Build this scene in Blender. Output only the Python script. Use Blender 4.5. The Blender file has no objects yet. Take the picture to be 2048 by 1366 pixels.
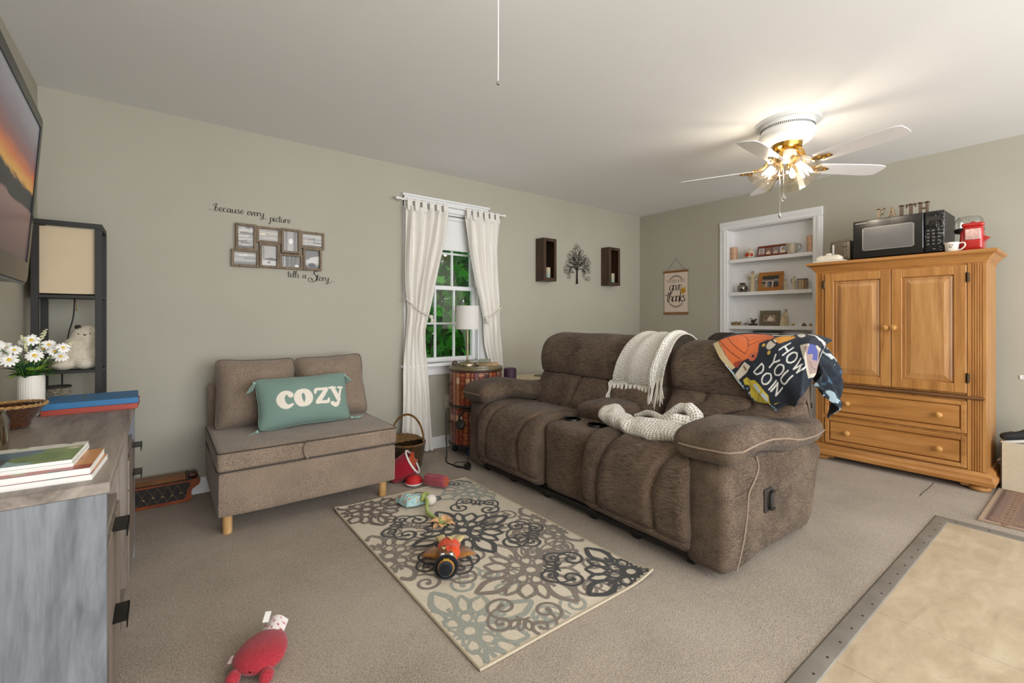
import bpy, bmesh, math, random
import numpy as np
from mathutils import Vector, Matrix, noise

random.seed(7)
noise.seed_set(7)
S = bpy.context.scene
COL = S.collection
PI = math.pi

# ------------------------------------------------------------------ camera, world, lights, exposure
cam_d = bpy.data.cameras.new('camera')
cam = bpy.data.objects.new('camera', cam_d)
COL.objects.link(cam)
cam.location = (0, 0, 1.134)
cam.rotation_euler = (math.radians(90), 0, math.radians(-37.35))
cam_d.sensor_width = 36.0
cam_d.lens = 36.0 * 916.0 / 2048.0
cam_d.shift_y = -43.0 / 2048.0
cam_d.clip_start = 0.02
S.camera = cam

w = bpy.data.worlds.new('daylight'); S.world = w; w.use_nodes = True
w.node_tree.nodes['Background'].inputs[0].default_value = (0.86, 0.94, 1.0, 1)
w.node_tree.nodes['Background'].inputs[1].default_value = 1.15

S.view_settings.view_transform = 'Standard'
S.view_settings.look = 'None'
S.view_settings.gamma = 1.0
S.view_settings.use_curve_mapping = False
S.view_settings.exposure = 0.14

def area(name, loc, rot, sx, sy, power, color):
    l = bpy.data.lights.new(name, 'AREA'); l.shape = 'RECTANGLE'; l.size = sx; l.size_y = sy
    l.energy = power; l.color = color
    o = bpy.data.objects.new(name, l); COL.objects.link(o)
    o.location = loc; o.rotation_euler = rot
    return o
# lamp added behind the camera, standing in for daylight at the unseen open end
area('added_daylight', (1.9, -2.3, 1.35), (math.radians(90), 0, 0), 4.6, 2.0, 158, (0.96, 0.98, 1.0))
FAN_BULB = 175.0      # emission strength of the fan bulbs
NEAR_LAMP = 19.0      # emission of the ceiling light above the frame

# ------------------------------------------------------------------ helpers
ORG = {}
def hexc(h, a=1.0):
    h = h.lstrip('#'); r = []
    for i in (0, 2, 4):
        v = int(h[i:i+2], 16) / 255.0
        r.append(v / 12.92 if v <= 0.04045 else ((v + 0.055) / 1.055) ** 2.4)
    return (r[0], r[1], r[2], a)

class MB:
    def __init__(s): s.v = []; s.f = []; s.c = []
    def add(s, vs, fs, col=None):
        b = len(s.v); s.v += [tuple(p) for p in vs]; s.f += [tuple(i + b for i in q) for q in fs]
        s.c += [col or (1, 1, 1, 1)] * len(vs)
        return s
    def box(s, x0, x1, y0, y1, z0, z1, bev=0.0, M=None):
        if x1 < x0: x0, x1 = x1, x0
        if y1 < y0: y0, y1 = y1, y0
        if z1 < z0: z0, z1 = z1, z0
        if bev <= 0:
            vs = [(x, y, z) for z in (z0, z1) for y in (y0, y1) for x in (x0, x1)]
            fs = [(0, 2, 3, 1), (4, 5, 7, 6), (0, 1, 5, 4), (2, 6, 7, 3), (0, 4, 6, 2), (1, 3, 7, 5)]
        else:
            bev = min(bev, (x1-x0)*.45, (y1-y0)*.45, (z1-z0)*.45)
            vs = []; idx = {}
            for sz in (0, 1):
                for sy in (0, 1):
                    for sx in (0, 1):
                        c = (x1 if sx else x0, y1 if sy else y0, z1 if sz else z0)
                        d = (-bev if sx else bev, -bev if sy else bev, -bev if sz else bev)
                        for ax in range(3):   # vertex lying on the face normal to ax
                            idx[(sx, sy, sz, ax)] = len(vs)
                            vs.append(tuple(c[k] if k == ax else c[k] + d[k] for k in range(3)))
            fs = []
            for ax in range(3):
                o = [k for k in range(3) if k != ax]
                for sd in (0, 1):
                    q = []
                    for a, b in ((0, 0), (1, 0), (1, 1), (0, 1)):
                        k = [0, 0, 0]; k[ax] = sd; k[o[0]] = a; k[o[1]] = b
                        q.append(idx[(k[0], k[1], k[2], ax)])
                    if (sd == 0) ^ (ax == 1): q = q[::-1]
                    fs.append(q)
            for ax in range(3):
                o = [k for k in range(3) if k != ax]
                for a in (0, 1):
                    for b in (0, 1):
                        k0 = [0, 0, 0]; k0[o[0]] = a; k0[o[1]] = b; k1 = list(k0); k1[ax] = 1
                        q = [idx[(*k0, o[0])], idx[(*k1, o[0])], idx[(*k1, o[1])], idx[(*k0, o[1])]]
                        fs.append(q)
            for sz in (0, 1):
                for sy in (0, 1):
                    for sx in (0, 1):
                        fs.append([idx[(sx, sy, sz, k)] for k in range(3)])
        if M is not None: vs = [M @ Vector(p) for p in vs]
        return s.add(vs, fs)
    def obox(s, c, size, rot=(0, 0, 0), bev=0.0):
        from mathutils import Euler
        M = Matrix.Translation(c) @ Euler(rot).to_matrix().to_4x4()
        h = [d / 2 for d in size]
        return s.box(-h[0], h[0], -h[1], h[1], -h[2], h[2], bev, M)
    def tube(s, pts, r, n=8, caps=True, closed=False, flat=1.0):
        pts = [Vector(p) for p in pts]; m = len(pts)
        rs = r if isinstance(r, (list, tuple)) else [r] * m
        up = None; vs = []
        for i, p in enumerate(pts):
            if closed: t = pts[(i+1) % m] - pts[i-1]
            else: t = pts[min(i+1, m-1)] - pts[max(i-1, 0)]
            if t.length < 1e-9: t = Vector((0, 0, 1))
            t.normalize()
            if up is None:
                up = Vector((0, 0, 1)) if abs(t.z) < .9 else Vector((1, 0, 0))
            a = t.cross(up)
            if a.length < 1e-6: a = t.orthogonal()
            a.normalize(); b = a.cross(t).normalized(); up = b
            for k in range(n):
                q = 2 * PI * k / n
                vs.append(p + a * (math.cos(q) * rs[i]) + b * (math.sin(q) * rs[i] * flat))
        fs = []
        for i in range(m if closed else m - 1):
            j = (i + 1) % m
            for k in range(n):
                l = (k + 1) % n
                fs.append((i*n+k, j*n+k, j*n+l, i*n+l)[::-1])
        if caps and not closed:
            fs.append(tuple(range(n))); fs.append(tuple((m-1)*n + k for k in range(n))[::-1])
        return s.add(vs, fs)
    def cyl(s, p0, p1, r0, r1=None, n=24): return s.tube([p0, p1], [r0, r0 if r1 is None else r1], n)
    def lathe(s, prof, c=(0, 0, 0), n=32, fr=None, M=None, colf=None):
        vs = []; fs = []; m = len(prof)
        for (r, z) in prof:
            for k in range(n):
                a = 2 * PI * k / n; rr = r if fr is None else r * fr(a, z)
                p = Vector((rr * math.cos(a), rr * math.sin(a), z))
                if M is not None: p = M @ p
                vs.append((p[0] + c[0], p[1] + c[1], p[2] + c[2]))
        for i in range(m - 1):
            for k in range(n):
                l = (k + 1) % n; fs.append((i*n+k, i*n+l, (i+1)*n+l, (i+1)*n+k))
        if prof[0][0] > 1e-4: fs.append(tuple(range(n))[::-1])
        if prof[-1][0] > 1e-4: fs.append(tuple((m-1)*n + k for k in range(n)))
        return s.add(vs, fs)
    def grid(s, fn, nu, nv, cu=False, cv=False, colf=None, flip=False):
        vs = []; cs = []; fs = []
        for i in range(nu):
            for j in range(nv):
                u = i / (nu if cu else nu - 1); v = j / (nv if cv else nv - 1)
                vs.append(tuple(fn(u, v)))
                cs.append(colf(u, v) if colf else (1, 1, 1, 1))
        for i in range(nu if cu else nu - 1):
            for j in range(nv if cv else nv - 1):
                i2 = (i + 1) % nu; j2 = (j + 1) % nv
                q = (i*nv+j, i2*nv+j, i2*nv+j2, i*nv+j2)
                fs.append(q[::-1] if flip else q)
        b = len(s.v); s.v += vs; s.c += cs; s.f += [tuple(i + b for i in q) for q in fs]
        return s
    def sheet(s, fn, nu, nv, th, colf=None):
        # a cloth-like sheet with thickness: fn(u,v) -> point
        P = [[Vector(fn(i/(nu-1), j/(nv-1))) for j in range(nv)] for i in range(nu)]
        N = [[None]*nv for _ in range(nu)]
        for i in range(nu):
            for j in range(nv):
                a = P[min(i+1, nu-1)][j] - P[max(i-1, 0)][j]; b = P[i][min(j+1, nv-1)] - P[i][max(j-1, 0)]
                n = a.cross(b); N[i][j] = n.normalized() if n.length > 1e-12 else Vector((0, 0, 1))
        vs = []; cs = []; fs = []
        for sgn in (.5, -.5):
            for i in range(nu):
                for j in range(nv):
                    vs.append(P[i][j] + N[i][j] * th * sgn); cs.append(colf(i/(nu-1), j/(nv-1)) if colf else (1, 1, 1, 1))
        o = nu * nv; g = lambda i, j: i*nv + j
        for i in range(nu-1):
            for j in range(nv-1):
                q = (g(i, j), g(i+1, j), g(i+1, j+1), g(i, j+1))
                fs.append(q); fs.append(tuple(k + o for k in q[::-1]))
        for i in range(nu-1):
            fs.append((g(i+1, 0), g(i, 0), g(i, 0)+o, g(i+1, 0)+o)); fs.append((g(i, nv-1), g(i+1, nv-1), g(i+1, nv-1)+o, g(i, nv-1)+o))
        for j in range(nv-1):
            fs.append((g(0, j), g(0, j+1), g(0, j+1)+o, g(0, j)+o)); fs.append((g(nu-1, j+1), g(nu-1, j), g(nu-1, j)+o, g(nu-1, j+1)+o))
        b = len(s.v); s.v += [tuple(p) for p in vs]; s.c += cs; s.f += [tuple(i + b for i in q) for q in fs]
        return s
    def soft(s, c, h, r, n=10, bulge=(0, 0, 0), fn=None, rot=None, wob=0.0, ws=6.0):
        # rounded, puffed box: centre c, half sizes h, edge radius r
        M = Matrix.Identity(3) if rot is None else rot
        key = {}; vs = []; fs = []
        def vert(a):
            k = tuple(round(t, 5) for t in a)
            if k in key: return key[k]
            q = Vector([max(-(h[i]-r), min(h[i]-r, a[i]*h[i])) for i in range(3)])
            d = Vector([a[i]*h[i] - q[i] for i in range(3)])
            if d.length > 1e-9: d = d.normalized() * r
            p = q + d
            x, y, z = a
            p.x += bulge[0] * x * (1-y*y) * (1-z*z); p.y += bulge[1] * y * (1-x*x) * (1-z*z); p.z += bulge[2] * z * (1-x*x) * (1-y*y)
            if wob:
                nv = noise.noise_vector(Vector((p.x+c[0], p.y+c[1], p.z+c[2])) * ws); p += nv * wob
            if fn: p = Vector(fn(p, a))
            p = M @ p
            vs.append((p.x + c[0], p.y + c[1], p.z + c[2])); key[k] = len(vs) - 1
            return key[k]
        # denser near the edges
        ts = [-1 + 2*i/n for i in range(n+1)]
        ts = [math.sin(t * PI/2 * .82) / math.sin(PI/2 * .82) for t in ts]
        for ax in range(3):
            for sd in (-1, 1):
                for i in range(n):
                    for j in range(n):
                        q = []
                        for (a, b) in ((i, j), (i+1, j), (i+1, j+1), (i, j+1)):
                            k = [0, 0, 0]; k[ax] = sd; k[(ax+1) % 3] = ts[a]; k[(ax+2) % 3] = ts[b]
                            q.append(vert(k))
                        fs.append(q if sd > 0 else q[::-1])
        return s.add(vs, fs)
    @staticmethod
    def softpt(c, h, r, a, bulge, fn, wob, ws=6.0, lift=0.0):
        q = Vector([max(-(h[i]-r), min(h[i]-r, a[i]*h[i])) for i in range(3)]); d = Vector([a[i]*h[i]-q[i] for i in range(3)])
        if d.length > 1e-9: d = d.normalized()*(r+lift)
        p = q+d; x, y, z = a
        p.x += bulge[0]*x*(1-y*y)*(1-z*z); p.y += bulge[1]*y*(1-x*x)*(1-z*z); p.z += bulge[2]*z*(1-x*x)*(1-y*y)
        if wob: p += noise.noise_vector(Vector((p.x+c[0], p.y+c[1], p.z+c[2]))*ws)*wob
        p = Vector(fn(p, a)); return (p.x+c[0], p.y+c[1], p.z+c[2])
    def ball(s, c, r, n=12, m=8):
        if not isinstance(r, (tuple, list)): r = (r, r, r)
        vs = [(c[0], c[1], c[2]-r[2])]; fs = []
        for i in range(1, m):
            a = -PI/2 + PI*i/m
            for k in range(n):
                b = 2*PI*k/n
                vs.append((c[0]+r[0]*math.cos(a)*math.cos(b), c[1]+r[1]*math.cos(a)*math.sin(b), c[2]+r[2]*math.sin(a)))
        vs.append((c[0], c[1], c[2]+r[2])); L = len(vs)-1
        for k in range(n):
            l = (k+1) % n
            fs.append((0, 1+l, 1+k)); fs.append((L, 1+(m-2)*n+k, 1+(m-2)*n+l))
            for i in range(m-2): fs.append((1+i*n+k, 1+i*n+l, 1+(i+1)*n+l, 1+(i+1)*n+k))
        return s.add(vs, fs)
    def prism(s, poly, fn, d0, d1):
        # poly: 2D outline (ccw); fn(a,b,d) -> 3D
        n = len(poly)
        vs = [fn(a, b, d0) for a, b in poly] + [fn(a, b, d1) for a, b in poly]
        fs = [tuple(range(n))[::-1], tuple(range(n, 2*n))] + [(i, (i+1) % n, (i+1) % n + n, i + n) for i in range(n)]
        return s.add(vs, fs)
    def ribbon(s, pts, ws, fn):
        m = len(pts); vs = []; fs = []
        for i in range(m):
            a = pts[min(i+1, m-1)]; b = pts[max(i-1, 0)]
            tx, ty = a[0]-b[0], a[1]-b[1]; L = math.hypot(tx, ty) or 1; nx, ny = -ty/L, tx/L
            wd = (ws[i] if isinstance(ws, (list, tuple)) else ws) / 2
            vs.append(fn(pts[i][0]+nx*wd, pts[i][1]+ny*wd)); vs.append(fn(pts[i][0]-nx*wd, pts[i][1]-ny*wd))
        for i in range(m-1): fs.append((2*i, 2*i+1, 2*i+3, 2*i+2))
        return s.add(vs, fs)
    def xf(s, M):
        s.v = [tuple(M @ Vector(p)) for p in s.v]; return s
    def build(s, name, mat, parent=None, org=None, smooth=True, ang=38, label=None, cols=False, fix=True):
        if org is None:
            if parent is not None: org = ORG[parent.name]
            else:
                a = np.array(s.v); lo = a.min(0); hi = a.max(0)
                org = ((lo[0]+hi[0])/2, (lo[1]+hi[1])/2, lo[2])
        me = bpy.data.meshes.new(name)
        me.from_pydata([(p[0]-org[0], p[1]-org[1], p[2]-org[2]) for p in s.v], [], s.f)
        if cols:
            at = me.color_attributes.new('print', 'FLOAT_COLOR', 'POINT')
            at.data.foreach_set('color', np.array(s.c, dtype=np.float32).ravel())
        if fix:
            bm = bmesh.new(); bm.from_mesh(me)
            bmesh.ops.recalc_face_normals(bm, faces=bm.faces[:]); bm.to_mesh(me); bm.free()
        if smooth:
            me.shade_smooth(); me.set_sharp_from_angle(angle=math.radians(ang))
        me.update()
        for m in (mat if isinstance(mat, list) else [mat]): me.materials.append(m)
        o = bpy.data.objects.new(name, me); COL.objects.link(o)
        if parent is not None: o.parent = parent
        else: o.location = org
        ORG[o.name] = org
        if label: o['label'] = label
        return o

def thing(name, label, cat, loc, group=None):
    o = bpy.data.objects.new(name, None); COL.objects.link(o)
    o.empty_display_size = 0.05
    o.location = loc; ORG[o.name] = tuple(loc)
    o['label'] = label; o['category'] = cat
    if group: o['group'] = group
    return o
def tag(o, label, cat, group=None):
    o['label'] = label; o['category'] = cat
    if group: o['group'] = group
    return o
def struct(o): o['kind'] = 'structure'; return o
def dup(o, loc=None, label=None, parent=None, rz=None):
    c = o.copy(); COL.objects.link(c)
    ORG[c.name] = ORG[o.name]
    if loc is not None: c.location = loc; ORG[c.name] = tuple(loc)
    if rz is not None: c.rotation_euler.z = rz
    if label: c['label'] = label
    if parent is not None: c.parent = parent
    for ch in list(o.children): dup(ch, parent=c)
    return c
def crom(pts, k=6, closed=False):
    # Catmull-Rom through tuples
    n = len(pts); out = []
    rng = n if closed else n - 1
    for i in range(rng):
        if closed: p = [pts[(i-1) % n], pts[i], pts[(i+1) % n], pts[(i+2) % n]]
        else: p = [pts[max(i-1, 0)], pts[i], pts[i+1], pts[min(i+2, n-1)]]
        for j in range(k):
            t = j / k
            out.append(tuple(0.5*((2*b) + (-a+c)*t + (2*a-5*b+4*c-d)*t*t + (-a+3*b-3*c+d)*t**3) for a, b, c, d in zip(*p)))
    if not closed: out.append(tuple(pts[-1]))
    return out
def lerp(a, b, t): return a + (b - a) * t
def table(tb, t):
    # piecewise-linear lookup of [(t, v)...]
    if t <= tb[0][0]: return tb[0][1]
    for (a, x), (b, y) in zip(tb, tb[1:]):
        if t <= b: return x + (y - x) * (t - a) / (b - a)
    return tb[-1][1]
def smooth01(t): t = max(0.0, min(1.0, t)); return t*t*(3-2*t)

# ------------------------------------------------------------------ materials
MC = {}
def nmat(name):
    m = bpy.data.materials.new(name); m.use_nodes = True
    nt = m.node_tree; b = nt.nodes['Principled BSDF']
    return m, nt, b
def coords(nt, scale=(1, 1, 1), rot=(0, 0, 0)):
    tc = nt.nodes.new('ShaderNodeTexCoord'); mp = nt.nodes.new('ShaderNodeMapping')
    mp.inputs['Scale'].default_value = scale; mp.inputs['Rotation'].default_value = rot
    nt.links.new(tc.outputs['Object'], mp.inputs['Vector']); return mp
def ntex(nt, vec, scale, detail=4, rough=.55, dist=0.0):
    n = nt.nodes.new('ShaderNodeTexNoise'); n.inputs['Scale'].default_value = scale; n.inputs['Detail'].default_value = detail
    n.inputs['Roughness'].default_value = rough; n.inputs['Distortion'].default_value = dist
    nt.links.new(vec.outputs[0], n.inputs['Vector']); return n
def ramp(nt, fac, stops):
    r = nt.nodes.new('ShaderNodeValToRGB'); e = r.color_ramp.elements
    while len(e) < len(stops): e.new(0.5)
    for i, (p, c) in enumerate(stops): e[i].position = p; e[i].color = c
    nt.links.new(fac, r.inputs['Fac']); return r
def bump(nt, b, h, strength, dist):
    n = nt.nodes.new('ShaderNodeBump'); n.inputs['Strength'].default_value = strength; n.inputs['Distance'].default_value = dist
    nt.links.new(h, n.inputs['Height']); nt.links.new(n.outputs[0], b.inputs['Normal']); return n
def mulc(c, k): return (min(1, c[0]*k), min(1, c[1]*k), min(1, c[2]*k), 1)
def plain(h, rough=.5, metal=0.0, var=.06, vs=9.0, bs=0.0, bst=.2, spec=.5, coat=0.0):
    key = ('p', h, rough, metal, var, vs, bs, bst, spec, coat)
    if key in MC: return MC[key]
    m, nt, b = nmat('m_' + h.lstrip('#')); c = hexc(h)
    v = coords(nt); n = ntex(nt, v, vs, 3)
    r = ramp(nt, n.outputs['Fac'], [(.3, mulc(c, 1-var)), (.7, mulc(c, 1+var))])
    nt.links.new(r.outputs[0], b.inputs['Base Color'])
    b.inputs['Roughness'].default_value = rough; b.inputs['Metallic'].default_value = metal
    b.inputs['Specular IOR Level'].default_value = spec; b.inputs['Coat Weight'].default_value = coat
    if bs:
        n2 = ntex(nt, v, bs, 3); bump(nt, b, n2.outputs['Fac'], bst, .01)
    MC[key] = m; return m
def wood(h1, h2, h3, scale=(1, 1, 1), freq=3.0, rough=.45, dist=1.2, knots=False, rot=(0, 0, 0), coat=0.0):
    key = ('w', h1, h2, h3, scale, freq, rough, dist, rot)
    if key in MC: return MC[key]
    m, nt, b = nmat('wood_' + h1.lstrip('#'))
    v = coords(nt, scale, rot); n = ntex(nt, v, freq, 7, .6, dist)
    v2 = coords(nt, tuple(s*5 for s in scale), rot); n2 = ntex(nt, v2, freq*2.2, 3, .6)
    mx = nt.nodes.new('ShaderNodeMath'); mx.operation = 'MULTIPLY_ADD'; mx.inputs[1].default_value = .25
    nt.links.new(n2.outputs['Fac'], mx.inputs[0]); nt.links.new(n.outputs['Fac'], mx.inputs[2])
    r = ramp(nt, mx.outputs[0], [(.40, hexc(h1)), (.60, hexc(h2)), (.82, hexc(h3))])
    nt.links.new(r.outputs[0], b.inputs['Base Color']); b.inputs['Roughness'].default_value = rough
    b.inputs['Coat Weight'].default_value = coat
    bump(nt, b, mx.outputs[0], .12, .004)
    MC[key] = m; return m
def fabric(h1, h2, streak=(1, 1, 1), freq=160., rough=.95, big=.10, bst=.5, sheen=.25, bd=.004):
    key = ('f', h1, h2, streak, freq, rough, big, bst)
    if key in MC: return MC[key]
    m, nt, b = nmat('fabric_' + h1.lstrip('#'))
    v = coords(nt, streak); n = ntex(nt, v, freq, 3, .7)
    v2 = coords(nt); n2 = ntex(nt, v2, 5.0, 3, .6)
    mx = nt.nodes.new('ShaderNodeMath'); mx.operation = 'MULTIPLY_ADD'; mx.inputs[1].default_value = big*3
    nt.links.new(n2.outputs['Fac'], mx.inputs[0]); nt.links.new(n.outputs['Fac'], mx.inputs[2])
    r = ramp(nt, mx.outputs[0], [(.36+big*1.5, hexc(h1)), (.66+big*1.5, hexc(h2))])
    nt.links.new(r.outputs[0], b.inputs['Base Color']); b.inputs['Roughness'].default_value = rough
    b.inputs['Specular IOR Level'].default_value = .15; b.inputs['Sheen Weight'].default_value = sheen
    bump(nt, b, n.outputs['Fac'], bst, bd)
    MC[key] = m; return m
def printed(rough=.6, bs=0.0, bst=.3, name='print', sheen=0.0):
    key = ('pr', rough, bs, bst, sheen)
    if key in MC: return MC[key]
    m, nt, b = nmat(name)
    a = nt.nodes.new('ShaderNodeVertexColor'); a.layer_name = 'print'
    nt.links.new(a.outputs[0], b.inputs['Base Color']); b.inputs['Roughness'].default_value = rough
    b.inputs['Sheen Weight'].default_value = sheen
    if bs:
        v = coords(nt); n = ntex(nt, v, bs, 3); bump(nt, b, n.outputs['Fac'], bst, .004)
    MC[key] = m; return m
def clear_glass(tint='#ffffff', rough=.02, refl=.10):
    key = ('g', tint, rough, refl)
    if key in MC: return MC[key]
    m = bpy.data.materials.new('thin_glass'); m.use_nodes = True; nt = m.node_tree
    nt.nodes.clear(); out = nt.nodes.new('ShaderNodeOutputMaterial')
    t = nt.nodes.new('ShaderNodeBsdfTransparent'); t.inputs[0].default_value = hexc(tint)
    g = nt.nodes.new('ShaderNodeBsdfGlossy'); g.inputs['Roughness'].default_value = rough
    lw = nt.nodes.new('ShaderNodeLayerWeight'); lw.inputs['Blend'].default_value = .35
    mm = nt.nodes.new('ShaderNodeMath'); mm.operation = 'MULTIPLY_ADD'; mm.inputs[1].default_value = .55; mm.inputs[2].default_value = refl*.5
    nt.links.new(lw.outputs['Facing'], mm.inputs[0])
    mx = nt.nodes.new('ShaderNodeMixShader'); nt.links.new(mm.outputs[0], mx.inputs[0])
    nt.links.new(t.outputs[0], mx.inputs[1]); nt.links.new(g.outputs[0], mx.inputs[2]); nt.links.new(mx.outputs[0], out.inputs[0])
    MC[key] = m; return m
def emit(h, strength):
    m, nt, b = nmat('lit_' + h.lstrip('#')); c = hexc(h)
    n = ntex(nt, coords(nt), 8, 1)
    r = ramp(nt, n.outputs['Fac'], [(.2, mulc(c, .97)), (.8, c)])
    nt.links.new(r.outputs[0], b.inputs['Emission Color']); b.inputs['Emission Strength'].default_value = strength
    b.inputs['Base Color'].default_value = c
    return m

def wall_mat():
    m, nt, b = nmat('sage_wall_paint'); v = coords(nt)
    n = ntex(nt, v, 1.3, 3); r = ramp(nt, n.outputs['Fac'], [(.3, hexc('#aca798')), (.7, hexc('#b2ad9e'))])
    nt.links.new(r.outputs[0], b.inputs['Base Color']); b.inputs['Roughness'].default_value = .62
    b.inputs['Specular IOR Level'].default_value = .3
    n2 = ntex(nt, v, 220, 2); bump(nt, b, n2.outputs['Fac'], .06, .002)
    return m
def carpet_mat():
    m, nt, b = nmat('beige_carpet'); v = coords(nt)
    n = ntex(nt, v, 210, 3, .75); n2 = ntex(nt, v, 1.6, 4, .6)
    mx = nt.nodes.new('ShaderNodeMath'); mx.operation = 'MULTIPLY_ADD'; mx.inputs[1].default_value = .35
    nt.links.new(n2.outputs['Fac'], mx.inputs[0]); nt.links.new(n.outputs['Fac'], mx.inputs[2])
    r = ramp(nt, mx.outputs[0], [(.45, hexc('#6e6053')), (.68, hexc('#b0a08e')), (.9, hexc('#cfc0ae'))])
    nt.links.new(r.outputs[0], b.inputs['Base Color']); b.inputs['Roughness'].default_value = 1.0
    b.inputs['Specular IOR Level'].default_value = .1; b.inputs['Sheen Weight'].default_value = .2
    bump(nt, b, n.outputs['Fac'], .8, .01)
    return m
WALL = wall_mat(); CARPET = carpet_mat()
CEIL = plain('#eeedec', .8, var=.01, vs=2, bs=60, bst=.04)
TRIM = plain('#e9e8e8', .4, var=.015)
BLACK = plain('#1a1918', .45, var=.1)
BLACKM = plain('#2a2724', .5, .3, var=.1)
BRASS = plain('#c49a4a', .25, 1.0, var=.05)
CHROME = plain('#b8b5ae', .22, 1.0, var=.05)
WHITEG = plain('#efeeec', .3, var=.01)
LOVE = fabric('#463930', '#776555', (14, 1.2, 14), 20., big=.16, bst=.5, sheen=.08)
LOVE_X = fabric('#42362d', '#736252', (2.0, 14, 14), 20., big=.2, bst=.5, sheen=.08)
PIPING = plain('#8a7766', .9, var=.1)
SETTEE = fabric('#655649', '#aa9683', (.7, .7, 1.9), 260., big=.06, bst=.3)
CREAM = plain('#e6dfd2', .6, var=.03)
KNIT = fabric('#cfc7b8', '#f4efe4', (1, 1, 1), 90., big=.04, bst=.9, bd=.012)
PRINT = printed(.6); PRINTG = printed(.25, name='glossy_print'); PRINTF = printed(.95, 300, .5, 'fleece_print', .04)

# ================================================================== the setting
XL, XR, YB, YF, ZC = -0.554, 4.813, 3.635, -2.4, 2.44
WX0, WX1, WZ0, WZ1 = 1.70, 2.39, 0.755, 2.10       # window opening
NY0, NY1, NZ0, NZ1 = 1.68, 2.495, 0.10, 2.10       # shelf niche opening

m = MB(); m.box(XL, XR, .605, YB, -.08, 0); m.box(3.545, XR, YF, .605, -.08, 0)
fl0 = struct(m.build('floor', CARPET, smooth=False)); fl0['label'] = 'beige loop pile carpet covering the room floor'
m = MB(); m.ribbon(crom([(3.872, .752), (3.98, .755), (4.10, .751), (4.268, .753)], 5), .005, lambda a, b: (a, b, .0008)); m.build('carpet_seam', plain('#4a4138', .95), fl0, smooth=False)
m = MB(); m.box(XL, 3.545, YF, .605, -.08, -.006)
kf = struct(m.build('kitchen_floor', plain('#8d7d63', .6), smooth=False)); kf['label'] = 'cream stone-look vinyl floor beside the carpet'
def wcoords(nt, scale, rot):
    g = nt.nodes.new('ShaderNodeNewGeometry'); mp = nt.nodes.new('ShaderNodeMapping'); mp.inputs['Scale'].default_value = scale; mp.inputs['Rotation'].default_value = rot
    nt.links.new(g.outputs['Position'], mp.inputs['Vector']); return mp
def vinyl():
    m, nt, b = nmat('stone_vinyl'); v = wcoords(nt, (1, 2.4, 1), (0, 0, .5))
    n = ntex(nt, v, 4.2, 9, .68, .6); n2 = ntex(nt, wcoords(nt, (1, 2.0, 1), (0, 0, .5)), 15, 4, .6, .4)
    mx = nt.nodes.new('ShaderNodeMath'); mx.operation = 'MULTIPLY_ADD'; mx.inputs[1].default_value = .22
    nt.links.new(n2.outputs['Fac'], mx.inputs[0]); nt.links.new(n.outputs['Fac'], mx.inputs[2])
    r = ramp(nt, mx.outputs[0], [(.38, hexc('#a39076')), (.60, hexc('#b5a389')), (.82, hexc('#c5b59b'))])
    nt.links.new(r.outputs[0], b.inputs['Base Color']); b.inputs['Roughness'].default_value = .42
    return m
VINYL = vinyl(); first = None
for i in range(9):
    for j in range(2):
        x0 = 3.50 - (i+1)*.43; y1 = .56 - j*.92
        if first is None:
            t = MB(); t.box(x0, x0+.428, y1-.918, y1, -.006, 0, .001); first = t.build('tile', VINYL, kf, smooth=False); base = (x0, y1)
        else:
            t = first.copy(); COL.objects.link(t); t.parent = kf
            t.location = (x0-base[0], y1-base[1], 0)
            ORG[t.name] = ORG[kf.name]
# metal carpet edging around the vinyl
STRIP = plain('#7f7970', .5, .2, var=.16, vs=7, bs=30, bst=.05); STRIPC = plain('#8d7768', .45, .7, var=.1, vs=7)
m = MB()
def strip_prof(fn, L0, L1, cut):
    prof = [(-.052, 0.0), (-.048, .004), (-.018, .0075), (.006, .0065), (.014, .001), (.014, -.004), (-.052, -.004)]
    vs = []
    for e, l in ((0, L0), (1, L1)):
        for a, z in prof: vs.append(fn(a, l + (cut(a) if e else 0), z))
    n = len(prof); m.add(vs, [(i, (i+1) % n, (i+1) % n+n, i+n) for i in range(n)] + [tuple(range(n)), tuple(range(n, 2*n))])
strip_prof(lambda a, l, z: (l, .608 + a, z), -.5, 3.548, lambda a: a)
tr = struct(m.build('trim_1', STRIP, ang=20)); tr['label'] = 'grey metal edging strip between carpet and vinyl'
m = MB(); strip_prof(lambda a, l, z: (3.548 + a, .608 - l, z), 0, 2.9, lambda a: 0)
vs = [list(v) for v in m.v]
for v in vs[:7]: v[1] = .608 - (3.548 - v[0]) 
m.v = [tuple(v) for v in vs]; 
m.build('edging_return', STRIP, tr, ang=20)
first = None
for i in range(20):
    x = 3.42 - i*.118
    if first is None:
        s_ = MB(); s_.lathe([(0, .0085), (.0035, .0078), (.0045, .006)][::-1], (x, .577, 0), 8); first = s_.build('screw', plain('#3a3632', .4, .6), tr); bx = x
    else:
        s_ = first.copy(); COL.objects.link(s_); s_.parent = tr; s_.location.x = x - bx
for i in range(4):
    s_ = first.copy(); COL.objects.link(s_); s_.parent = tr; s_.location = (3.515-bx, -.05-.13*i, 0)

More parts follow.
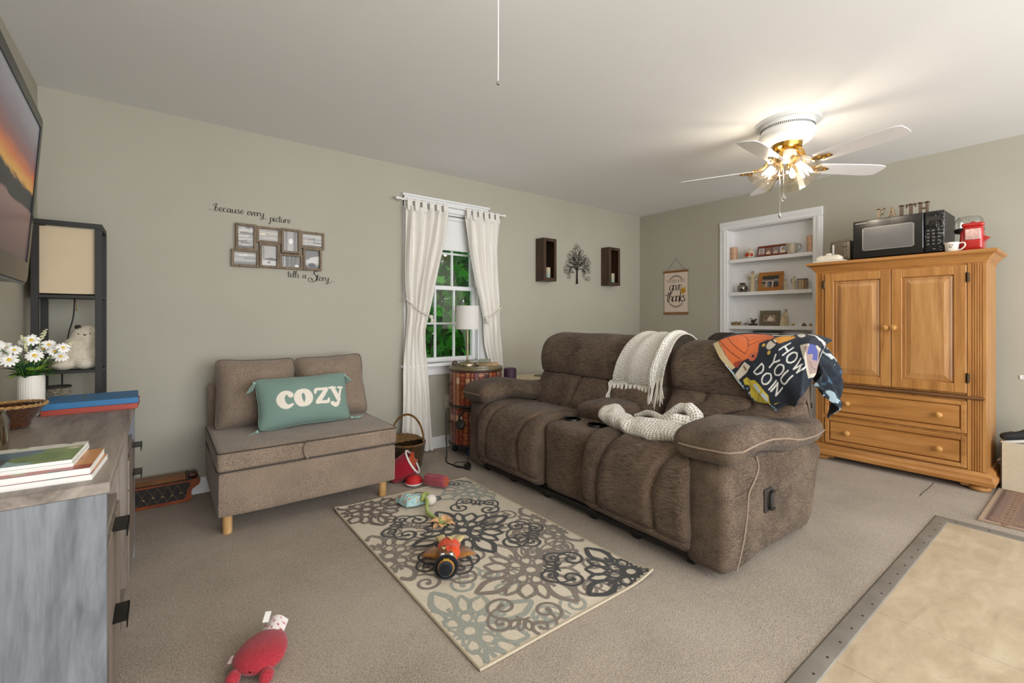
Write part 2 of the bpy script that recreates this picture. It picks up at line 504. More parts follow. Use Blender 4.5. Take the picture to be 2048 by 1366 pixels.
m = MB(); m.box(XL-.14, XR+.14, YF, YB+.14, ZC, ZC+.1); struct(m.build('ceiling', CEIL, smooth=False))['label'] = 'smooth off-white ceiling'
m = MB(); m.box(XL-.14, XL, YF, YB+.14, -.08, ZC); struct(m.build('wall_left', WALL, smooth=False))['label'] = 'sage painted wall behind the television'
m = MB()
for a in ((XL, WX0, -.08, ZC), (WX1, XR, -.08, ZC), (WX0, WX1, -.08, WZ0), (WX0, WX1, WZ1, ZC)): m.box(a[0], a[1], YB, YB+.14, a[2], a[3])
struct(m.build('wall_back', WALL, smooth=False))['label'] = 'sage painted wall with the window'
m = MB()
for a in ((YF, NY0, -.08, ZC), (NY1, YB+.14, -.08, ZC), (NY0, NY1, -.08, NZ0), (NY0, NY1, NZ1, ZC)): m.box(XR, XR+.14, a[0], a[1], a[2], a[3])
struct(m.build('wall_right', WALL, smooth=False))['label'] = 'sage painted wall with the shelf recess'

def baseb(name, pts):
    m = MB(); prof = [(0, 0), (.014, 0), (.014, .075), (.009, .092), (0, .1)]
    for (fn, l0, l1) in pts:
        n = len(prof); vs = [fn(a, l, z) for l in (l0, l1) for a, z in prof]
        m.add(vs, [(i, (i+1) % n, (i+1) % n+n, i+n) for i in range(n)] + [tuple(range(n)), tuple(range(n, 2*n))])
    return struct(m.build(name, TRIM, ang=20))
baseb('baseboard_back', [(lambda a, l, z: (l, YB-a, z), XL, XR)])['label'] = 'white baseboard below the window wall'
baseb('baseboard_left', [(lambda a, l, z: (XL+a, l, z), YF, YB)])['label'] = 'white baseboard behind the television console'
baseb('baseboard_right', [(lambda a, l, z: (XR-a, l, z), YF, NY0-.07), (lambda a, l, z: (XR-a, l, z), NY1+.09, YB)])['label'] = 'white baseboard along the recess wall'

# ---- window
m = MB()
m.box(WX0-.085, WX0+.005, YB-.022, YB+.01, WZ0, WZ1+.085, .004); m.box(WX1-.005, WX1+.085, YB-.022, YB+.01, WZ0, WZ1+.085, .004)
m.box(WX0-.085, WX1+.085, YB-.026, YB+.01, WZ1-.005, WZ1+.085, .004)
m.box(WX0-.10, WX1+.10, YB-.035, YB+.01, WZ1+.085, WZ1+.105, .004)
win = struct(m.build('window_1', TRIM, ang=20)); win['label'] = 'white double-hung window with divided panes'
m = MB(); m.box(WX0-.11, WX1+.11, YB-.075, YB+.05, WZ0-.028, WZ0, .006); m.box(WX0-.085, WX1+.085, YB-.02, YB+.01, WZ0-.105, WZ0-.028, .004)
m.box(WX0-.085, WX1+.085, YB-.028, YB+.01, WZ0-.05, WZ0-.028, .004)
m.build('window_sill', TRIM, win, ang=20)
m = MB(); m.box(WX0, WX0+.02, YB, YB+.14, WZ0, WZ1); m.box(WX1-.02, WX1, YB, YB+.14, WZ0, WZ1); m.box(WX0, WX1, YB, YB+.14, WZ1-.02, WZ1); m.box(WX0, WX1, YB+.05, YB+.14, WZ0-.02, WZ0+.015)
m.build('jamb', TRIM, win, smooth=False)
GL = clear_glass('#f4faf4', .0, .04)
def sash(y, z0, z1):
    gx0, gx1 = WX0+.055, WX1-.055; st = .038
    m = MB(); m.box(WX0+.02, gx0, y, y+.032, z0, z1, .003); m.box(gx1, WX1-.02, y, y+.032, z0, z1, .003)
    m.box(gx0, gx1, y, y+.032, z0, z0+st, .003); m.box(gx0, gx1, y, y+.032, z1-st, z1, .003)
    s_ = m.build('sash', TRIM, win, ang=20)
    a, b = z0+st, z1-st; W = (gx1-gx0)/3; Hh = (b-a)/2
    for k in (1, 2):
        m = MB(); m.box(gx0+W*k-.009, gx0+W*k+.009, y+.004, y+.028, a, b, .003); m.build('muntin', TRIM, s_, ang=20)
    m = MB(); m.box(gx0, gx1, y+.003, y+.029, a+Hh-.009, a+Hh+.009, .003); m.build('muntin', TRIM, s_, ang=20)
    first = None
    for i in range(3):
        for j in range(2):
            if first is None:
                m = MB(); m.box(gx0+.001, gx0+W-.001, y+.014, y+.018, a+.001, a+Hh-.001); first = m.build('pane', GL, s_, smooth=False)
            else:
                p = first.copy(); COL.objects.link(p); p.parent = s_; p.location = (i*W, 0, j*Hh)
sash(YB+.045, WZ0+.005, 1.445); sash(YB+.08, 1.41, WZ1-.02)
m = MB(); m.box(WX0+.03, WX1-.03, YB+.022, YB+.025, 1.775, 2.05); m.box(WX0+.03, WX1-.03, YB+.018, YB+.030, 1.765, 1.785, .004)
sh = tag(m.build('roller_blind', plain('#e8e8e6', .8, var=.01), ang=25), 'white roller blind drawn down over the upper sash', 'blind')
m = MB(); m.cyl((WX0+.025, YB+.024, 2.055), (WX1-.025, YB+.024, 2.055), .02, n=16); m.build('roller', TRIM, sh)

# ---- trees outside
def leaf_mat():
    m = bpy.data.materials.new('green_leaves'); m.use_nodes = True; nt = m.node_tree; b = nt.nodes['Principled BSDF']
    a = nt.nodes.new('ShaderNodeVertexColor'); a.layer_name = 'print'
    nt.links.new(a.outputs[0], b.inputs['Base Color']); b.inputs['Roughness'].default_value = .38
    tr_ = nt.nodes.new('ShaderNodeBsdfTranslucent'); nt.links.new(a.outputs[0], tr_.inputs[0])
    mx = nt.nodes.new('ShaderNodeMixShader'); mx.inputs[0].default_value = .5
    nt.links.new(b.outputs[0], mx.inputs[1]); nt.links.new(tr_.outputs[0], mx.inputs[2]); nt.links.new(mx.outputs[0], nt.nodes['Material Output'].inputs[0])
    return m
LEAF = leaf_mat()
def foliage(nl, xr, yr, zr, size, seed, dark):
    rnd = random.Random(seed); m = MB()
    outl = [(0, 0), (.28, .12), (.5, .05), (.42, .35), (.58, .55), (.3, .62), (0, 1.05), (-.3, .62), (-.58, .55), (-.42, .35), (-.5, .05), (-.28, .12)]
    for _ in range(nl):
        c = Vector((rnd.uniform(*xr), rnd.uniform(*yr), rnd.uniform(*zr))); sz = rnd.uniform(*size)
        from mathutils import Euler
        R = Euler((rnd.uniform(.5, 2.2), rnd.uniform(-.6, .6), rnd.uniform(-PI, PI))).to_matrix()
        g = rnd.random(); col = hexc(['#2f7a1e', '#3f9a2a', '#5cb83a', '#2a6a2a', '#79c653'][int(g*5)]); col = mulc(col, dark*rnd.uniform(.8, 1.9))
        vs = [c + R @ Vector((x*sz, y*sz, .12*sz*abs(x))) for x, y in outl]; vs.append(c + R @ Vector((0, .4*sz, 0)))
        n = len(outl); m.add(vs, [(n, i, (i+1) % n) for i in range(n)], col)
    return m
tree = thing('tree', 'leafy green tree growing close outside the window', 'tree', (2.9, 5.2, -.6))
m = foliage(3200, (1.5, 4.4), (4.35, 5.3), (-.2, 3.0), (.07, .14), 3, 1.0); o = m.build('foliage', LEAF, tree, cols=True, smooth=False, fix=False); o['kind'] = 'stuff'
m = MB()
for k in range(9):
    x = 1.9 + k*.28; p = [(x, 5.1, -.6)]
    for i in range(9): p.append((p[-1][0]+random.uniform(-.12, .12), p[-1][1]+random.uniform(-.12, .08), p[-1][2]+.45))
    m.tube(crom(p, 4), .008 + .006*(k % 3), 6)
m.build('branches', plain('#2b2118', .9), tree)
hedge = thing('hedge', 'dense dark green shrubs further behind the tree', 'shrub', (3.6, 7.0, -.6))
m = foliage(4200, (1.4, 6.2), (6.3, 7.6), (-.4, 3.6), (.14, .26), 5, .5); o = m.build('foliage', LEAF, hedge, cols=True, smooth=False, fix=False); o['kind'] = 'stuff'
m = MB(); m.box(-4, 9, YB+.3, 11, -.7, -.6); struct(m.build('ground', plain('#3d5a2c', .95, var=.3, vs=3), smooth=False))['label'] = 'grassy ground outside the window'

# ---- built-in shelves
bs = thing('built_in_shelves', 'white built-in shelves recessed into the sage wall', 'shelves', (XR, (NY0+NY1)/2, NZ0))
ND = .105
m = MB(); m.box(XR+ND, XR+.139, NY0, NY1, NZ0, NZ1); m.build('back_panel', TRIM, bs, smooth=False)
m = MB(); m.box(XR-.004, XR+ND, NY0-.001, NY0+.012, NZ0, NZ1); m.build('side_panel', TRIM, bs, smooth=False)
m = MB(); m.box(XR-.004, XR+ND, NY1-.012, NY1+.001, NZ0, NZ1); m.build('side_panel', TRIM, bs, smooth=False)
m = MB(); m.box(XR-.004, XR+ND, NY0, NY1, NZ1-.012, NZ1+.001); m.build('top_panel', TRIM, bs, smooth=False)
m = MB(); m.box(XR-.004, XR+ND, NY0, NY1, NZ0, NZ0+.02); m.build('bottom_panel', TRIM, bs, smooth=False)
SHZ = (1.772, 1.425, 1.075, .70)
for z in SHZ:
    m = MB(); m.box(XR-.012, XR+ND, NY0+.012, NY1-.012, z-.036, z, .002); m.build('shelf', TRIM, bs, ang=20)
for (a, b, c, d) in ((NY0-.075, NY0+.006, NZ0-.08, NZ1-.006), (NY1-.006, NY1+.085, NZ0-.08, NZ1-.006), (NY0-.075, NY1+.085, NZ1-.006, NZ1+.08)):
    m = MB(); m.box(XR-.018, XR+.002, a, b, c, d, .005)
    if b-a > .2: m.box(XR-.024, XR-.01, a, b, (c+d)/2+.0, (c+d)/2+.024, .003)
    if b-a < .2: mid = (a+b)/2; m.box(XR-.024, XR-.01, mid-.02, mid+.004, c, d, .003)
    m.build('casing', TRIM, bs, ang=20)

# ================================================================== reclining loveseat
def puffsweep(prof, nf, y0, y1, seams=None, amp=.02, endr=.05, bands=(), nv=44, wob=.006, active=None, gw=.05, kk=5, taper=0.0, low=None):
    # prof: closed (x,z) loop whose first nf points are the padded face; seams: list of functions t->v
    pts = crom(prof, kk, closed=True); n = len(pts); nface = (nf-1)*kk
    cx = sum(p[0] for p in pts)/n; cz = sum(p[1] for p in pts)/n
    nor = []
    for i in range(n):
        a, b = pts[(i+1) % n], pts[i-1]; tx, tz = a[0]-b[0], a[1]-b[1]; L = math.hypot(tx, tz) or 1
        nx, nz = tz/L, -tx/L
        if nx*(pts[i][0]-cx)+nz*(pts[i][1]-cz) < 0: nx, nz = -nx, -nz
        nor.append((nx, nz))
    W = y1-y0; m = MB(); vs = []; fs = []
    vv = [.5-.5*math.cos(PI*j/(nv-1)) if False else j/(nv-1) for j in range(nv)]
    vv = [0, .006, .016, .03] + [.03+.94*j/(nv-1) for j in range(1, nv-1)] + [.97, .984, .994, 1]
    for j, v in enumerate(vv):
        y = lerp(y0, y1, v); d = min(v, 1-v)*W
        e = 1-min(1, d/endr); sh = endr*(1-math.sqrt(max(0, 1-e*e)))
        for i in range(n):
            off = -sh*.8; t = i/nface
            if t <= 1.0 and amp:
                g = 1.0
                if seams and (active is None or active[0] <= t <= active[1]):
                    for sf in seams:
                        q = abs(v-sf(t))/gw; g = min(g, q if q < 1 else 1)
                    g = math.sqrt(max(0, 1-(1-g)**2))
                for b in bands:
                    q = abs(t-b)/.045; g = min(g, math.sqrt(max(0, 1-(1-min(1, q))**2)))
                off += amp*g*smooth01(t*8)*smooth01((1-t)*8)
            nx, nz = nor[i]
            p = Vector((pts[i][0]+nx*off, y, pts[i][1]+nz*off))
            if low:
                k = smooth01((p.z-.58)/.09); p.y = lerp(lerp(low[0], low[1], v), p.y, k)
            if taper: p.y = (y0+y1)/2 + (p.y-(y0+y1)/2)*(1-taper*max(0, min(1, (p.x-2.56)/.3))/(W/2))
            if wob: p += noise.noise_vector(p*5.0)*wob
            vs.append(p)
    M_ = len(vv)
    for j in range(M_-1):
        for i in range(n):
            k = (i+1) % n; fs.append((j*n+i, j*n+k, (j+1)*n+k, (j+1)*n+i))
    for j, y in ((0, y0), (M_-1, y1)):
        c = len(vs); vs.append(Vector((cx, y, cz)))
        for i in range(n): fs.append((c, j*n+i, j*n+(i+1) % n))
    m.add(vs, fs); return m
def panel(outline, fn, d0, d1, r, inset):
    n = len(outline); cx = sum(p[0] for p in outline)/n; cy = sum(p[1] for p in outline)/n
    def ring(k, d):
        o = []
        for (a, b) in outline:
            L = math.hypot(a-cx, b-cy); s_ = (L-k)/L; o.append(fn(cx+(a-cx)*s_, cy+(b-cy)*s_, d))
        return o
    vs = []; lev = [(inset*2.2, d0), (inset, d0+r*.12), (inset*.25, d0+r*.5), (0, d0+r), (0, d1-r), (inset*.25, d1-r*.5), (inset, d1-r*.12), (inset*2.2, d1)]
    for k, d in lev: vs += ring(k, d)
    fs = [(j*n+i, j*n+(i+1) % n, (j+1)*n+(i+1) % n, (j+1)*n+i) for j in range(len(lev)-1) for i in range(n)]
    c0 = len(vs); vs += [fn(cx, cy, d0-r*.1), fn(cx, cy, d1+r*.1)]; e = (len(lev)-1)*n
    for i in range(n): fs.append((c0, i, (i+1) % n)); fs.append((c0+1, e+i, e+(i+1) % n))
    m = MB(); m.add(vs, fs); return m

LV = thing('loveseat', 'brown chenille reclining loveseat with cup-holder console', 'sofa', (2.4, 2.03, 0))
seat_prof = [(2.52, .435), (2.30, .455), (2.10, .475), (1.99, .475), (1.925, .44), (1.893, .37), (1.885, .27), (1.892, .17), (1.905, .115), (1.915, .072), (2.02, .075), (2.3, .08), (2.52, .10)]
for (a, b) in ((1.155, 1.80), (2.20, 2.865)):
    s1 = lambda t: table([(0, .10), (.35, .16), (.5, .24), (.62, .29), (.9, .26), (1, .22)], t)
    s2 = lambda t: table([(0, .86), (.35, .74), (.5, .78), (.62, .82), (.9, .85), (1, .87)], t)
    m = puffsweep(seat_prof, 10, a, b, (s1, s2), .042, .045, (.835,), active=(.0, .835), gw=.075)
    m.build('seat', LOVE, LV, ang=60)
# backs
back_prof = [(2.40, .40), (2.425, .50), (2.475, .60), (2.525, .675), (2.54, .715), (2.525, .76), (2.52, .84), (2.545, .93), (2.60, .99), (2.68, 1.012), (2.77, .985), (2.83, .90), (2.87, .6), (2.87, .3), (2.82, .08), (2.62, .08), (2.5, .2)]
for (a, b, c1, c2) in ((.925, 1.675, .30, .70), (1.715, 2.895, .34, .64)):
    s1 = (lambda c: lambda t: table([(0, c-.03), (.15, c), (.4, c+.05)], t))(c1); s2 = (lambda c: lambda t: table([(0, c+.03), (.15, c), (.4, c-.05)], t))(c2)
    kz = .86 if a < 1.2 else .94; bp_ = [(x, z if z < .72 else .72+(z-.72)*kz) for x, z in back_prof]
    m = puffsweep(bp_, 12, a, b, (s1, s2), .036, .07, (.365,), active=(0, .365), nv=52, gw=.05, taper=.11, low=((1.20, 1.675) if a < 1.2 else (1.715, 2.865)))
    bk = m.build('backrest', LOVE, LV, ang=60)
    e = []
    for k, (x, z) in enumerate(bp_[5 if a < 1.2 else 1:11]): e.append((x+.012, a + .016 + .11*max(0, min(1, (x-2.545)/.3)), z))
    p = MB(); p.tube(crom(e, 5), .0045, 6); p.build('piping', PIPING, bk)
# centre console
m = MB(); m.soft((2.21, 2.0, .275), (.285, .198, .213), .05, 12, (.012, .0, .006), wob=.004)
cs = m.build('console', LOVE_X if False else LOVE, LV, ang=60)
m = MB(); m.soft((2.40, 2.0, .525), (.20, .198, .060), .055, 12, (.0, .0, .022), wob=.004); m.build('console_lid', LOVE, cs, ang=60)
for (x, y) in ((2.105, 2.115), (2.10, 1.905)):
    m = MB(); m.lathe([(.045, .497), (.049, .503), (.053, .503), (.056, .497), (.056, .478), (.046, .470), (.042, .478)], (x, y, 0), 24)
    m.lathe([(.0, .4985), (.0465, .4985)], (x, y, 0), 24)
    m.build('cup_holder', plain('#0b0a09', .35, var=.05), cs)
# arms
def arm(ysign):
    if ysign < 0: yc, yo, yi = 1.085, .985, 1.19
    else: yc, yo, yi = 2.942, 3.042, 2.85
    outl = [(1.905, .04), (2.2, .035), (2.5, .03), (2.76, .035), (2.85, .17), (2.925, .34), (2.945, .43), (2.8, .47), (2.5, .495), (2.2, .52), (1.97, .53), (1.905, .47), (1.89, .33), (1.895, .18)]
    outl = crom(outl, 3, closed=True)
    lo, hi = min(yo, yi), max(yo, yi)
    m = panel(outl, lambda a, b, d: (a, d, b), lo, hi, .045, .028)
    m.v = [tuple(Vector(p) + noise.noise_vector(Vector(p)*6)*.005) for p in m.v]
    ap = m.build('arm_panel', LOVE_X, LV, ang=60)
    def fn(p, a):
        t = (p.x+.50)/1.0        # 0 front .. 1 back
        f = 1.0-smooth01(t/.28)
        z = p.z*(1+.22*f*(1 if p.z < 0 else .1)) - .085*(t-.3)*(1 if t > .3 else .2) + .014*math.sin(t*7)
        y = p.y*(1-.10*smooth01((t-.7)/.3)+.06*f)
        return (p.x, y, z - .012*f)
    m = MB(); m.soft((2.375, yc, .588), (.515, .150, .064), .062, 18, (.01, .012, .012), fn=fn, wob=.006)
    pad = m.build('arm_pad', LOVE_X, ap, ang=60)
    yo2 = yo + (-.004 if ysign < 0 else .004)
    e = crom([(2.15, yo2+.004, .515), (2.165, yo2, .46), (2.13, yo2, .41), (2.075, yo2, .36), (2.06, yo2, .28), (2.03, yo2, .17), (1.985, yo2+.01, .04)], 6)
    p = MB(); p.tube(e, .005, 6); p.build('piping', PIPING, ap)
    sg = -1.0 if ysign < 0 else 1.0
    e = [MB.softpt((2.375, yc, .588), (.515, .150, .064), .062, (-1+1.97*k/40, sg, .0), (.01, .012, .012), fn, .006, lift=.002) for k in range(2, 41)]
    e = [MB.softpt((2.375, yc, .588), (.515, .150, .064), .062, (-1, sg*k/6, .0), (.01, .012, .012), fn, .006, lift=.002) for k in range(-4, 6)] + e
    p = MB(); p.tube(e, .0045, 6); p.build('piping', PIPING, pad)
    return ap
ar = arm(-1); arm(1)
m = MB(); m.box(2.22, 2.305, .970, .988, .235, .345, .012); lv = m.build('lever_plate', plain('#2b241e', .6), ar, ang=25)
m = MB(); m.tube(crom([(2.295, .966, .325), (2.262, .960, .33), (2.243, .959, .315), (2.238, .959, .28), (2.25, .959, .255), (2.285, .961, .25)], 5), .007, 8); m.build('recline_lever', BLACK, lv)
m = MB(); m.box(1.95, 2.85, 1.16, 2.90, .035, .085, .01)
for (x, y) in ((1.97, 1.19), (1.97, 1.80), (1.97, 2.2), (1.97, 2.87), (2.82, 1.2), (2.82, 2.86), (1.97, 1.5), (1.97, 2.55)): m.box(x-.02, x+.02, y-.02, y+.02, 0, .04, .004)
m.box(1.93, 1.955, 1.16, 2.92, .03, .06, .004)
m.build('steel_base', BLACK, LV, ang=25)

# ================================================================== small storage settee
ST = thing('settee', 'taupe woven storage settee with pale wooden legs', 'sofa', (.70, 3.15, 0))
m = MB(); m.soft((.7035, 3.17, .228), (.4805, .40, .118), .018, 10, wob=.003); m.build('base_box', SETTEE, ST, ang=50)
def sfn(p, a):
    q = math.exp(-((p.x+.06)/.016)**2)*(1 if a[1] < -.99 else 0)
    t = -.006*math.exp(-((p.x+.08)/.02)**2)*smooth01((a[2]+.2))*.9
    return (p.x, p.y + q*.018, p.z + t)
m = MB(); m.soft((.7035, 3.145, .402), (.4835, .385, .054), .02, 36, (.004, .006, .012), fn=sfn, wob=.004, ws=5)
se = m.build('seat_cushion', SETTEE, ST, ang=50)
def ring_pts(x0, x1, y0, y1, z, r=.02):
    o = []
    for (cx, cy, a0) in ((x1-r, y0+r, -90), (x1-r, y1-r, 0), (x0+r, y1-r, 90), (x0+r, y0+r, 180)):
        for k in range(4): a = math.radians(a0+30*k); o.append((cx+r*math.cos(a), cy+r*math.sin(a), z))
    return o
p = MB(); p.tube(ring_pts(.222, 1.186, 2.762, 3.528, .4475), .0042, 6, closed=True); p.build('piping', plain('#4a423b', .9), se)
p = MB(); p.tube(ring_pts(.222, 1.186, 2.762, 3.528, .352), .004, 6, closed=True); p.build('piping', plain('#4a423b', .9), se)
m = MB(); m.soft((.7235, 3.535, .53), (.492, .042, .195), .028, 10, wob=.003); m.build('back_panel', SETTEE, ST, ang=50)
for (x, y) in ((.275, 2.86), (1.13, 2.86), (.275, 3.49), (1.13, 3.49)):
    m = MB(); m.lathe([(.021, 0), (.023, .004), (.024, .112)], (x, y, 0), 20); m.build('leg', wood('#b98a52', '#d2a56c', '#dcb680', (3, 3, .6), 8), ST)
m = MB(); m.tube(crom([(.645, 2.756, .44), (.632, 2.752, .41), (.64, 2.752, .375), (.652, 2.753, .355)], 5), .006, 6); m.build('pull_loop', SETTEE, se)
def pillow(w, h, t, n=26, pinch=.9, wr=.006, seed=0.0, colf=None, e=2.6):
    # flat knife-edge pillow in the XZ plane facing -Y, centred at the origin
    m = MB(); vs = []; cs = []; fs = []; N = n
    for side in (-1, 1):
        for i in range(N+1):
            for j in range(N+1):
                a = -1+2*i/N; b = -1+2*j/N
                k = (1-abs(a)**e)*(1-abs(b)**e); k = max(0, k)**.55; cr = 1-.045*(abs(a)*abs(b))**10; ew = noise.noise(Vector((a*2.3+seed, b*2.3, 5.)))*.02
                x = a*w/2*(1-.045*(1-b*b)*0-.05*(1-abs(b))*abs(a)**3*pinch); z = b*h/2*(1-.06*(1-abs(a))*abs(b)**3*pinch); x *= cr*(1+ew*abs(a)); z *= cr*(1-ew*abs(b))
                y = side*t/2*k
                nz = noise.noise(Vector((x*9+seed, z*9, side*3.1)))*wr*(.3+k)
                y += side*nz
                vs.append((x, y, z)); cs.append(colf((a+1)/2, (b+1)/2) if (colf and side < 0) else (colf(0.01, 0.01) if colf else (1, 1, 1, 1)))
    o = (N+1)**2
    for sd in (0, 1):
        for i in range(N):
            for j in range(N):
                q = (sd*o+i*(N+1)+j, sd*o+(i+1)*(N+1)+j, sd*o+(i+1)*(N+1)+j+1, sd*o+i*(N+1)+j+1); fs.append(q if sd == 0 else q[::-1])
    b0 = len(m.v); m.v += vs; m.c += cs; m.f += fs
    return m
def place(m, loc, rx=0, ry=0, rz=0):
    from mathutils import Euler
    return m.xf(Matrix.Translation(loc) @ Euler((rx, ry, rz), 'ZYX').to_matrix().to_4x4())
def edge_loop(w, h, seed=0.0, pinch=.9, n=40):
    o = []
    for k in range(4*n):
        s_, t = divmod(k, n); u = -1+2*t/n
        a, b = [(u, -1), (1, u), (-u, 1), (-1, -u)][s_]
        cr = 1-.045*(abs(a)*abs(b))**10; ew = noise.noise(Vector((a*2.3+seed, b*2.3, 5.)))*.02
        o.append((a*w/2*(1-.05*(1-abs(b))*abs(a)**3*pinch)*cr*(1+ew*abs(a)), 0, b*h/2*(1-.06*(1-abs(a))*abs(b)**3*pinch)*cr*(1-ew*abs(b))))
    return o
for (x, lab, tilt) in ((.488, 'taupe square cushion on the settee, behind the corner nearer the floor shelf lamp', .02), (.962, 'taupe square cushion on the settee, nearer the window curtain', -.03)):
    mm = pillow(.455, .435, .25, n=30, wr=.014, seed=x*7); place(mm, (x, 3.375, .665), math.radians(-15), tilt)
    o = tag(mm.build('cushion', SETTEE, ang=70), lab, 'cushion', 'taupe cushions on the settee')
    p = MB(); p.tube(edge_loop(.457, .437, x*7), .0055, 6, closed=True); place(p, (x, 3.375, .665), math.radians(-15), tilt)
    p.build('piping', plain('#6b5c50', .9), o)

# ================================================================== flat print tools
class Canvas:
    def __init__(s, W, H, w, h, bg):
        # W,H pixels covering a drawing area w x h (y up)
        s.a = np.zeros((H, W, 3)); s.a[:] = hexc(bg)[:3]; s.W, s.H, s.w, s.h = W, H, w, h
        s.X, s.Y = np.meshgrid((np.arange(W)+.5)/W*w, (np.arange(H)+.5)/H*h)
    def poly(s, pts, col, fn=None):
        ins = np.zeros(s.X.shape, bool); n = len(pts)
        for i in range(n):
            x0, y0 = pts[i]; x1, y1 = pts[(i+1) % n]
            if y0 == y1: continue
            c = (s.Y > min(y0, y1)) & (s.Y <= max(y0, y1))
            ins ^= c & (s.X < x0 + (s.Y-y0)*(x1-x0)/(y1-y0))
        s.a[ins] = hexc(col)[:3]; return s
    def line(s, pts, wd, col):
        c = hexc(col)[:3]
        for i in range(len(pts)-1):
            (x0, y0), (x1, y1) = pts[i][:2], pts[i+1][:2]
            r = (wd[i] if isinstance(wd, (list, tuple)) else wd)/2
            bx0, bx1 = min(x0, x1)-r, max(x0, x1)+r; by0, by1 = min(y0, y1)-r, max(y0, y1)+r
            i0, i1 = max(0, int(bx0/s.w*s.W)-1), min(s.W, int(bx1/s.w*s.W)+2); j0, j1 = max(0, int(by0/s.h*s.H)-1), min(s.H, int(by1/s.h*s.H)+2)
            if i0 >= i1 or j0 >= j1: continue
            X = s.X[j0:j1, i0:i1]; Y = s.Y[j0:j1, i0:i1]; dx, dy = x1-x0, y1-y0; L2 = dx*dx+dy*dy or 1e-9
            t = np.clip(((X-x0)*dx+(Y-y0)*dy)/L2, 0, 1); d = np.hypot(X-x0-t*dx, Y-y0-t*dy)
            s.a[j0:j1, i0:i1][d <= r] = c
        return s
    def oval(s, cx, cy, rx, ry, col):
        s.a[((s.X-cx)/rx)**2+((s.Y-cy)/ry)**2 <= 1] = hexc(col)[:3]; return s
    def rect(s, x0, y0, x1, y1, col):
        s.a[(s.X >= x0) & (s.X <= x1) & (s.Y >= y0) & (s.Y <= y1)] = hexc(col)[:3]; return s
    def grain(s, k, seed=0):
        r = np.random.RandomState(seed).rand(s.H, s.W, 1); s.a = np.clip(s.a*(1-k+2*k*r), 0, 1); return s
    def at(s, u, v):
        fx = min(s.W-1.001, max(0.0, u*s.W-.5)); fy = min(s.H-1.001, max(0.0, v*s.H-.5)); i = int(fx); j = int(fy); fx -= i; fy -= j; A = s.a
        c = (A[j, i]*(1-fx)+A[j, i+1]*fx)*(1-fy)+(A[j+1, i]*(1-fx)+A[j+1, i+1]*fx)*fy; return (float(c[0]), float(c[1]), float(c[2]), 1)

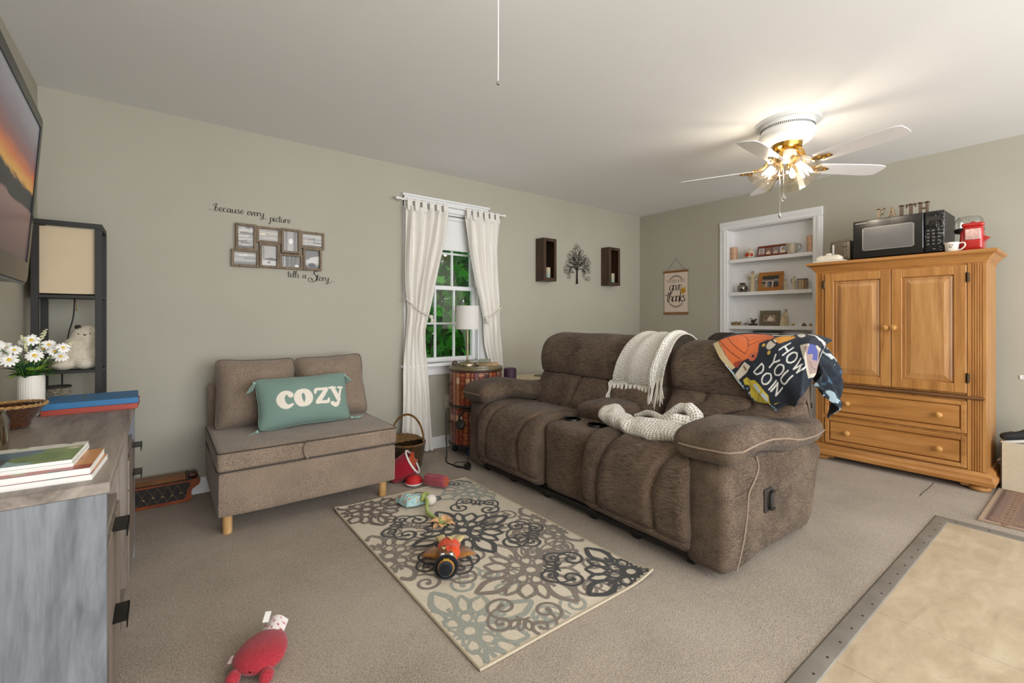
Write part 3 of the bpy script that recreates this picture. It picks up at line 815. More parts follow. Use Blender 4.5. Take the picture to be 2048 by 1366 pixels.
GLY = {
 'a': (.54, [[(.40,.40),(.28,.5),(.10,.40),(.06,.18),(.16,0),(.30,.06),(.40,.28),(.42,.48)], [(.42,.48),(.40,.15),(.48,0),(.58,.10)]]),
 'b': (.46, [[(-.12,.62),(-.16,.78),(-.04,.84),(.10,.95),(.20,.90),(.10,.62),(.06,.3),(.06,.05),(.22,0),(.36,.12),(.36,.36),(.24,.48),(.08,.34)]]),
 'c': (.40, [[(.34,.40),(.24,.5),(.10,.42),(.05,.22),(.12,.03),(.26,0),(.42,.14)]]),
 'e': (.40, [[(.05,.2),(.30,.27),(.34,.42),(.22,.5),(.08,.38),(.05,.18),(.14,.02),(.26,0),(.42,.14)]]),
 'u': (.52, [[(.04,.46),(.06,.12),(.16,0),(.30,.08),(.38,.3),(.40,.5)], [(.40,.5),(.39,.12),(.46,0),(.56,.10)]]),
 's': (.37, [[(.30,.44),(.20,.5),(.10,.42),(.16,.28),(.28,.16),(.24,.02),(.12,0),(.02,.08)]]),
 'v': (.40, [[(.0,.42),(.06,.5),(.11,.3),(.17,0),(.28,.2),(.34,.5),(.42,.44)]]),
 'r': (.36, [[(.05,.5),(.07,.25),(.06,0)], [(.07,.3),(.16,.46),(.28,.5),(.34,.42)]]),
 'y': (.50, [[(.04,.46),(.06,.12),(.16,.02),(.30,.10),(.38,.32)], [(.40,.5),(.38,0),(.32,-.34),(.14,-.42),(.04,-.28),(.2,-.16),(.46,-.20),(.66,-.26),(.78,-.18)]]),
 'p': (.46, [[(.07,.52),(.06,0),(.02,-.36),(-.08,-.44),(-.14,-.34)], [(.07,.36),(.2,.5),(.36,.42),(.38,.16),(.26,0),(.08,.08)]]),
 'i': (.25, [[(.06,.5),(.05,.12),(.12,0),(.24,.10)], [(.06,.68),(.075,.70)]]),
 't': (.30, [[(.12,.85),(.10,.12),(.18,0),(.30,.08)], [(-.16,.66),(-.04,.58),(.3,.60),(.4,.68)]]),
 'l': (.26, [[(.04,.2),(.2,.7),(.17,.95),(.09,.8),(.08,.15),(.16,0),(.26,.08)]]),
 'o': (.44, [[(.22,.5),(.07,.38),(.06,.14),(.2,0),(.36,.12),(.36,.38),(.22,.5),(.3,.44),(.46,.46)]]),
 'g': (.46, [[(.40,.40),(.26,.5),(.08,.40),(.06,.16),(.18,0),(.34,.10),(.40,.34)], [(.42,.5),(.40,-.1),(.32,-.36),(.14,-.40),(.04,-.26)]]),
 'h': (.48, [[(.12,.98),(.06,.5),(.03,-.1)], [(.06,.28),(.2,.5),(.34,.4),(.34,.1),(.42,0),(.5,.08)]]),
 'n': (.48, [[(.05,.5),(.06,0)], [(.06,.28),(.2,.5),(.34,.4),(.34,.1),(.42,0),(.5,.08)]]),
 'k': (.42, [[(.10,.98),(.04,-.08)], [(.36,.55),(.1,.22),(.40,-.05)]]),
 'S': (.60, [[(.55,.88),(.44,.98),(.26,.92),(.22,.70),(.40,.52),(.52,.28),(.42,.0),(.14,-.16),(-.18,-.10),(-.3,.10),(-.14,.24),(.06,.14),(.1,-.04)]]),
 '.': (.17, [[(.06,.02),(.075,.04)]]), ' ': (.26, []),
 'H': (.72, [[(0,0),(0,1)],[(0,.5),(.55,.5)],[(.55,0),(.55,1)]]), 'O': (.82, [[(.34,1),(.08,.82),(0,.5),(.08,.18),(.34,0),(.6,.18),(.68,.5),(.6,.82),(.34,1)]]),
 'W': (.95, [[(0,1),(.2,0)],[(.2,0),(.4,.8)],[(.4,.8),(.6,0)],[(.6,0),(.8,1)]]), 'Y': (.66, [[(0,1),(.28,.5)],[(.56,1),(.28,.5)],[(.28,.5),(.28,0)]]),
 'U': (.70, [[(0,1),(0,.3),(.08,.06),(.28,0),(.48,.06),(.56,.3),(.56,1)]]), 'D': (.70, [[(0,0),(0,1)],[(0,1),(.3,.96),(.52,.7),(.54,.4),(.34,.06),(0,0)]]),
 'I': (.18, [[(.02,0),(.02,1)]]), 'N': (.72, [[(0,0),(0,1)],[(0,1),(.55,0)],[(.55,0),(.55,1)]]), 'E': (.58, [[(.45,1),(0,1)],[(0,1),(0,0)],[(0,0),(.45,0)],[(0,.5),(.38,.5)]]),
 'V': (.66, [[(0,1),(.28,0)],[(.28,0),(.56,1)]]), 'R': (.62, [[(0,0),(0,1)],[(0,1),(.36,.94),(.42,.74),(.32,.54),(0,.5)],[(.2,.5),(.46,0)]]),
 'T': (.62, [[(0,1),(.54,1)],[(.27,1),(.27,0)]]), 'G': (.72, [[(.58,.84),(.36,1),(.1,.86),(0,.5),(.1,.14),(.36,0),(.58,.16),(.6,.46)],[(.6,.46),(.36,.46)]]),
}
def lettering(txt, size=1.0, x=0.0, y=0.0, slant=0.0, adv=1.0, ang=0.0):
    out = []; cx = 0.0; ca, sa = math.cos(ang), math.sin(ang)
    for ch in txt:
        a, st = GLY[ch]
        for s_ in st:
            q = crom(s_, 6) if len(s_) > 2 else ([s_[0], s_[1]])
            o = []
            for (px, py) in q:
                X = (cx+px+slant*py)*size; Y = py*size; o.append((x+X*ca-Y*sa, y+X*sa+Y*ca))
            out.append(o)
        cx += a*adv
    return out, cx*size
def pen(st, thick, thin):
    # broad-nib widths: heavy on downstrokes, hairline on the rest
    n = len(st); w_ = []
    for i in range(n):
        a, b = st[min(i+1, n-1)], st[max(i-1, 0)]; dx, dy = a[0]-b[0], a[1]-b[1]; L = math.hypot(dx, dy) or 1
        w_.append(lerp(thin, thick, max(0, -dy/L if dy < 0 else .35*dy/L)))
    return [sum(w_[max(0, i-1):i+2])/len(w_[max(0, i-1):i+2]) for i in range(n)]

# ---- "cozy" lumbar pillow
cv = Canvas(330, 190, 1.0, .576, '#768f84')
IV = '#e9dfd0'
def blob(pts, col=IV):
    q = crom(pts, 14); cv.line([(a, b) for a, b, r in q], [2*r for a, b, r in q], col)
def cz(dx, L): blob([(a+dx, b, r) for a, b, r in L])
cz(.17, [(.150,.335,.030),(.118,.368,.020),(.070,.352,.032),(.040,.292,.043),(.066,.232,.034),(.110,.208,.022),(.160,.228,.012)])
cz(.365, [(.085,.372,.020),(.040,.345,.034),(.026,.290,.042),(.044,.235,.036),(.085,.208,.020),(.128,.235,.036),(.146,.290,.042),(.130,.345,.034),(.085,.372,.020)])
cz(.57, [(.012,.330,.014),(.028,.366,.018),(.085,.366,.016),(.150,.366,.014)]); cz(.57, [(.145,.362,.022),(.090,.290,.026),(.036,.226,.026)]); cz(.57, [(.022,.214,.016),(.090,.214,.018),(.150,.214,.018),(.160,.246,.012)])
cz(.765, [(-.012,.372,.013),(.060,.372,.013)]); cz(.765, [(.026,.366,.026),(.060,.300,.028),(.092,.236,.030)]); cz(.765, [(.10,.372,.012),(.165,.372,.012)]); cz(.765, [(.140,.366,.014),(.112,.280,.016),(.085,.200,.018),(.045,.168,.026),(.005,.190,.022)])
pm = pillow(.545, .315, .18, n=165, seed=4, colf=lambda u, v: cv.at(u, v))
def put_cozy(m): return place(m, (.722, 3.135, .622), math.radians(-20), math.radians(-1.5), math.radians(2))
o = tag(put_cozy(pm).build('lumbar_pillow', printed(.9, 500, .25, 'teal_linen', .2), cols=True, ang=70), 'sage green lumbar pillow lettered cozy on the settee', 'pillow')
p = MB(); p.tube(edge_loop(.545, .315, 4), .004, 6, closed=True); put_cozy(p).build('piping', plain('#6d877c', .9), o)
for (sx, sz, dx, dz) in ((-1, 1, -.03, -.055), (1, 1, .025, -.05), (-1, -1, -.055, -.018), (1, -1, .06, -.006)):
    t = MB(); x0, z0 = sx*.268, sz*.152
    t.ball((x0+dx*.25, 0, z0+dz*.25), .011, 8, 6)
    for k in range(26):
        a = random.uniform(-1, 1)*.013; b = random.uniform(-1, 1)*.013
        t.tube([(x0+dx*.25, 0, z0+dz*.25), (x0+dx*.7+a, b-.004, z0+dz*.7+a*.4), (x0+dx*1.25+a*1.4, b*1.3-.006, z0+dz*1.25+a*.6)], .0022, 4)
    put_cozy(t).build('tassel', plain('#8fa89c', .95), o)

# ================================================================== area rug
RX0, RX1, RY0, RY1 = .815, 1.725, 1.235, 2.805
rug = thing('area_rug', 'cream area rug with black, brown and sage floral scrolls', 'rug', ((RX0+RX1)/2, (RY0+RY1)/2, 0))
def rz(x, y):
    z = .0075 + .0015*noise.noise(Vector((x*3, y*3, 0)))
    cx = max(0, 1-math.hypot(x-RX1, y-RY0)/.16); ce = max(0, 1-math.hypot(x-RX0, y-RY1)/.1)
    return z + .022*cx*cx + .010*ce*ce
RUGC = fabric('#c2b49d', '#e0d3bd', (1, 1, 1), 230., big=.05, bst=.6)
m = MB(); m.sheet(lambda u, v: (lerp(RX0, RX1, u), lerp(RY0, RY1, v), rz(lerp(RX0, RX1, u), lerp(RY0, RY1, v))-.003), 40, 64, .007); m.build('pile', RUGC, rug, ang=60)
def bind(x, y): return (x, y, rz(x, y)-.001)
p = MB(); L = [bind(lerp(RX0, RX1, k/20), RY0) for k in range(20)] + [bind(RX1, lerp(RY0, RY1, k/30)) for k in range(30)] + [bind(lerp(RX1, RX0, k/20), RY1) for k in range(20)] + [bind(RX0, lerp(RY1, RY0, k/30)) for k in range(30)]
p.tube(L, .0055, 6, closed=True); p.build('binding', plain('#b8aa93', .95), rug)
RC = {'k': fabric('#211e1b', '#3a352f', (1, 1, 1), 230., big=.05, bst=.6), 'b': fabric('#4e3c2d', '#6d5846', (1, 1, 1), 230., big=.05, bst=.6),
      't': fabric('#6a5e52', '#8a7d6f', (1, 1, 1), 230., big=.05, bst=.6), 's': fabric('#888a7e', '#a5a79a', (1, 1, 1), 230., big=.05, bst=.6)}
RL = {k: MB() for k in RC}; LEV = {'s': .0016, 't': .0020, 'b': .0024, 'k': .0028}
def rib(pts, ws, key):
    # drop the pieces that leave the rug
    run = []; rw = []
    def flush():
        if len(run) > 1: RL[key].ribbon(run, rw, lambda x, y: (x, y, rz(x, y)+LEV[key]))
    wl = ws if isinstance(ws, list) else [ws]*len(pts)
    mg = .007
    for q, w_ in zip(pts, wl):
        if RX0+mg < q[0] < RX1-mg and RY0+mg < q[1] < RY1-mg: run.append(q); rw.append(w_)
        else: flush(); run = []; rw = []
    flush()
def disc(c, r0, r1, key, n=16):
    q = [(c[0]+(r0+r1)/2*math.cos(2*PI*k/n), c[1]+(r0+r1)/2*math.sin(2*PI*k/n)) for k in range(n+1)]; rib(q, r1-r0, key)
def petal(c, a, r0, r1, hw, wd, key, vein=False):
    ca, sa = math.cos(a), math.sin(a)
    def T(x, y): return (c[0]+ca*x-sa*y, c[1]+sa*x+ca*y)
    for sg in (-1, 1):
        q = crom([(r0, 0), (r0+(r1-r0)*.3, sg*hw*.85), (r0+(r1-r0)*.6, sg*hw), (r0+(r1-r0)*.85, sg*hw*.45), (r1, 0)], 7)
        rib([T(x, y) for x, y in q], [wd*(.8+.5*math.sin(PI*i/(len(q)-1))) for i in range(len(q))], key)
    if vein: rib([T(r0, 0), T(r0+(r1-r0)*.3, 0)], wd*.8, key)
def scroll(c, a, key, s=1.0, flip=1, turns=1.35, wd=.0125):
    q = []; n = 30
    for i in range(n+1):
        t = i/n; r = (.055*(1-t)+.010)*s; th = t*turns*2*PI*flip
        q.append((r*math.cos(th)-.06*s*(0), r*math.sin(th)))
    # stem leading into the spiral
    q = [(.0, -.125*s*flip), (.036*s, -.098*s*flip), (.060*s, -.058*s*flip), (.066*s, -.022*s*flip)] + q
    q = crom(q, 2); ca, sa = math.cos(a), math.sin(a)
    rib([(c[0]+ca*x-sa*y, c[1]+sa*x+ca*y) for x, y in q], [wd*(.75+.35*math.sin(PI*min(1, i/len(q)*1.2))) for i in range(len(q))], key)
    e = q[-1]; disc((c[0]+ca*e[0]-sa*e[1], c[1]+sa*e[0]+ca*e[1]), 0, .013*s, key, 8)
def medal(c, key, R=.30, rot=0.0):
    disc(c, .022, .050, key, 20)
    for k in range(8):
        a = rot+k*PI/4; petal(c, a+PI/8, .045, .045+.075*R/.3, .024, .010, key)
    for k in range(8):
        a = rot+k*PI/4
        if k % 2 == 0: petal(c, a, .105, R*.98, .042, .020, key, True); rib([(c[0]+.05*math.cos(a), c[1]+.05*math.sin(a)), (c[0]+.115*math.cos(a), c[1]+.115*math.sin(a))], .013, key)
        else:
            petal(c, a, .10, R*.72, .036, .015, key)
        petal(c, a+PI/8, .10, R*.74, .026, .0135, key)
def corner_scrolls(c, key, R=.30, rot=0.0):
    for k in range(4):
        a = rot+PI/4+k*PI/2
        p0 = (c[0]+R*1.02*math.cos(a), c[1]+R*1.02*math.sin(a))
        for fl in (-1, 1):
            aa = a+fl*.30; pc = (c[0]+R*.98*math.cos(aa), c[1]+R*.98*math.sin(aa)); scroll(pc, a+fl*.4, key, 1.0, fl)
            ab = a+fl*.10; pc = (c[0]+R*1.28*math.cos(ab+fl*.10), c[1]+R*1.28*math.sin(ab+fl*.10)); scroll(pc, a+fl*1.4, key, .75, -fl)
        for d in (-.35, 0, .35):
            petal(p0, a+d, .035, .105, .014, .008, key)
M_LIST = [((1.28, 2.107), 'k', .30, True), ((1.32, 1.588), 't', .30, True), ((.885, 1.41), 's', .30, True), ((1.62, 2.57), 's', .26, False),
          ((.965, 2.685), 'b', .27, False), ((1.66, 1.30), 'k', .28, True), ((.86, 2.09), 't', .26, True), ((1.70, 1.89), 't', .26, True)]
for c, k, R, sc in M_LIST:
    medal(c, k, R)
    if sc: corner_scrolls(c, k, R)
for c, a, k, s_, fl in (((1.30, 2.70), .3, 'k', .8, 1), ((1.36, 2.58), 2.2, 'k', .7, -1), ((1.60, 2.74), 1.0, 'k', .8, 1), ((1.02, 2.48), 2.8, 'b', .9, 1), ((1.08, 2.62), 0.4, 's', .9, -1), ((1.42, 1.33), .6, 't', 1.0, 1),
                     ((1.30, 1.29), 2.4, 's', .9, -1), ((1.16, 1.30), .5, 's', 1.0, 1), ((1.56, 1.66), 1.5, 't', .9, -1), ((1.47, 1.86), 2.8, 'k', .9, 1), ((1.05, 1.90), 4.1, 't', .9, 1), ((.90, 1.78), 1.1, 't', 1., -1)):
    scroll(c, a, k, s_, fl)
for k in RL:
    o = RL[k].build('pattern', RC[k], rug, smooth=False, fix=False)
    o['kind'] = 'stuff'; o['label'] = {'k': 'black floral scroll pattern', 'b': 'dark brown floral pattern', 't': 'taupe floral scroll pattern', 's': 'sage green floral pattern'}[k]

# ================================================================== armoire
AW = wood('#94622f', '#ae783d', '#c08c50', (7, 7, .55), 2.2, .42, 1.0, coat=.15)
AWH = wood('#925f2d', '#ab743a', '#bd874b', (7, .55, 7), 2.2, .42, 1.0, coat=.15)
AWP = wood('#96673a', '#b27f49', '#c4945c', (4.5, 4.5, .4), 2.0, .42, 1.4, coat=.15)
AWD = wood('#4e3219', '#6b4524', '#7d5430', (7, .55, 7), 2.5, .45)
AX, AY0, AY1, AXB = 4.30, .50, 1.485, 4.705
AR = thing('armoire', 'honey pine armoire with two panelled doors and two drawers', 'armoire', (4.5, .99, 0))
def mould(prof, x0, y0, y1, xb, name, mat, parent):
    m = MB(); n = len(prof); vs = []
    for i in range(4):
        for (o_, z) in prof: vs.append([(xb, y0-o_, z), (x0-o_, y0-o_, z), (x0-o_, y1+o_, z), (xb, y1+o_, z)][i])
    fs = [(i*n+k, i*n+k+1, (i+1)*n+k+1, (i+1)*n+k) for i in range(3) for k in range(n-1)]
    top = [i*n+n-1 for i in range(4)]; bot = [i*n for i in range(4)]; fs += [tuple(top), tuple(bot[::-1])]
    fs.append(tuple(range(n)) + tuple(3*n+k for k in reversed(range(n))))
    m.add(vs, fs); return m.build(name, mat, parent, ang=30)
m = MB(); m.box(AX, AXB, AY0, AY1, .13, 1.548); m.build('body', AW, AR, smooth=False)
mould([(0, 1.515), (.006, 1.522), (.010, 1.535), (.014, 1.537), (.022, 1.552), (.034, 1.566), (.037, 1.570), (.048, 1.574), (.055, 1.582), (.055, 1.595), (.050, 1.600), (.0, 1.600)], AX, AY0, AY1, AXB, 'crown_moulding', AWH, AR)
mould([(.030, .042), (.042, .048), (.043, .072), (.034, .082), (.030, .088), (.028, .105), (.014, .120), (.010, .128), (.0, .132)], AX, AY0, AY1, AXB, 'plinth', AWH, AR)
mould([(0, .598), (.010, .601), (.022, .606), (.026, .614), (.022, .622), (.010, .627), (0, .630)], AX, AY0+.03, AY1-.0, AX+.03, 'waist_moulding', AWD, AR)
for (x, y) in ((4.33, .535), (4.33, 1.455), (4.66, .535), (4.66, 1.455)):
    m = MB(); m.lathe([(.035, 0), (.052, .006), (.058, .018), (.050, .034), (.034, .044)], (x, y, 0), 24); m.build('foot', AW, AR)
for (a, b, s_) in ((AY0+.02, AY0+.16, 1), (AY1-.02, AY1-.16, -1)):
    m = MB()
    m.prism([(a, .10), (b, .10), (b+.045*s_, .05), (a, .05)] if False else [(a, .045), (a+.12*s_, .045), (a+.10*s_, .02), (a, .018)], lambda u, v, d: (d, u, v), AX+.005, AX+.02)
    m.build('bracket', AW, AR, smooth=False)
for (a, b) in ((AY0, AY0+.088), (AY1-.06, AY1)):      # fluted pilasters
    m = MB(); prof = []; n = 5; wd = (b-a)
    prof.append((0, a)); prof.append((.012, a)); g0 = a+.014; gw = (wd-.028)/n
    for k in range(n):
        c = g0+gw*(k+.5)
        for t in (-1, -.6, 0, .6, 1): prof.append((.012-.007*math.sqrt(max(0, 1-t*t)), c+t*gw*.36))
    prof.append((.012, b)); prof.append((0, b)); N = len(prof)
    vs = [(AX-o_, y, z) for z in (.132, 1.515) for o_, y in prof]
    m.add(vs, [(i, (i+1) % N, (i+1) % N+N, i+N) for i in range(N)] + [tuple(range(N)), tuple(range(N, 2*N))]); m.build('pilaster', AW, AR, smooth=False)
KN = wood('#a87539', '#c08a48', '#cd9a58', (2, 2, 2), 6)
def knob(par, y, z, x=AX):
    m = MB(); m.lathe([(.010, 0), (.011, .008), (.009, .016), (.016, .022), (.021, .030), (.020, .038), (.012, .044), (0, .046)], (x, y, z), 20, M=Matrix.Rotation(-PI/2, 4, 'Y')); return m.build('knob', KN, par)
def raised(y0, y1, z0, z1, x, st, par, horiz=False, chip=.022):
    m = MB(); t = .022
    for (a, b, c, d) in ((y0, y0+st, z0, z1), (y1-st, y1, z0, z1), (y0+st, y1-st, z0, z0+st), (y0+st, y1-st, z1-st, z1)): m.box(x-t, x, a, b, c, d, .003)
    dr = m.build('drawer' if horiz else 'door', AWH if horiz else AW, par, ang=20)
    a, b, c, d = y0+st, y1-st, z0+st, z1-st; m = MB(); xs = [(x-.006, 0), (x-.014, chip*.35), (x-.010, chip*.4), (x-.019, chip)]
    vs = []
    for xx, k in xs: vs += [(xx, a+k, c+k), (xx, b-k, c+k), (xx, b-k, d-k), (xx, a+k, d-k)]
    fs = [(i*4+k, i*4+(k+1) % 4, (i+1)*4+(k+1) % 4, (i+1)*4+k) for i in range(3) for k in range(4)] + [(12, 13, 14, 15)]
    m.add(vs, fs); m.build('raised_panel', AWH if horiz else AWP, dr, smooth=False)
    return dr
HB = plain('#3a2c1c', .4, .8)
YM = .992
d1 = raised(.592, YM-.002, .642, 1.505, AX, .062, AR, chip=.05); d2 = raised(YM+.002, 1.418, .642, 1.505, AX, .062, AR, chip=.05)
for d_, y, z in ((d1, .972, 1.078), (d2, 1.020, 1.078)): knob(d_, y, z, AX-.022)
for d_, y in ((d1, .586), (d2, 1.424)):
    for z in (.745, 1.42):
        m = MB(); m.box(AX-.027, AX-.001, y-.010, y+.010, z-.028, z+.028, .004); m.cyl((AX-.026, y, z-.034), (AX-.026, y, z+.034), .006, n=10); m.build('hinge', HB, d_, ang=25)
for z0, z1 in ((.372, .588), (.140, .352)):
    d_ = raised(.592, 1.418, z0, z1, AX, .028, AR, True, chip=.012)
    for y in (.725, 1.258): knob(d_, y, (z0+z1)/2, AX-.021)

# ================================================================== television console
CW = wood('#5d5148', '#867a70', '#a0958b', (5, .55, 5), 1.6, .45, 2.2)
CWV = wood('#505155', '#777a7f', '#919499', (5, 5, .5), 1.5, .5, 2.6)  # side panels: same laminate, with the bluish cast of daylight put into the colour
CWF = wood('#5d5148', '#83766b', '#9c9086', (5, 5, .5), 1.6, .45, 2.0)
CX0, CX1, CY0, CY1, CZ = XL+.02, -.105, 1.445, 2.845, .75
TC = thing('tv_console', 'grey-brown wood-grain television console with black tab pulls', 'console', (-.32, 2.14, 0))
m = MB(); m.box(CX0, CX1+.006, CY0-.004, CY1+.004, CZ-.026, CZ, .002); m.build('top', CW, TC, ang=20)
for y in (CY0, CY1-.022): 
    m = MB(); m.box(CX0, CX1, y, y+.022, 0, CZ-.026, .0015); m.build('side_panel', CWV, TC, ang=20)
for y in (1.90, 2.375):
    m = MB(); m.box(CX0, CX1-.005, y, y+.018, .06, CZ-.026, .0015); m.build('divider', CWF, TC, ang=20)
m = MB(); m.box(CX0, CX1-.008, CY0+.022, CY1-.022, .05, .07, .0015); m.build('bottom_shelf', CW, TC, ang=20)
m = MB(); m.box(CX0, CX1-.02, CY0+.022, CY1-.022, 0, .05); m.build('kick_board', plain('#4a443f', .6), TC, smooth=False)
m = MB(); m.box(CX0, CX1-.03, 1.918, 2.375, .38, .398, .0015); m.build('shelf', CW, TC, ang=20)
for (a, b) in ((CY0+.022, 1.90), (2.393, CY1-.022)):
    m = MB(); m.box(CX0, CX1-.008, a, b, .575, .591, .0015); m.build('shelf', CW, TC, ang=20)
    m = MB(); m.box(CX0, CX0+.01, a, b, .07, CZ-.026); m.build('back_panel', CWF, TC, smooth=False)
BP = plain('#141312', .4, .4)
def tabpull(par, y, z):
    m = MB(); m.box(CX1-.004, CX1+.030, y-.055, y+.055, z-.003, z, .001); m.box(CX1+.027, CX1+.030, y-.055, y+.055, z-.022, z, .001); m.build('tab_pull', BP, par, ang=20)
for (z0, z1) in ((.325, .568), (.078, .320)):
    m = MB(); m.box(CX1-.02, CX1-.001, CY0+.025, 1.897, z0, z1, .002); d_ = m.build('drawer', CWF, TC, ang=20); tabpull(d_, 1.68, z1)
for (z0, z1) in ((.45, .568), (.078, .445)):
    m = MB(); m.box(CX1-.02, CX1-.001, 2.397, CY1-.024, z0, z1, .002); d_ = m.build('door', CWF, TC, ang=20); tabpull(d_, 2.70, z1)

# ---- things on the console
v = thing('flower_vase', 'fluted white ceramic vase on the console', 'vase', (-.418, 2.63, CZ))
m = MB(); fl = lambda a, z: 1+.022*abs(math.sin(a*15))
m.lathe([(.028, 0), (.037, .003), (.0385, .010)], (-.418, 2.63, CZ), 120); m.lathe([(.0385, .010), (.039, .155)], (-.418, 2.63, CZ), 120, fr=fl); m.lathe([(.039, .155), (.0385, .162), (.036, .163), (.034, .150), (.032, .03), (0, .028)], (-.418, 2.63, CZ), 120)
m.build('body', plain('#e4ddd2', .5, var=.02), v, ang=60)
bq = thing('flower_bouquet', 'artificial white daisies and green leaves in the fluted vase', 'flowers', (-.418, 2.63, CZ+.06))
VC = Vector((-.418, 2.63, CZ+.15)); rnd = random.Random(11)
GRN = plain('#3f6d22', .5, var=.35, vs=25); GRN2 = plain('#7fa03a', .5, var=.3, vs=25); DK = plain('#2a5136', .55, var=.25, vs=25)
heads = [tuple(.80*c for c in h_) for h_ in [(.12, -.05, .15), (-.13, .02, .12), (-.06, -.09, .10), (.0, .0, .19), (.02, -.06, .115), (-.05, -.05, .145), (.085, -.02, .13), (.06, .01, .165), (-.09, .0, .16), (-.03, .04, .18), (.10, .04, .10), (-.11, -.04, .11), (.035, .05, .14), (-.075, .06, .13), (-.105, -.085, .17)]]
st = MB()
for h in heads:
    p = VC+Vector(h); st.tube(crom([tuple(VC+Vector((h[0]*.1, h[1]*.1, -.08))), tuple(VC+Vector((h[0]*.45, h[1]*.45, h[2]*.5))), tuple(p)], 4), .0018, 5)
st.build('stems', GRN, bq)
PET = plain('#f4f1ea', .6, var=.03); YEL = plain('#e0b72e', .7, var=.12, vs=60)
for h in heads:
    p = VC+Vector(h); n = Vector((h[0]*1.6+.15, h[1]*1.2-.75, .55)).normalized(); Q = n.to_track_quat('Z', 'Y').to_matrix(); R = rnd.uniform(.021, .029)
    m = MB()
    for k in range(13):
        a = 2*PI*k/13+rnd.uniform(-.08, .08); ca, sa = math.cos(a), math.sin(a); dz = rnd.uniform(-.003, .006)
        prof = [(.15, .07), (.5, .17), (.85, .15), (1.0, .05)]; vs = []
        for (r_, w_) in prof:
            for sg in (-1, 1):
                q = Vector((ca*r_*R-sa*w_*R*sg, sa*r_*R+ca*w_*R*sg, .006*(r_-r_*r_)*4+dz*r_)); vs.append(tuple(p+Q@q))
        m.add(vs, [(0, 1, 3, 2), (2, 3, 5, 4), (4, 5, 7, 6)])
    fl_ = m.build('daisy', PET, bq, smooth=False)
    m = MB(); m.ball((0, 0, 0), (R*.24, R*.24, R*.15), 10, 6); m.xf(Matrix.Translation(p+n*.004) @ Q.to_4x4()); m.build('flower_centre', YEL, fl_)
def leafm(m, base, tip, wd, up=Vector((0, 0, 1))):
    base, tip = Vector(base), Vector(tip); d = tip-base; L = d.length; d.normalize(); sd = d.cross(up).normalized(); nn = sd.cross(d)
    vs = []; 
    for t, k in ((0, .1), (.25, .8), (.5, 1), (.75, .75), (1, .02)):
        c = base+d*L*t+nn*(.18*L*math.sin(PI*t)); vs += [tuple(c+sd*wd*k+nn*wd*.3*k), tuple(c), tuple(c-sd*wd*k+nn*wd*.3*k)]
    m.add(vs, [(i*3+j, i*3+j+1, i*3+j+4, i*3+j+3) for i in range(4) for j in range(2)])
for k in range(44):
    a = rnd.uniform(0, 2*PI); r0 = .014; r1 = rnd.uniform(.045, .092); z1 = rnd.uniform(.0, .075)
    m = MB(); leafm(m, VC+Vector((r0*math.cos(a), r0*math.sin(a), 0)), VC+Vector((r1*math.cos(a), r1*math.sin(a), z1)), rnd.uniform(.012, .018)); m.build('leaf', [GRN, GRN2, DK][k % 3], bq, ang=80)
for (e, n_) in (((.03, .07, .19), 26), ((.125, -.02, .14), 26), ((-.02, -.03, .17), 16)):
    m = MB(); pth = crom([tuple(VC), tuple(VC+Vector(e)*.55+Vector((0, 0, .03))), tuple(VC+Vector(e))], 8); m.tube(pth, .0012, 4)
    for i, q in enumerate(pth[6:]):
        for j in range(3): m.ball((q[0]+rnd.uniform(-.006, .006), q[1]+rnd.uniform(-.006, .006), q[2]+rnd.uniform(-.005, .005)), .0045*(1-.04*i), 6, 4)
    m.build('flower_spike', plain('#d9d8b0', .7, var=.15, vs=60), bq)
# wicker bowl
def woven(cx, cy, z0, prof, n, name, mat, rows, amp=.004, stakes=30, ell=1.0):
    m = MB(); vs = []; fs = []; R = rows
    P = crom(prof, max(1, R//(len(prof)-1)))
    for i, (r, z) in enumerate(P):
        for k in range(n):
            a = 2*PI*k/n; d = amp*math.sin(a*stakes/2+(PI if (i//2) % 2 else 0))*(1 if i % 2 else .3)
            vs.append((cx+(r+d)*math.cos(a), cy+(r+d)*math.sin(a)*ell, z0+z))
    m_ = len(P)
    for i in range(m_-1):
        for k in range(n): fs.append((i*n+k, i*n+(k+1) % n, (i+1)*n+(k+1) % n, (i+1)*n+k))
    m.add(vs, fs); return m
WK = fabric('#26130a', '#5e3519', (1, 1, 1), 140., big=.1, bst=.6); WKL = fabric('#8a6234', '#c29a5e', (1, 1, 1), 140., big=.1, bst=.6)
BC = (-.425, 2.37)
wb = thing('wicker_bowl', 'small dark wicker bowl with pale rim on the console', 'bowl', (BC[0], BC[1], CZ))
m = woven(BC[0], BC[1], CZ, [(.001, .004), (.040, .003), (.048, .02), (.066, .05), (.086, .078)], 120, 'x', WK, 32, .0035, 60); m.build('basket_wall', WK, wb, ang=80, fix=False)
m = MB()
for ph in (0, PI):
    m.tube([(BC[0]+(.088+.003*math.cos(16*a+ph))*math.cos(a), BC[1]+(.088+.003*math.cos(16*a+ph))*math.sin(a), CZ+.082+.003*math.sin(16*a+ph)) for a in [2*PI*k/110 for k in range(110)]], .0034, 6, closed=True)
m.build('rim', WKL, wb)
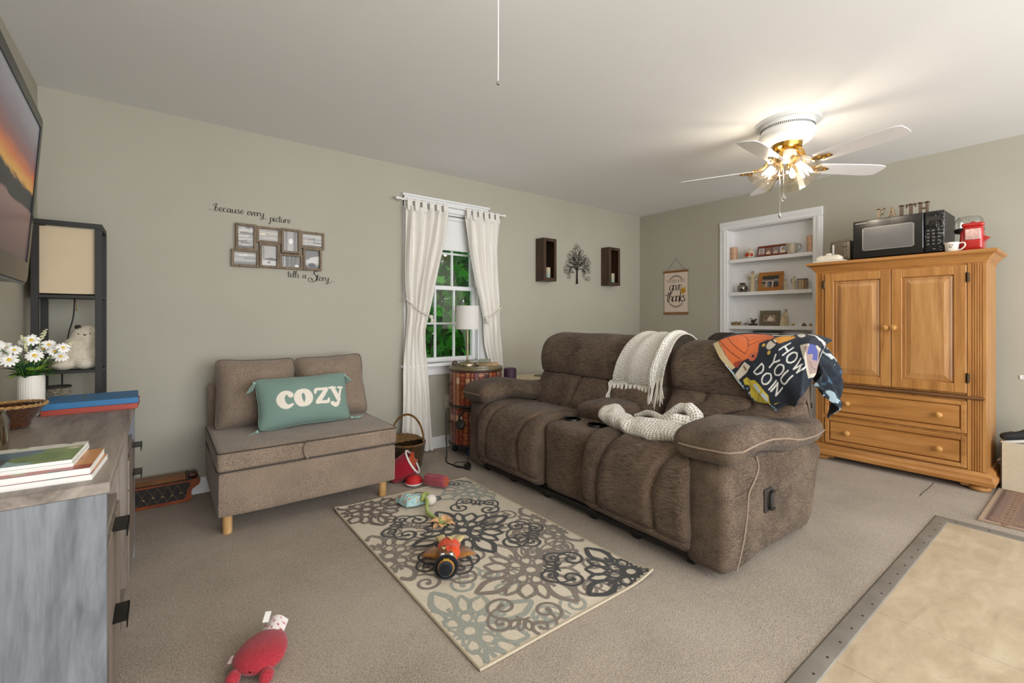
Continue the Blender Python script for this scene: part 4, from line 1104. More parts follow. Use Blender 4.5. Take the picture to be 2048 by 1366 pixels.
# books
def book(name, cx, cy, z, lx, ly, h, rz_, cover, label, group=None, cat='book', spine='x', page='#d9d0bb', soft_=False, cvs=None):
    t = thing(name, label, cat, (cx, cy, z), group); t.rotation_euler.z = rz_
    e = 0.0 if soft_ else .003; c = .0006 if soft_ else .0025
    m = MB(); m.box(-lx/2+.001, lx/2-e-.001, -ly/2+e+.001, ly/2-e-.001, c, h-c); pg = m.build('pages', plain(page, .8, var=.03), None, org=(0, 0, 0), smooth=False); pg.parent = t; pg.location = (0, 0, 0)
    m = MB(); m.box(-lx/2, lx/2, -ly/2, ly/2, 0, c, c*.3); m.box(-lx/2, lx/2, -ly/2, ly/2, h-c, h, c*.3); m.box(-lx/2-c, -lx/2, -ly/2, ly/2, 0, h, c*.3)
    cv_ = m.build('cover', cover, None, org=(0, 0, 0), ang=20); cv_.parent = t
    ORG[t.name] = (0, 0, 0); ORG[cv_.name] = (0, 0, 0)
    if cvs is not None:
        n1, n2 = 60, 44; m = MB(); m.grid(lambda u, v: (lerp(-lx/2+.001, lx/2-.001, u), lerp(-ly/2+.001, ly/2-.001, v), h+.0006), n1, n2, colf=lambda u, v: cvs.at(u, v)); p_ = m.build('cover_print', PRINTG, None, org=(0, 0, 0), cols=True, fix=False); p_.parent = cv_; p_.location = (0, 0, 0)
    return t
BLUEC = plain('#2b6d9e', .55, var=.06, vs=40)
book('hardback_book', -.235, 2.70, CZ, .235, .30, .022, math.radians(97-90+83), plain('#a5402f', .5, var=.05), 'red hardback book lying under a blue one on the console', 'hardbacks on the console')
bb = book('hardback_book', -.238, 2.715, CZ+.0225, .26, .30, .024, math.radians(92), BLUEC, 'blue hardback book stacked on the red one', 'hardbacks on the console')
m = MB()
for (x, y, a) in ((.0, .03, .3),): m.ribbon(crom([(x, y), (x+.02, y+.01*a), (x+.05, y), (x+.07, y+.02)], 5), .006, lambda u, v: (u, v, .0248))
o = m.build('gilt_ornament', plain('#8a7436', .4, .7), None, org=(0, 0, 0), smooth=False); o.parent = bb
# magazines
def mag_cv(seed, kind):
    c = Canvas(60, 44, 1.5, 1.1, '#2f3a3e')
    r = random.Random(seed)
    if kind == 0:
        c.rect(0, 0, 1.5, .35, '#6f8a4a'); c.rect(0, .3, 1.5, .5, '#8fb0b4'); c.rect(0, .5, 1.5, 1.1, '#2c3640'); c.oval(.5, .3, .35, .2, '#5d7a38'); c.oval(1.0, .6, .4, .3, '#3f5d74'); c.rect(1.15, 0, 1.5, 1.1, '#d9d4c9')
    elif kind == 1: c.rect(0, 0, 1.5, 1.1, '#a8c9cf'); c.oval(.7, .5, .5, .35, '#3c4a54')
    else: c.rect(0, 0, 1.5, 1.1, '#c98a52'); c.rect(0, .8, 1.5, 1.1, '#e2bd52'); c.oval(.8, .35, .4, .22, '#8c5632'); c.rect(0, 0, .3, 1.1, '#a03a28')
    for _ in range(9): c.oval(r.uniform(0, 1.5), r.uniform(0, 1.1), r.uniform(.03, .12), r.uniform(.02, .08), r.choice(['#54703a', '#7a9a58', '#c9c3a8', '#263036']))
    return c
MW = plain('#e9e6e0', .35, var=.02)
mags = [(-.262, 1.600, 0, .013, -96, 2, 'white magazine at the bottom of the stack on the console'), (-.268, 1.606, .0135, .014, -95, 2, 'magazine with an orange and yellow cover under two others on the console'), (-.302, 1.640, .028, .009, -95, 1, 'thin pale blue magazine second from the top of the console stack'), (-.304, 1.642, .0375, .008, -95, 0, 'magazine with a landscape cover on top of the console stack')]
for (x, y, dz, h, rr, kd, lab) in mags:
    book('magazine', x, y, CZ+dz, .205, .27, h, math.radians(rr+182), MW, lab, 'magazines on the console', 'magazine', page='#efece4', soft_=True, cvs=mag_cv(kd+3, kd))
gj = tag(MB().lathe([(.035, 0), (.042, .004), (.043, .10), (.036, .118), (.036, .128), (.034, .128), (.034, .117), (.040, .098), (.039, .008), (0, .007)], (-.388, 1.90, CZ), 28).build('glass_jar', clear_glass('#e9e2cf', .05, .25)), 'small clear glass jar standing beside the wicker bowl', 'jar')

# ---- television
def tv_screen():
    m, nt, b = nmat('sunset_picture'); tc = nt.nodes.new('ShaderNodeTexCoord'); sp = nt.nodes.new('ShaderNodeSeparateXYZ'); nt.links.new(tc.outputs['Object'], sp.inputs[0])
    mp = nt.nodes.new('ShaderNodeMapping'); mp.inputs['Scale'].default_value = (1, 2.0, 9); nt.links.new(tc.outputs['Object'], mp.inputs[0])
    n = ntex(nt, mp, 3.0, 6, .6, .3)
    ma = nt.nodes.new('ShaderNodeMath'); ma.operation = 'MULTIPLY_ADD'; ma.inputs[1].default_value = .10; ma.inputs[2].default_value = -.05
    nt.links.new(n.outputs['Fac'], ma.inputs[0]); ad = nt.nodes.new('ShaderNodeMath'); ad.operation = 'ADD'; nt.links.new(ma.outputs[0], ad.inputs[0])
    mr = nt.nodes.new('ShaderNodeMapRange'); mr.inputs['From Min'].default_value = .06; mr.inputs['From Max'].default_value = .66; nt.links.new(sp.outputs['Z'], mr.inputs['Value']); nt.links.new(mr.outputs[0], ad.inputs[1])
    r = ramp(nt, ad.outputs[0], [(.0, hexc('#4a3a3a')), (.18, hexc('#6d5350')), (.36, hexc('#8a6a62')), (.38, hexc('#1c1a1e')), (.49, hexc('#232026')), (.52, hexc('#d8a04a')), (.60, hexc('#c96f3c')), (.68, hexc('#8a5a58')), (.78, hexc('#7d6d72')), (1.0, hexc('#9a9a9c'))])
    nt.links.new(r.outputs[0], b.inputs['Emission Color']); b.inputs['Emission Strength'].default_value = .60
    b.inputs['Base Color'].default_value = (.01, .01, .012, 1); b.inputs['Roughness'].default_value = .3; b.inputs['Specular IOR Level'].default_value = .12
    return m
TVM = plain('#0f0f11', .25, var=.05, spec=.3); TVS = plain('#8d8f93', .3, .5, var=.05)
tv = thing('television', 'flat-screen television on the wall showing a sunset over water', 'television', (XL+.12, 2.2, 1.27))
ORG[tv.name] = (0, 0, 0)
def tvm(m, name, mat, par, ang=30):
    o = m.build(name, mat, None, org=(0, 0, 0), ang=ang); o.parent = par; o.location = (0, 0, 0); ORG[o.name] = (0, 0, 0); return o
W2, H0 = .54, .69
def rrect(w0, w1, z0, z1, r, n=5):
    o = []
    for (cx, cz, a0) in ((w1-r, z0+r, -90), (w1-r, z1-r, 0), (w0+r, z1-r, 90), (w0+r, z0+r, 180)):
        for k in range(n+1): a = math.radians(a0+90*k/n); o.append((cx+r*math.cos(a), cz+r*math.sin(a)))
    return o
m = panel(rrect(-W2, W2, 0, H0, .035), lambda a, b, d: (d, a, b), -.06, .018, .014, .012); case = tvm(m, 'case', TVM, tv)
m = MB(); a_, b_ = rrect(-W2+.002, W2-.002, .002, H0-.002, .034), rrect(-W2+.045, W2-.045, .085, H0-.045, .006); n = len(a_)
vs = [(.019, p[0], p[1]) for p in a_] + [(.026, p[0]*.992, p[1]*.992+.003) for p in a_] + [(.026, p[0], p[1]) for p in b_] + [(.020, p[0], p[1]) for p in b_]
m.add(vs, [(j*n+i, j*n+(i+1) % n, (j+1)*n+(i+1) % n, (j+1)*n+i) for j in range(3) for i in range(n)]); tvm(m, 'bezel', TVM, case)
m = MB(); m.box(.0195, .0215, -W2+.03, W2-.03, .073, H0-.033); tvm(m, 'screen', tv_screen(), case, 20)
m = MB(); m.tube([(.016, p[0], p[1]) for p in rrect(-W2, W2, 0, H0, .035)], .006, 6, closed=True); tvm(m, 'edge_trim', TVS, case)
m = MB(); m.box(-.09, -.055, -.10, .10, .22, .44, .006); tvm(m, 'wall_bracket', BLACKM, tv, 20)
tv.location = (-.452, 2.185, 1.285); tv.rotation_euler = (0, math.radians(4), math.radians(2))

# ================================================================== shelf lamp in the corner
FL = thing('shelf_floor_lamp', 'black framed shelf floor lamp with square cream shade in the corner', 'lamp', (-.385, 3.38, 0))
LX0, LX1, LY0, LY1 = -.520, -.255, 3.25, 3.505
BW_ = plain('#211f1b', .55, var=.1)
for x in (LX0, LX1-.028):
    for y in (LY0, LY1-.022):
        m = MB(); m.box(x, x+.028, y, y+.022, 0, 1.614, .001); m.build('post', BW_, FL, smooth=False)
for z in (1.615, 1.262, .872, .46, .10):
    m = MB()
    if z > 1.5:
        m.box(LX0, LX1, LY0, LY0+.022, z, z+.025); m.box(LX0, LX1, LY1-.022, LY1, z, z+.025); m.box(LX0, LX0+.022, LY0+.022, LY1-.022, z, z+.025); m.box(LX1-.022, LX1, LY0+.022, LY1-.022, z, z+.025)
        m.build('top_frame', BW_, FL, smooth=False)
    else: m.box(LX0+.001, LX1-.001, LY0+.001, LY1-.001, z-.014, z); m.build('shelf', BW_, FL, smooth=False)
m = MB(); m.soft(((LX0+LX1)/2, (LY0+LY1)/2, 1.44), (.108, .108, .172), .006, 3); m.build('lamp_shade', plain('#d0bb9c', .8, var=.03, vs=5), FL, ang=30)
m = MB(); m.tube(crom([(-.37, 3.34, 1.25), (-.375, 3.335, 1.15), (-.395, 3.34, 1.05), (-.40, 3.36, .95), (-.43, 3.45, .875), (-.44, 3.515, .80), (-.44, 3.52, .4), (-.44, 3.52, .02)], 6), .0035, 6); cd = m.build('cord', BLACK, FL)
m = MB(); m.tube([(-.365, 3.33, 1.25), (-.362, 3.33, 1.19)], .001, 5); m.ball((-.362, 3.33, 1.187), .005, 8, 6); m.build('pull_switch', BRASS, FL)
# plush toy
def blobs(name, mat, lst, lev=0.012, parent=None, label=None):
    # one continuous body from overlapping balls (metaball-style voxel remesh)
    m = MB()
    for (c, r) in lst: m.ball(c, r, 20, 14)
    o = m.build(name, mat, parent, ang=80)
    md = o.modifiers.new('remesh', 'REMESH'); md.mode = 'VOXEL'; md.voxel_size = lev; md.use_smooth_shade = True
    md = o.modifiers.new('smooth', 'SMOOTH'); md.factor = .6; md.iterations = 6
    return o
PLU = fabric('#cdc0a8', '#e9dfcc', (1, 1, 1), 160., big=.15, bst=.5, bd=.006)
pl = thing('plush_toy', 'fluffy cream stuffed animal sitting on the lamp shelf', 'soft toy', (-.335, 3.36, .873))
blobs('body', PLU, [((-.358, 3.365, .935), (.085, .07, .065)), ((-.358, 3.365, .985), (.068, .062, .07)), ((-.341, 3.36, 1.045), (.050, .048, .055)), ((-.328, 3.33, .905), (.05, .05, .034)), ((-.413, 3.33, .900), (.05, .045, .03)), ((-.323, 3.355, 1.03), (.045, .05, .08))], .007, pl)
m = MB(); m.ball((-.358, 3.345, 1.096), (.014, .012, .012), 10, 8); m.build('ear', plain('#2d2620', .9), pl)
m = MB(); m.ball((-.328, 3.309, 1.055), (.006, .004, .004), 8, 6); m.ball((-.353, 3.316, 1.06), (.0035, .003, .0035), 8, 6); m.ball((-.308, 3.314, 1.062), (.0035, .003, .0035), 8, 6); m.build('face', plain('#2d2620', .4), pl)

bk_ = thing('storage_cup', 'small grey woven pot on the lower lamp shelf', 'pot', (-.437, 3.33, .46))
m = woven(-.437, 3.33, .461, [(.001, .001), (.047, .001), (.050, .03), (.052, .14), (.053, .325)], 90, 'x', None, 60, .003, 44); m.build('woven_wall', fabric('#6b6455', '#b5ae9b', (1, 1, 1), 120., bst=.8), bk_, ang=80, fix=False)
m = MB(); m.tube([(-.437+.0535*math.cos(2*PI*k/40), 3.33+.0535*math.sin(2*PI*k/40), .787) for k in range(40)], .005, 6, closed=True); m.build('rim', plain('#3b3730', .7), bk_)

# ================================================================== curtains
CUR = fabric('#dad4cb', '#f5f1ea', (1, 1, 1), 300., big=.05, bst=.15, sheen=.1)
rod = thing('curtain_rod', 'slim white curtain rod with finials above the window', 'curtain rod', (2.09, 3.575, 2.143))
m = MB(); m.cyl((1.56, 3.575, 2.143), (2.615, 3.575, 2.143), .008, n=12); m.build('pole', WHITEG, rod)
for x, s_ in ((1.56, -1), (2.615, 1)):
    m = MB(); m.lathe([(.008, 0), (.013, .004), (.010, .012), (.015, .02), (.012, .032), (0, .036)], (x, 3.575, 2.143), 14, M=Matrix.Rotation(s_*PI/2, 4, 'Y')); m.build('finial', WHITEG, rod)
    m = MB(); m.box(x-.006-s_*.02, x+.006-s_*.02, 3.56, YB, 2.128, 2.14); m.build('bracket', WHITEG, rod, smooth=False)
def curtain(name, lab, xl, xr, zb, np_, ph, amp):
    t = thing(name, lab, 'curtain', ((xl[0][1]+xr[0][1])/2, 3.56, zb), 'curtains at the window')
    TZ = 2.085
    def f(u, v):
        z = lerp(TZ, zb(u) if callable(zb) else zb, v); a, b = table(xl, z), table(xr, z)
        g = (b-a)/.42; q = u+.03*math.sin(v*5+u*9)
        y = 3.558 + amp*(.55+.45*g)*math.sin(q*2*PI*np_+ph+.7*math.sin(v*4)) + .006*math.sin(q*31+v*6)
        return (lerp(a, b, u)+.004*math.sin(v*17+u*21), min(y, 3.585), z)
    m = MB(); m.sheet(f, 90, 70, .003); cl = m.build('cloth', CUR, t, ang=80)
    n = 6
    for k in range(n):
        c = lerp(table(xl, TZ), table(xr, TZ), (k+.5)/n); w_ = .022; m = MB()
        lp = crom([(3.553, TZ-.03), (3.560, TZ+.03), (3.563, 2.143), (3.575, 2.1565), (3.587, 2.143), (3.585, TZ+.03), (3.578, TZ-.02)], 4)
        m.sheet(lambda u, v: (lerp(c-w_, c+w_, u), lp[min(len(lp)-1, int(v*(len(lp)-1)+.5))][0], lp[min(len(lp)-1, int(v*(len(lp)-1)+.5))][1]), 3, len(lp), .002); m.build('tab', CUR, t, ang=60)
    return t
c1 = curtain('curtain', 'long white tab curtain reaching the floor beside the wicker basket', [(0, 1.555), (.7, 1.59), (1.22, 1.625), (1.4, 1.612), (2.09, 1.61)], [(0, 1.865), (.35, 1.83), (.8, 1.80), (1.05, 1.785), (1.22, 1.825), (1.48, 1.89), (1.84, 1.985), (2.09, 2.02)], .015, 5, .4, .021)
c2 = curtain('curtain', 'white tab curtain hanging behind the drum cabinet', [(0.4, 2.44), (.73, 2.44), (.9, 2.40), (1.13, 2.385), (1.5, 2.293), (1.82, 2.228), (2.09, 2.19)], [(.4, 2.63), (.73, 2.61), (1.13, 2.57), (1.8, 2.555), (2.09, 2.577)], .40, 4, 1.3, .019)
def tie(par, xa, za, xb, zb_):
    m = MB(); m.tube(crom([(xa-.004, 3.575, za), (xa+.01*(1 if xb > xa else -1), 3.535, za-.02), ((xa+xb)/2, 3.528, (za+zb_)/2-.028), (xb, 3.533, zb_)], 8), .006, 8); t_ = m.build('tieback', plain('#dcd4c6', .9, bs=200, bst=.4), par)
    m = MB(); m.ball((xb, 3.528, zb_-.005), .017, 10, 8)
    for k in range(22):
        a = random.uniform(-.02, .02); b = random.uniform(-.014, .006); m.tube([(xb, 3.526, zb_-.012), (xb+a*.8+.01, 3.526+b, zb_-.035), (xb+a*1.3+.015, 3.526+b, zb_-.055+random.uniform(-.006, .006))], .0022, 4)
    m.build('tassel', plain('#e6dfd2', .95), t_)
tie(c1, 1.605, 1.315, 1.825, 1.165); tie(c2, 2.575, 1.27, 2.392, 1.155)

# ================================================================== drum cabinet
DX, DY, DR = 2.152, 3.335, .222
DC = thing('drum_cabinet', 'round drum cabinet printed with old leather book spines', 'cabinet', (DX, DY, 0))
rnd = random.Random(5); SP = Canvas(540, 90, 1.0, 1.0, '#5a2a20')
def spines(z0, z1):
    x = 0.0
    while x < 1:
        w_ = rnd.uniform(.022, .038); c = rnd.choice(['#7a3524', '#8a4a30', '#64242a', '#5b3b4a', '#9a5a3a', '#6f3326', '#83402c', '#4d2c33', '#8f5238', '#703c46']); g = rnd.choice(['#c08a52', '#b57a4a', '#caa06a', '#9d6a3e'])
        SP.rect(x, z0, x+w_, z1, '#241210'); SP.rect(x+.0022, z0, x+w_-.0022, z1-rnd.uniform(.005, .03), c)
        k = rnd.randint(3, 6); H_ = z1-z0
        for i in range(k):
            zz = z0+H_*(i+.5)/k; SP.rect(x+.003, zz, x+w_-.003, zz+.008, g)
            if rnd.random() < .55: SP.oval(x+w_/2, zz-H_*.4/k, w_*.26, H_*.22/k, g); SP.oval(x+w_/2, zz-H_*.4/k, w_*.14, H_*.12/k, c)
        if rnd.random() < .45: SP.rect(x+.005, z0+H_*.62, x+w_-.005, z0+H_*.78, rnd.choice(['#d8b48a', '#c98a5a', '#2a2028', '#d9c0a0']))
        SP.rect(x+w_*.3, z0, x+w_*.42, z1-.03, mixh(c))
        x += w_
def mixh(c):
    v = [min(255, int(int(c[i:i+2], 16)*1.35)) for i in (1, 3, 5)]; return '#%02x%02x%02x' % tuple(v)
spines(0, .5); spines(.5, 1.0)
for (z0, z1, v0, v1, nm) in ((.098, .412, 0, .5, 'lower_drum'), (.428, .715, .5, 1, 'upper_drum')):
    m = MB(); m.grid(lambda u, v: (DX+DR*math.cos(2*PI*u), DY+DR*math.sin(2*PI*u), lerp(z0, z1, v)), 540, 46, cu=True, colf=lambda u, v: SP.at(u, lerp(v0, v1, v)*.998))
    d_ = m.build(nm, printed(.32, name='leather_print'), DC, cols=True, fix=True)
    a = math.radians(163); m = MB(); m.tube([(DX+(DR+k)*math.cos(a), DY+(DR+k)*math.sin(a), (z0+z1)/2+.02) for k in (0, .012, .016, .026)], [.005, .005, .011, .009], 10); m.build('knob', BLACK, d_)
for z in (.088, .412, .702):
    m = MB(); m.lathe([(DR-.02, 0), (DR+.006, 0), (DR+.010, .006), (DR+.006, .016), (DR-.02, .016)], (DX, DY, z), 72); m.build('band', BLACK if z < .6 else plain('#3a1f18', .4), DC)
m = MB(); m.lathe([(.0, 0), (DR+.004, 0), (DR+.010, .008), (DR+.008, .02), (DR, .024), (0, .024)], (DX, DY, .716), 72); m.build('round_top', wood('#4a3a26', '#6e6244', '#7f7452', (3, 1, 3), 3, .3), DC)
for k in range(4):
    a = math.radians(20+90*k+30); m = MB(); x, y = DX+.18*math.cos(a), DY+.18*math.sin(a); m.ball((x, y, .026), (.027, .027, .026), 14, 10); m.ball((x, y, .066), (.022, .022, .024), 14, 10); m.build('ball_foot', BLACK, DC)
m = MB(); m.lathe([(.0, 0), (DR-.01, 0), (DR-.01, .6), (0, .6)], (DX, DY, .10), 40); m.build('inner_core', plain('#2a1712', .7), DC)
# table lamp
LPX, LPY = 2.09, 3.37
NI = plain('#a79b80', .35, .9, var=.06)
tl = thing('table_lamp', 'brushed metal table lamp with white drum shade on the round cabinet', 'lamp', (LPX, LPY, .74))
m = MB(); m.lathe([(0, 0), (.078, 0), (.080, .006), (.078, .022), (.070, .030), (.025, .038), (.014, .048), (.011, .056)], (LPX, LPY, .74), 36); m.build('base', NI, tl)
m = MB(); m.cyl((LPX, LPY, .79), (LPX, LPY, 1.10), .0085, n=14); m.ball((LPX, LPY, 1.06), .012, 12, 8); m.build('stem', NI, tl)
m = MB(); m.lathe([(.098, 1.055), (.1, 1.055), (.097, 1.256), (.095, 1.256), (.098, 1.055)], (LPX, LPY, 0), 48); m.lathe([(0, 1.235), (.095, 1.235)], (LPX, LPY, 0), 48); m.build('lamp_shade', fabric('#d8d3cd', '#eae6e1', (1, 1, 1), 300., big=.03, bst=.1), tl)
m = MB(); m.cyl((LPX+.05, LPY-.075, .742), (LPX+.053, LPY-.085, .745), .006, n=8); m.build('switch', BLACK, tl)
rk = MB(); rk.soft((2.0, 3.43, .762), (.024, .02, .022), .016, 5, wob=.006, ws=30); tag(rk.build('stone', plain('#5a4636', .6, var=.2, vs=40)), 'small brown stone beside the table lamp base', 'stone')
def flatpack(name, lab, cat, cx, cy, z, lx, ly, h, rz_, mat, group=None, bev=.001):
    m = MB(); m.obox((cx, cy, z+h/2), (lx, ly, h), (0, 0, rz_), bev); return tag(m.build(name, mat, ang=20), lab, cat, group)
flatpack('notebook', 'tan paperback notebook on the round cabinet', 'notebook', 2.245, 3.285, .7405, .105, .15, .026, .5, plain('#c3a27c', .7, var=.05))
m = MB(); m.sheet(lambda u, v: (2.215+.075*(u-.5)*2*math.cos(.7)-.055*(v-.5)*2*math.sin(.7), 3.315+.075*(u-.5)*2*math.sin(.7)+.055*(v-.5)*2*math.cos(.7), .771+.035*max(0, u-.45)**1.5+.003), 14, 6, .004)
tag(m.build('magazine', plain('#9aa08a', .5, var=.25, vs=30)), 'curled pale green booklet on the tan notebook', 'booklet')
flatpack('paper_card', 'white printed card lying flat on the round cabinet', 'card', 2.13, 3.195, .7405, .10, .065, .002, .45, plain('#d9d5c6', .6, var=.12, vs=60), bev=0)
flatpack('boxed_game', 'flat blue box on the carpet under the drum cabinet', 'box', 2.165, 3.30, .001, .22, .20, .058, -.5, plain('#1d4f94', .45, var=.15, vs=18), bev=.003)
# headphones hung on the front of the cabinet
hp = thing('headphones', 'black over-ear headphones hanging against the drum cabinet', 'headphones', (2.03, 3.09, .22))
a0 = math.radians(222); hx, hy = DX+(DR+.03)*math.cos(a0), DY+(DR+.03)*math.sin(a0); tx, ty = -math.sin(a0), math.cos(a0)
m = MB(); m.tube([(hx+tx*.075*math.cos(t), hy+ty*.075*math.cos(t), .30+.10*math.sin(t)) for t in [PI*k/20 for k in range(21)]], .008, 8); m.build('headband', BLACK, hp)
for s_ in (-1, 1):
    m = MB(); m.lathe([(.02, -.016), (.038, -.012), (.042, 0), (.038, .014), (.022, .018), (0, .018)], (0, 0, 0), 20); m.xf(Matrix.Translation((hx+tx*s_*.062, hy+ty*s_*.062, .285)) @ Matrix.Rotation(a0, 4, 'Z') @ Matrix.Rotation(PI/2+.5*s_, 4, 'Y')); m.build('ear_cup', BLACK, hp)
# power cords
cdm = thing('power_cord', 'black power cords and adapter trailing across the carpet', 'cord', (1.85, 3.0, 0))
for pts, r in (([(1.905, 3.42, .35), (1.885, 3.38, .20), (1.875, 3.35, .03), (1.80, 3.22, .006), (1.80, 3.10, .006), (1.83, 3.02, .006), (1.845, 2.99, .006)], .005), ([(1.97, 3.11, .2), (1.93, 3.11, .02), (1.93, 3.10, .005), (1.86, 3.16, .005), (1.80, 3.10, .005), (1.80, 3.04, .005), (1.835, 2.99, .005)], .0028), ([(1.95, 3.12, .10), (1.92, 3.10, .01), (1.88, 3.06, .005), (1.86, 3.02, .008)], .0028)):
    m = MB(); m.tube(crom(pts, 8), r, 6); m.build('cable', BLACK, cdm)
m = MB(); m.obox((1.845, 2.975, .022), (.045, .04, .04), (0, 0, .5), .004); m.box(1.825, 1.845, 2.93, 2.945, .005, .03, .003); m.build('adapter', BLACK, cdm, ang=25)

# ---- low table in the far corner with candle and papers
st_ = thing('side_table', 'low cream side table in the corner behind the loveseat', 'table', (2.80, 3.37, 0))
CT = plain('#d6c6a6', .5, var=.04)
m = MB(); m.box(2.42, 3.18, 3.14, 3.50, .575, .60, .004); m.build('table_top', CT, st_, ang=20)
for x in (2.45, 3.15):
    for y in (3.17, 3.47):
        m = MB(); m.box(x-.02, x+.02, y-.02, y+.02, 0, .575, .003); m.build('leg', CT, st_, ang=20)
m = MB(); m.lathe([(0, 0), (.052, 0), (.057, .006), (.057, .092), (.052, .098), (.020, .092), (0, .091)], (2.505, 3.31, .601), 32); cn = tag(m.build('pillar_candle', plain('#4a3046', .6, var=.08)), 'squat purple candle on the corner table', 'candle')
m = MB(); m.cyl((2.505, 3.31, .691), (2.507, 3.31, .704), .0015, n=6); m.build('wick', BLACK, cn)
flatpack('tablet_case', 'grey flat case on the corner table by the loveseat', 'case', 2.90, 3.27, .601, .13, .19, .016, .4, plain('#8a8472', .35, .2, var=.1), bev=.004)
m = MB(); m.box(2.017, 2.077, YB-.006, YB+.001, .34, .462, .003); ol = tag(m.build('wall_outlet', plain('#d8d5cb', .4)), 'ivory wall outlet between the curtain and drum cabinet', 'outlet')
m = MB(); m.box(2.033, 2.061, YB-.008, YB-.004, .355, .39, .003); m.build('socket', CREAM, ol); m = MB(); m.box(2.033, 2.061, YB-.008, YB-.004, .41, .445, .003); m.build('socket', CREAM, ol)

# ================================================================== ceiling fan
FX, FY = 3.30, 1.31
fan = thing('ceiling_fan', 'white five-blade ceiling fan with brass arms and lit glass shades', 'ceiling fan', (FX, FY, 2.05))
m = MB(); m.lathe([(.190, 2.44), (.190, 2.432), (.157, 2.428), (.155, 2.385), (.162, 2.378), (.166, 2.362), (.162, 2.345), (.140, 2.318), (.112, 2.302), (.100, 2.299), (0, 2.299)], (FX, FY, 0), 64); hs = m.build('motor_housing', WHITEG, fan, ang=50)
m = MB()
for k in range(90): a = 2*PI*k/90; m.obox((FX+.1555*math.cos(a), FY+.1555*math.sin(a), 2.398), (.004, .005, .012), (0, 0, a))
vh = m.build('vent_slots', plain('#5b5a58', .7), hs, smooth=False); vh['kind'] = 'stuff'
m = MB(); m.lathe([(.09, 2.299), (.085, 2.275), (.06, 2.255), (.045, 2.25), (.045, 2.245)], (FX, FY, 0), 40); m.build('flywheel', BRASS, fan)
m = MB(); m.lathe([(.045, 2.262), (.052, 2.255), (.055, 2.235), (.055, 2.215), (.048, 2.195), (.03, 2.182), (.0, 2.178)], (FX, FY, 0), 40); m.build('switch_housing', WHITEG, fan)
for k in range(5):
    a = math.radians(40+72*k); M = Matrix.Translation((FX, FY, 0)) @ Matrix.Rotation(a, 4, 'Z')
    z = 2.148; m = MB()
    m.tube(crom([(.06, .0, 2.268), (.10, .0, 2.235), (.125, .0, 2.175), (.16, .0, 2.15), (.20, .0, 2.155)], 6), [.012]*24 + [.008], 8, flat=.7); 
    pl_ = [(.175, -.02), (.20, -.045), (.235, -.040), (.285, -.018), (.285, .018), (.235, .040), (.20, .045), (.175, .02)]
    m.prism(pl_, lambda u, v, d: (u, v, d), z-.008, z-.003)
    for (x, y) in ((.225, -.022), (.225, .022), (.265, 0)): m.lathe([(.006, -.012), (.006, -.008)], (x, y, z), 8)
    m.xf(M); br = m.build('blade_arm', BRASS, fan, ang=40)
    out = crom([(.20, -.052), (.35, -.060), (.55, -.066), (.655, -.055), (.672, -.02), (.672, .02), (.655, .055), (.55, .066), (.35, .060), (.20, .052)], 4); out += [(.195, .03), (.195, -.03)]
    m = MB(); m.prism(out, lambda u, v, d: (u, v, z+d-.20*v), -.0025, .0025); m.xf(M); m.build('blade', plain('#efeeee', .35, var=.01), fan, ang=30)
GLS = clear_glass('#fffaf0', .08, .10); BULB = emit('#fffaf2', FAN_BULB)
for k in range(3):
    a = math.radians(233+120*k+12); M = Matrix.Translation((FX, FY, 2.205)) @ Matrix.Rotation(a, 4, 'Z') @ Matrix.Translation((.045, 0, 0)) @ Matrix.Rotation(math.radians(180-38), 4, 'Y')
    m = MB(); m.lathe([(.012, -.01), (.016, .02), (.022, .028), (.026, .040)], (0, 0, 0), 20); m.xf(M); ho = m.build('lamp_holder', BRASS, fan)
    fr = lambda a_, z_: 1+.02*math.cos(a_*12)
    m = MB(); m.lathe([(.024, .036), (.032, .045), (.042, .065), (.049, .09), (.054, .12), (.060, .142), (.062, .146), (.060, .146), (.052, .12), (.047, .09), (.040, .066), (.030, .047), (.022, .038)], (0, 0, 0), 48, fr=fr); m.xf(M @ Matrix.Translation((0, 0, -.016)) @ Matrix.Scale(1.42, 4)); m.build('glass_shade', GLS, ho, ang=60)
    m = MB(); m.ball((0, 0, .100), (.018, .018, .027), 12, 8); m.xf(M); m.build('bulb', BULB, ho)
def chain(par, x, y, z0, z1, pend):
    m = MB(); n = int((z0-z1)/.012)
    m.tube([(x, y, z0), (x, y, z1)], .0012, 5)
    for k in range(n): m.ball((x, y, z0-.012*k), .0024, 6, 4)
    c = m.build('pull_chain', CHROME, par); c['kind'] = 'stuff'
    if pend == 'crystal': q = MB(); q.lathe([(0, -.028), (.016, -.012), (.018, 0), (.010, .014), (.003, .018), (.003, .03), (0, .032)], (x, y, z1), 8); q.build('crystal_pendant', clear_glass('#ffffff', .02, .5), c, ang=5)
    else: q = MB(); q.lathe([(0, -.022), (.003, -.02), (.010, -.004), (.009, .002), (.004, .008), (.005, .02), (.002, .034), (0, .036)], (x, y, z1), 12); q.build('bell_pendant', CHROME, c)
chain(fan, FX-.020, FY+.038, 2.19, 1.835, 'bell'); chain(fan, FX-.012, FY+.018, 2.18, 1.95, 'crystal')

